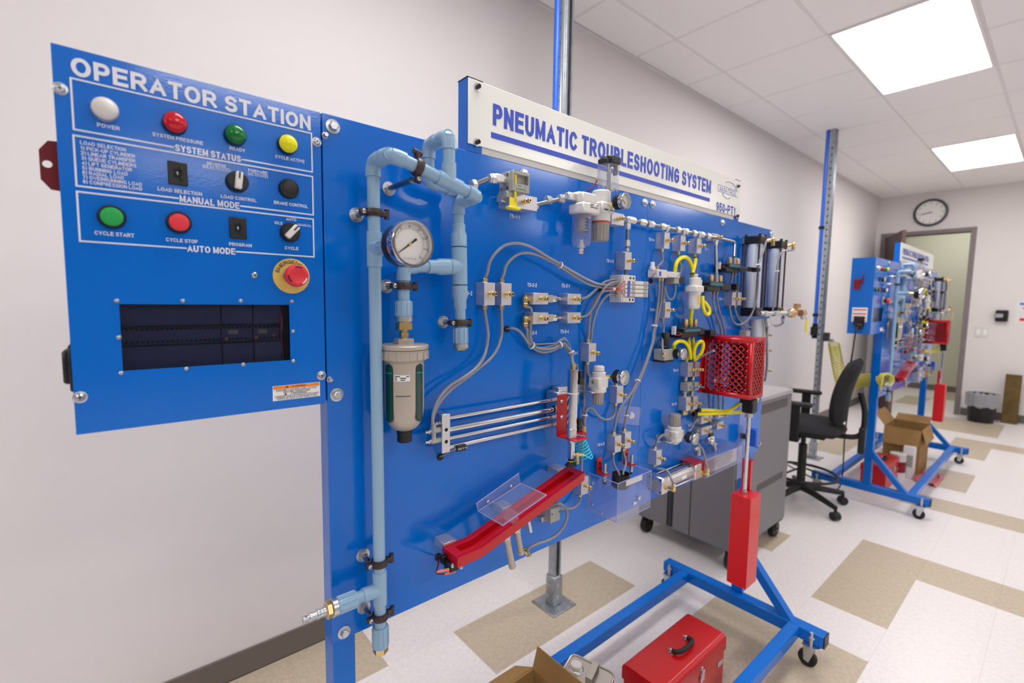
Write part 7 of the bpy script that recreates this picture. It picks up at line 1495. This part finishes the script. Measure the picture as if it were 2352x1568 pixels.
# ---------------------------------------------------------------- cartons
def carton(lab, x0, x1, y0, y1, h, flaps, th=.004):
    T = Thing('cardboard_box', lab, 'box', ((x0+x1)/2, (y0+y1)/2, 0), 'open cardboard boxes')
    T.part('box_shell', MB().box(x0, x0+th, y0, y1, 0, h).box(x1-th, x1, y0, y1, 0, h).box(x0+th, x1-th, y0, y0+th, 0, h).box(x0+th, x1-th, y1-th, y1, 0, h).box(x0+th, x1-th, y0+th, y1-th, 0, th), 'card')
    for side, ang, L in flaps:
        c, s = math.cos(ang), math.sin(ang)
        if side == '+x': P = [(x1, y0+.004, h), (x1, y1, h), (x1+c*L, y1-.004, h+s*L), (x1+c*L, y0+.008, h+s*L)]; n = (-s*th, 0, c*th)
        if side == '-x': P = [(x0, y0+.004, h), (x0, y1, h), (x0-c*L, y1-.004, h+s*L), (x0-c*L, y0+.008, h+s*L)]; n = (s*th, 0, c*th)
        if side == '+y': P = [(x0, y1, h), (x1, y1, h), (x1-.004, y1+c*L, h+s*L), (x0+.004, y1+c*L, h+s*L)]; n = (0, -s*th, c*th)
        if side == '-y': P = [(x0, y0, h), (x1, y0, h), (x1-.004, y0-c*L, h+s*L), (x0+.004, y0-c*L, h+s*L)]; n = (0, s*th, c*th)
        T.part('flap', MB().prism(P, n), 'card')
    return T
carton('open cardboard box at bottom of the photo beside the tin can', .60, .955, .70, 1.0, .315, (('+x', 1.35, .07), ('+y', -.5, .09), ('-x', .3, .12), ('-y', -.6, .12)))
carton('open cardboard box standing on the floor under the far trainer', 5.2, 5.56, .745, 1.0, .4, (('+y', .9, .13), ('-x', -1.25, .15), ('-y', -1.3, .12), ('+x', .35, .13)))
T = Thing('paint_tin', 'white tin with dark red label in front of the far cardboard box', 'can', (5.04, .86, 0)); T.part('tin_body', MB().lathe((5.04, .86, 0), (0, 0, 1), [(.055, 0), (.057, .003), (.055, .006), (.055, .21), (.057, .213), (.05, .216)], 26), 'white'); T.part('red_label', MB().lathe((5.04, .86, .06), (0, 0, 1), [(.0553, 0), (.0556, .001), (.0556, .09), (.0553, .091)], 26), 'maroon')
T = Thing('white_carton', 'small white carton standing against the far cardboard box', 'box', (5.13, .8, 0)); T.part('carton_body', MB().box(5.1, 5.18, .765, .84, 0, .27, .002), 'paper'); T.part('grey_panel', MB().box(5.098, 5.1, .772, .832, .1, .2), 'greyp')
mb = MB(); nx, ny = 14, 9; random.seed(3)
for j in range(ny):
    for i in range(nx): mb.v.append(V((5.0+i*.028+.01*random.random()+j*.008, .60+j*.02, .004+.03*random.random()*(math.sin(i*.9+j)**2))))
for j in range(ny-1):
    for i in range(nx-1): q = j*nx+i; mb.f.append((q, q+1, q+nx+1, q+nx))
solo('plastic_film', mb, 'redfilm', 'crumpled red plastic film lying on floor before the far cardboard box', 'film').modifiers.new('solid', 'SOLIDIFY').thickness = .001
# ---------------------------------------------------------------- cabinet on wheels
x0, x1, y0, y1, zb, zt = 2.5, 3.195, 1.08, 1.68, .11, .937
cb_ = Thing('steel_cabinet', 'grey steel cabinet on black wheels behind the near board', 'cabinet', ((x0+x1)/2, (y0+y1)/2, 0))
cb_.part('carcass', MB().box(x0+.002, x1, y0, y1, zb, zt-.03, .003), 'cabinet'); cb_.part('cabinet_top', MB().box(x0-.004, x1+.004, y0-.004, y1+.004, zt-.03, zt, .006), 'cabinet_top')
for a, b, n in ((y0+.01, 1.449, 0), (1.46, y1-.01, 1)):
    d = cb_.part('door', MB().box(x0-.016, x0, a, b, zb+.01, zt-.045, .003), 'cabinet'); cb_.part('finger_pull', MB().box(x0-.019, x0-.0155, b-.014 if n == 0 else a+.002, b-.002 if n == 0 else a+.014, zb+.02, zt-.06, .001), 'black', d)
cb_.part('door_strip', MB().box(x0-.018, x0-.0155, 1.327, 1.331, zb+.012, zt-.05), 'black')
mb = MB()
for z0, z1 in ((.837, .89), (.39, .432)):
    for i in range(26): x = x0+.255+i*.0145; mb.box(x, x+.006, y0-.0008, y0+.001, z0, z1)
cb_.part('vent_slots', mb, 'iron', kind='stuff')
for x in (x0+.06, x1-.055):
    for y in (y0+.035, y1-.03):
        c = cb_.part('caster', MB().box(x-.04, x+.04, y-.035, y+.035, zb-.006, zb, .002).box(x-.03, x+.005, y-.024, y-.02, .045, zb-.004).box(x-.03, x+.005, y+.02, y+.024, .045, zb-.004), 'iron')
        cb_.part('wheel', MB().lathe((x-.01, y-.018, .05), (0, 1, 0), [(.02, 0), (.046, 0), (.05, .005), (.05, .031), (.046, .036), (.02, .036)], 26), 'rubber', c)
        cb_.part('wheel_hub', MB().cyl((x-.01, y-.024, .05), (x-.01, y+.024, .05), .012, n=14), 'zinc', c)
# ---------------------------------------------------------------- chair
cx, cy = 3.83, 1.2
CH = Thing('office_chair', 'black high office chair with armrests and foot ring', 'chair', (cx, cy, 0)); zs = .6
def cushion(nx, ny, fn):
    mb = MB(); b = []
    for j in range(ny+1):
        for i in range(nx+1): mb.v.append(fn(i/nx*2-1, j/ny*2-1, 1))
    N = len(mb.v)
    for j in range(ny+1):
        for i in range(nx+1): mb.v.append(fn(i/nx*2-1, j/ny*2-1, -1))
    w = nx+1
    for j in range(ny):
        for i in range(nx): q = j*w+i; mb.f += [(q, q+1, q+w+1, q+w), (N+q, N+q+w, N+q+w+1, N+q+1)]
    for i in range(nx): mb.f += [(i, N+i, N+i+1, i+1), (ny*w+i, ny*w+i+1, N+ny*w+i+1, N+ny*w+i)]
    for j in range(ny): mb.f += [(j*w, (j+1)*w, N+(j+1)*w, N+j*w), (j*w+nx, N+j*w+nx, N+(j+1)*w+nx, (j+1)*w+nx)]
    return mb
def sq(u, v): # square to rounded square
    return u*math.sqrt(1-.32*v*v), v*math.sqrt(1-.32*u*u)
def seat(u, v, s):
    a, b = sq(u, v); e = max(0, 1-(max(abs(u), abs(v)))**6); return V((cx+a*.27, cy+.01+b*.265, zs+.042*s*(e**.5)-.012+.012*(1-a*a)*(s > 0)*0-.03*(b > .7)*(b-.7)))
CH.part('seat', cushion(14, 14, seat), 'fabric')
def back(u, v, s):
    a, b = sq(u, v); e = max(0, 1-(max(abs(u), abs(v)))**6); zz_ = .86+b*.24; y = cy-.255-.045*b+.03*(1-b*b)+.035*a*a; return V((cx+.0+a*.2*(1-.08*max(0, b)), y-.045*s*(e**.5)-.0, zz_))
CH.part('backrest', cushion(14, 16, back), 'fabric')
CH.part('back_bar', MB().tube(smooth([(cx, cy-.05, zs-.05), (cx, cy-.22, zs-.06), (cx, cy-.33, zs-.03), (cx, cy-.345, zs+.12), (cx, cy-.315, zs+.26)], 6), .018, 10).box(cx-.03, cx+.03, cy-.36, cy-.32, zs-.16, zs+.02, .008), 'chairp')
CH.part('seat_pan', MB().box(cx-.12, cx+.12, cy-.14, cy+.14, zs-.085, zs-.045, .008), 'chairp')
for s in (-1, 1):
    a = CH.part('armrest', MB().box(cx+s*.29-.028, cx+s*.29+.028, cy-.07, cy+.17, zs+.165, zs+.195, .01), 'rubber'); CH.part('arm_post', MB().box(cx+s*.29-.012, cx+s*.29+.012, cy+.0, cy+.06, zs-.07, zs+.166, .004).box(min(cx+s*.1, cx+s*.29), max(cx+s*.1, cx+s*.29), cy+.0, cy+.06, zs-.085, zs-.068, .003), 'chairp', a)
CH.part('gas_lift', MB().cyl((cx, cy, .13), (cx, cy, .44), .028, n=18).cyl((cx, cy, .44), (cx, cy, zs-.06), .016, n=14), 'chairp')
CH.part('foot_ring', MB().tube([(cx+.225*math.cos(a), cy+.225*math.sin(a), .225) for a in [i*math.pi/16 for i in range(33)]], .01, 8, False), 'chairp')
for k in range(3): a = .5+k*2.094; CH.part('ring_spoke', MB().tube([(cx+.03*math.cos(a), cy+.03*math.sin(a), .26), (cx+.225*math.cos(a), cy+.225*math.sin(a), .225)], .007, 8), 'chairp')
for k in range(5):
    a = -1.0+k*2*math.pi/5; d = V((math.cos(a), math.sin(a), 0)); e = V((cx, cy, 0))+d*.3
    l = CH.part('base_leg', MB().tube([V((cx, cy, .12)), V((cx, cy, .115))+d*.1, V((e.x, e.y, .085))], [.028, .024, .017], 10), 'chairp'); t = V((-d.y, d.x, 0))
    CH.part('caster', MB().cyl((e.x, e.y, .05), (e.x, e.y, .09), .01, n=10).cyl(V((e.x, e.y, .029))-t*.026, V((e.x, e.y, .029))+t*.026, .029, n=18, ch=.004), 'rubber', l)
CH.e.rotation_euler.z = .2
CH.part('gas_collar', MB().cyl((cx, cy, .1), (cx, cy, .15), .04, n=20), 'chairp')
# ---------------------------------------------------------------- yellow coiled air hose between far post and far trainer
def helix(P, r, turns, seg=12):
    P = [V(p) for p in P]; out = []; N = turns*seg; M_p = smooth(P, 24); 
    for i in range(N+1):
        t = i/N*(len(M_p)-1); k = min(int(t), len(M_p)-2); p = M_p[k].lerp(M_p[k+1], t-k); d = (M_p[k+1]-M_p[k]).normalized(); u = d.cross(V((0, 0, 1))); u = (u if u.length > .05 else V((1, 0, 0))).normalized(); w = d.cross(u); a = i/seg*2*math.pi
        out.append(p+(u*math.cos(a)+w*math.sin(a))*r)
    return out
hp = helix([(5.2, 1.43, 1.09), (5.09, 1.37, .96), (4.92, 1.28, .80), (4.76, 1.2, .73), (4.6, 1.16, .74), (4.46, 1.1, .82), (4.36, 1.02, .875), (4.26, .91, .91), (4.17, .80, .935)], .044, 62)
solo('coiled_air_hose', MB().tube([(5.2, 1.45, 1.12)]+hp+[(4.12, .83, .86)], .0055, 6), 'coil', 'yellow coiled air hose hanging from far post to the far trainer', 'hose')
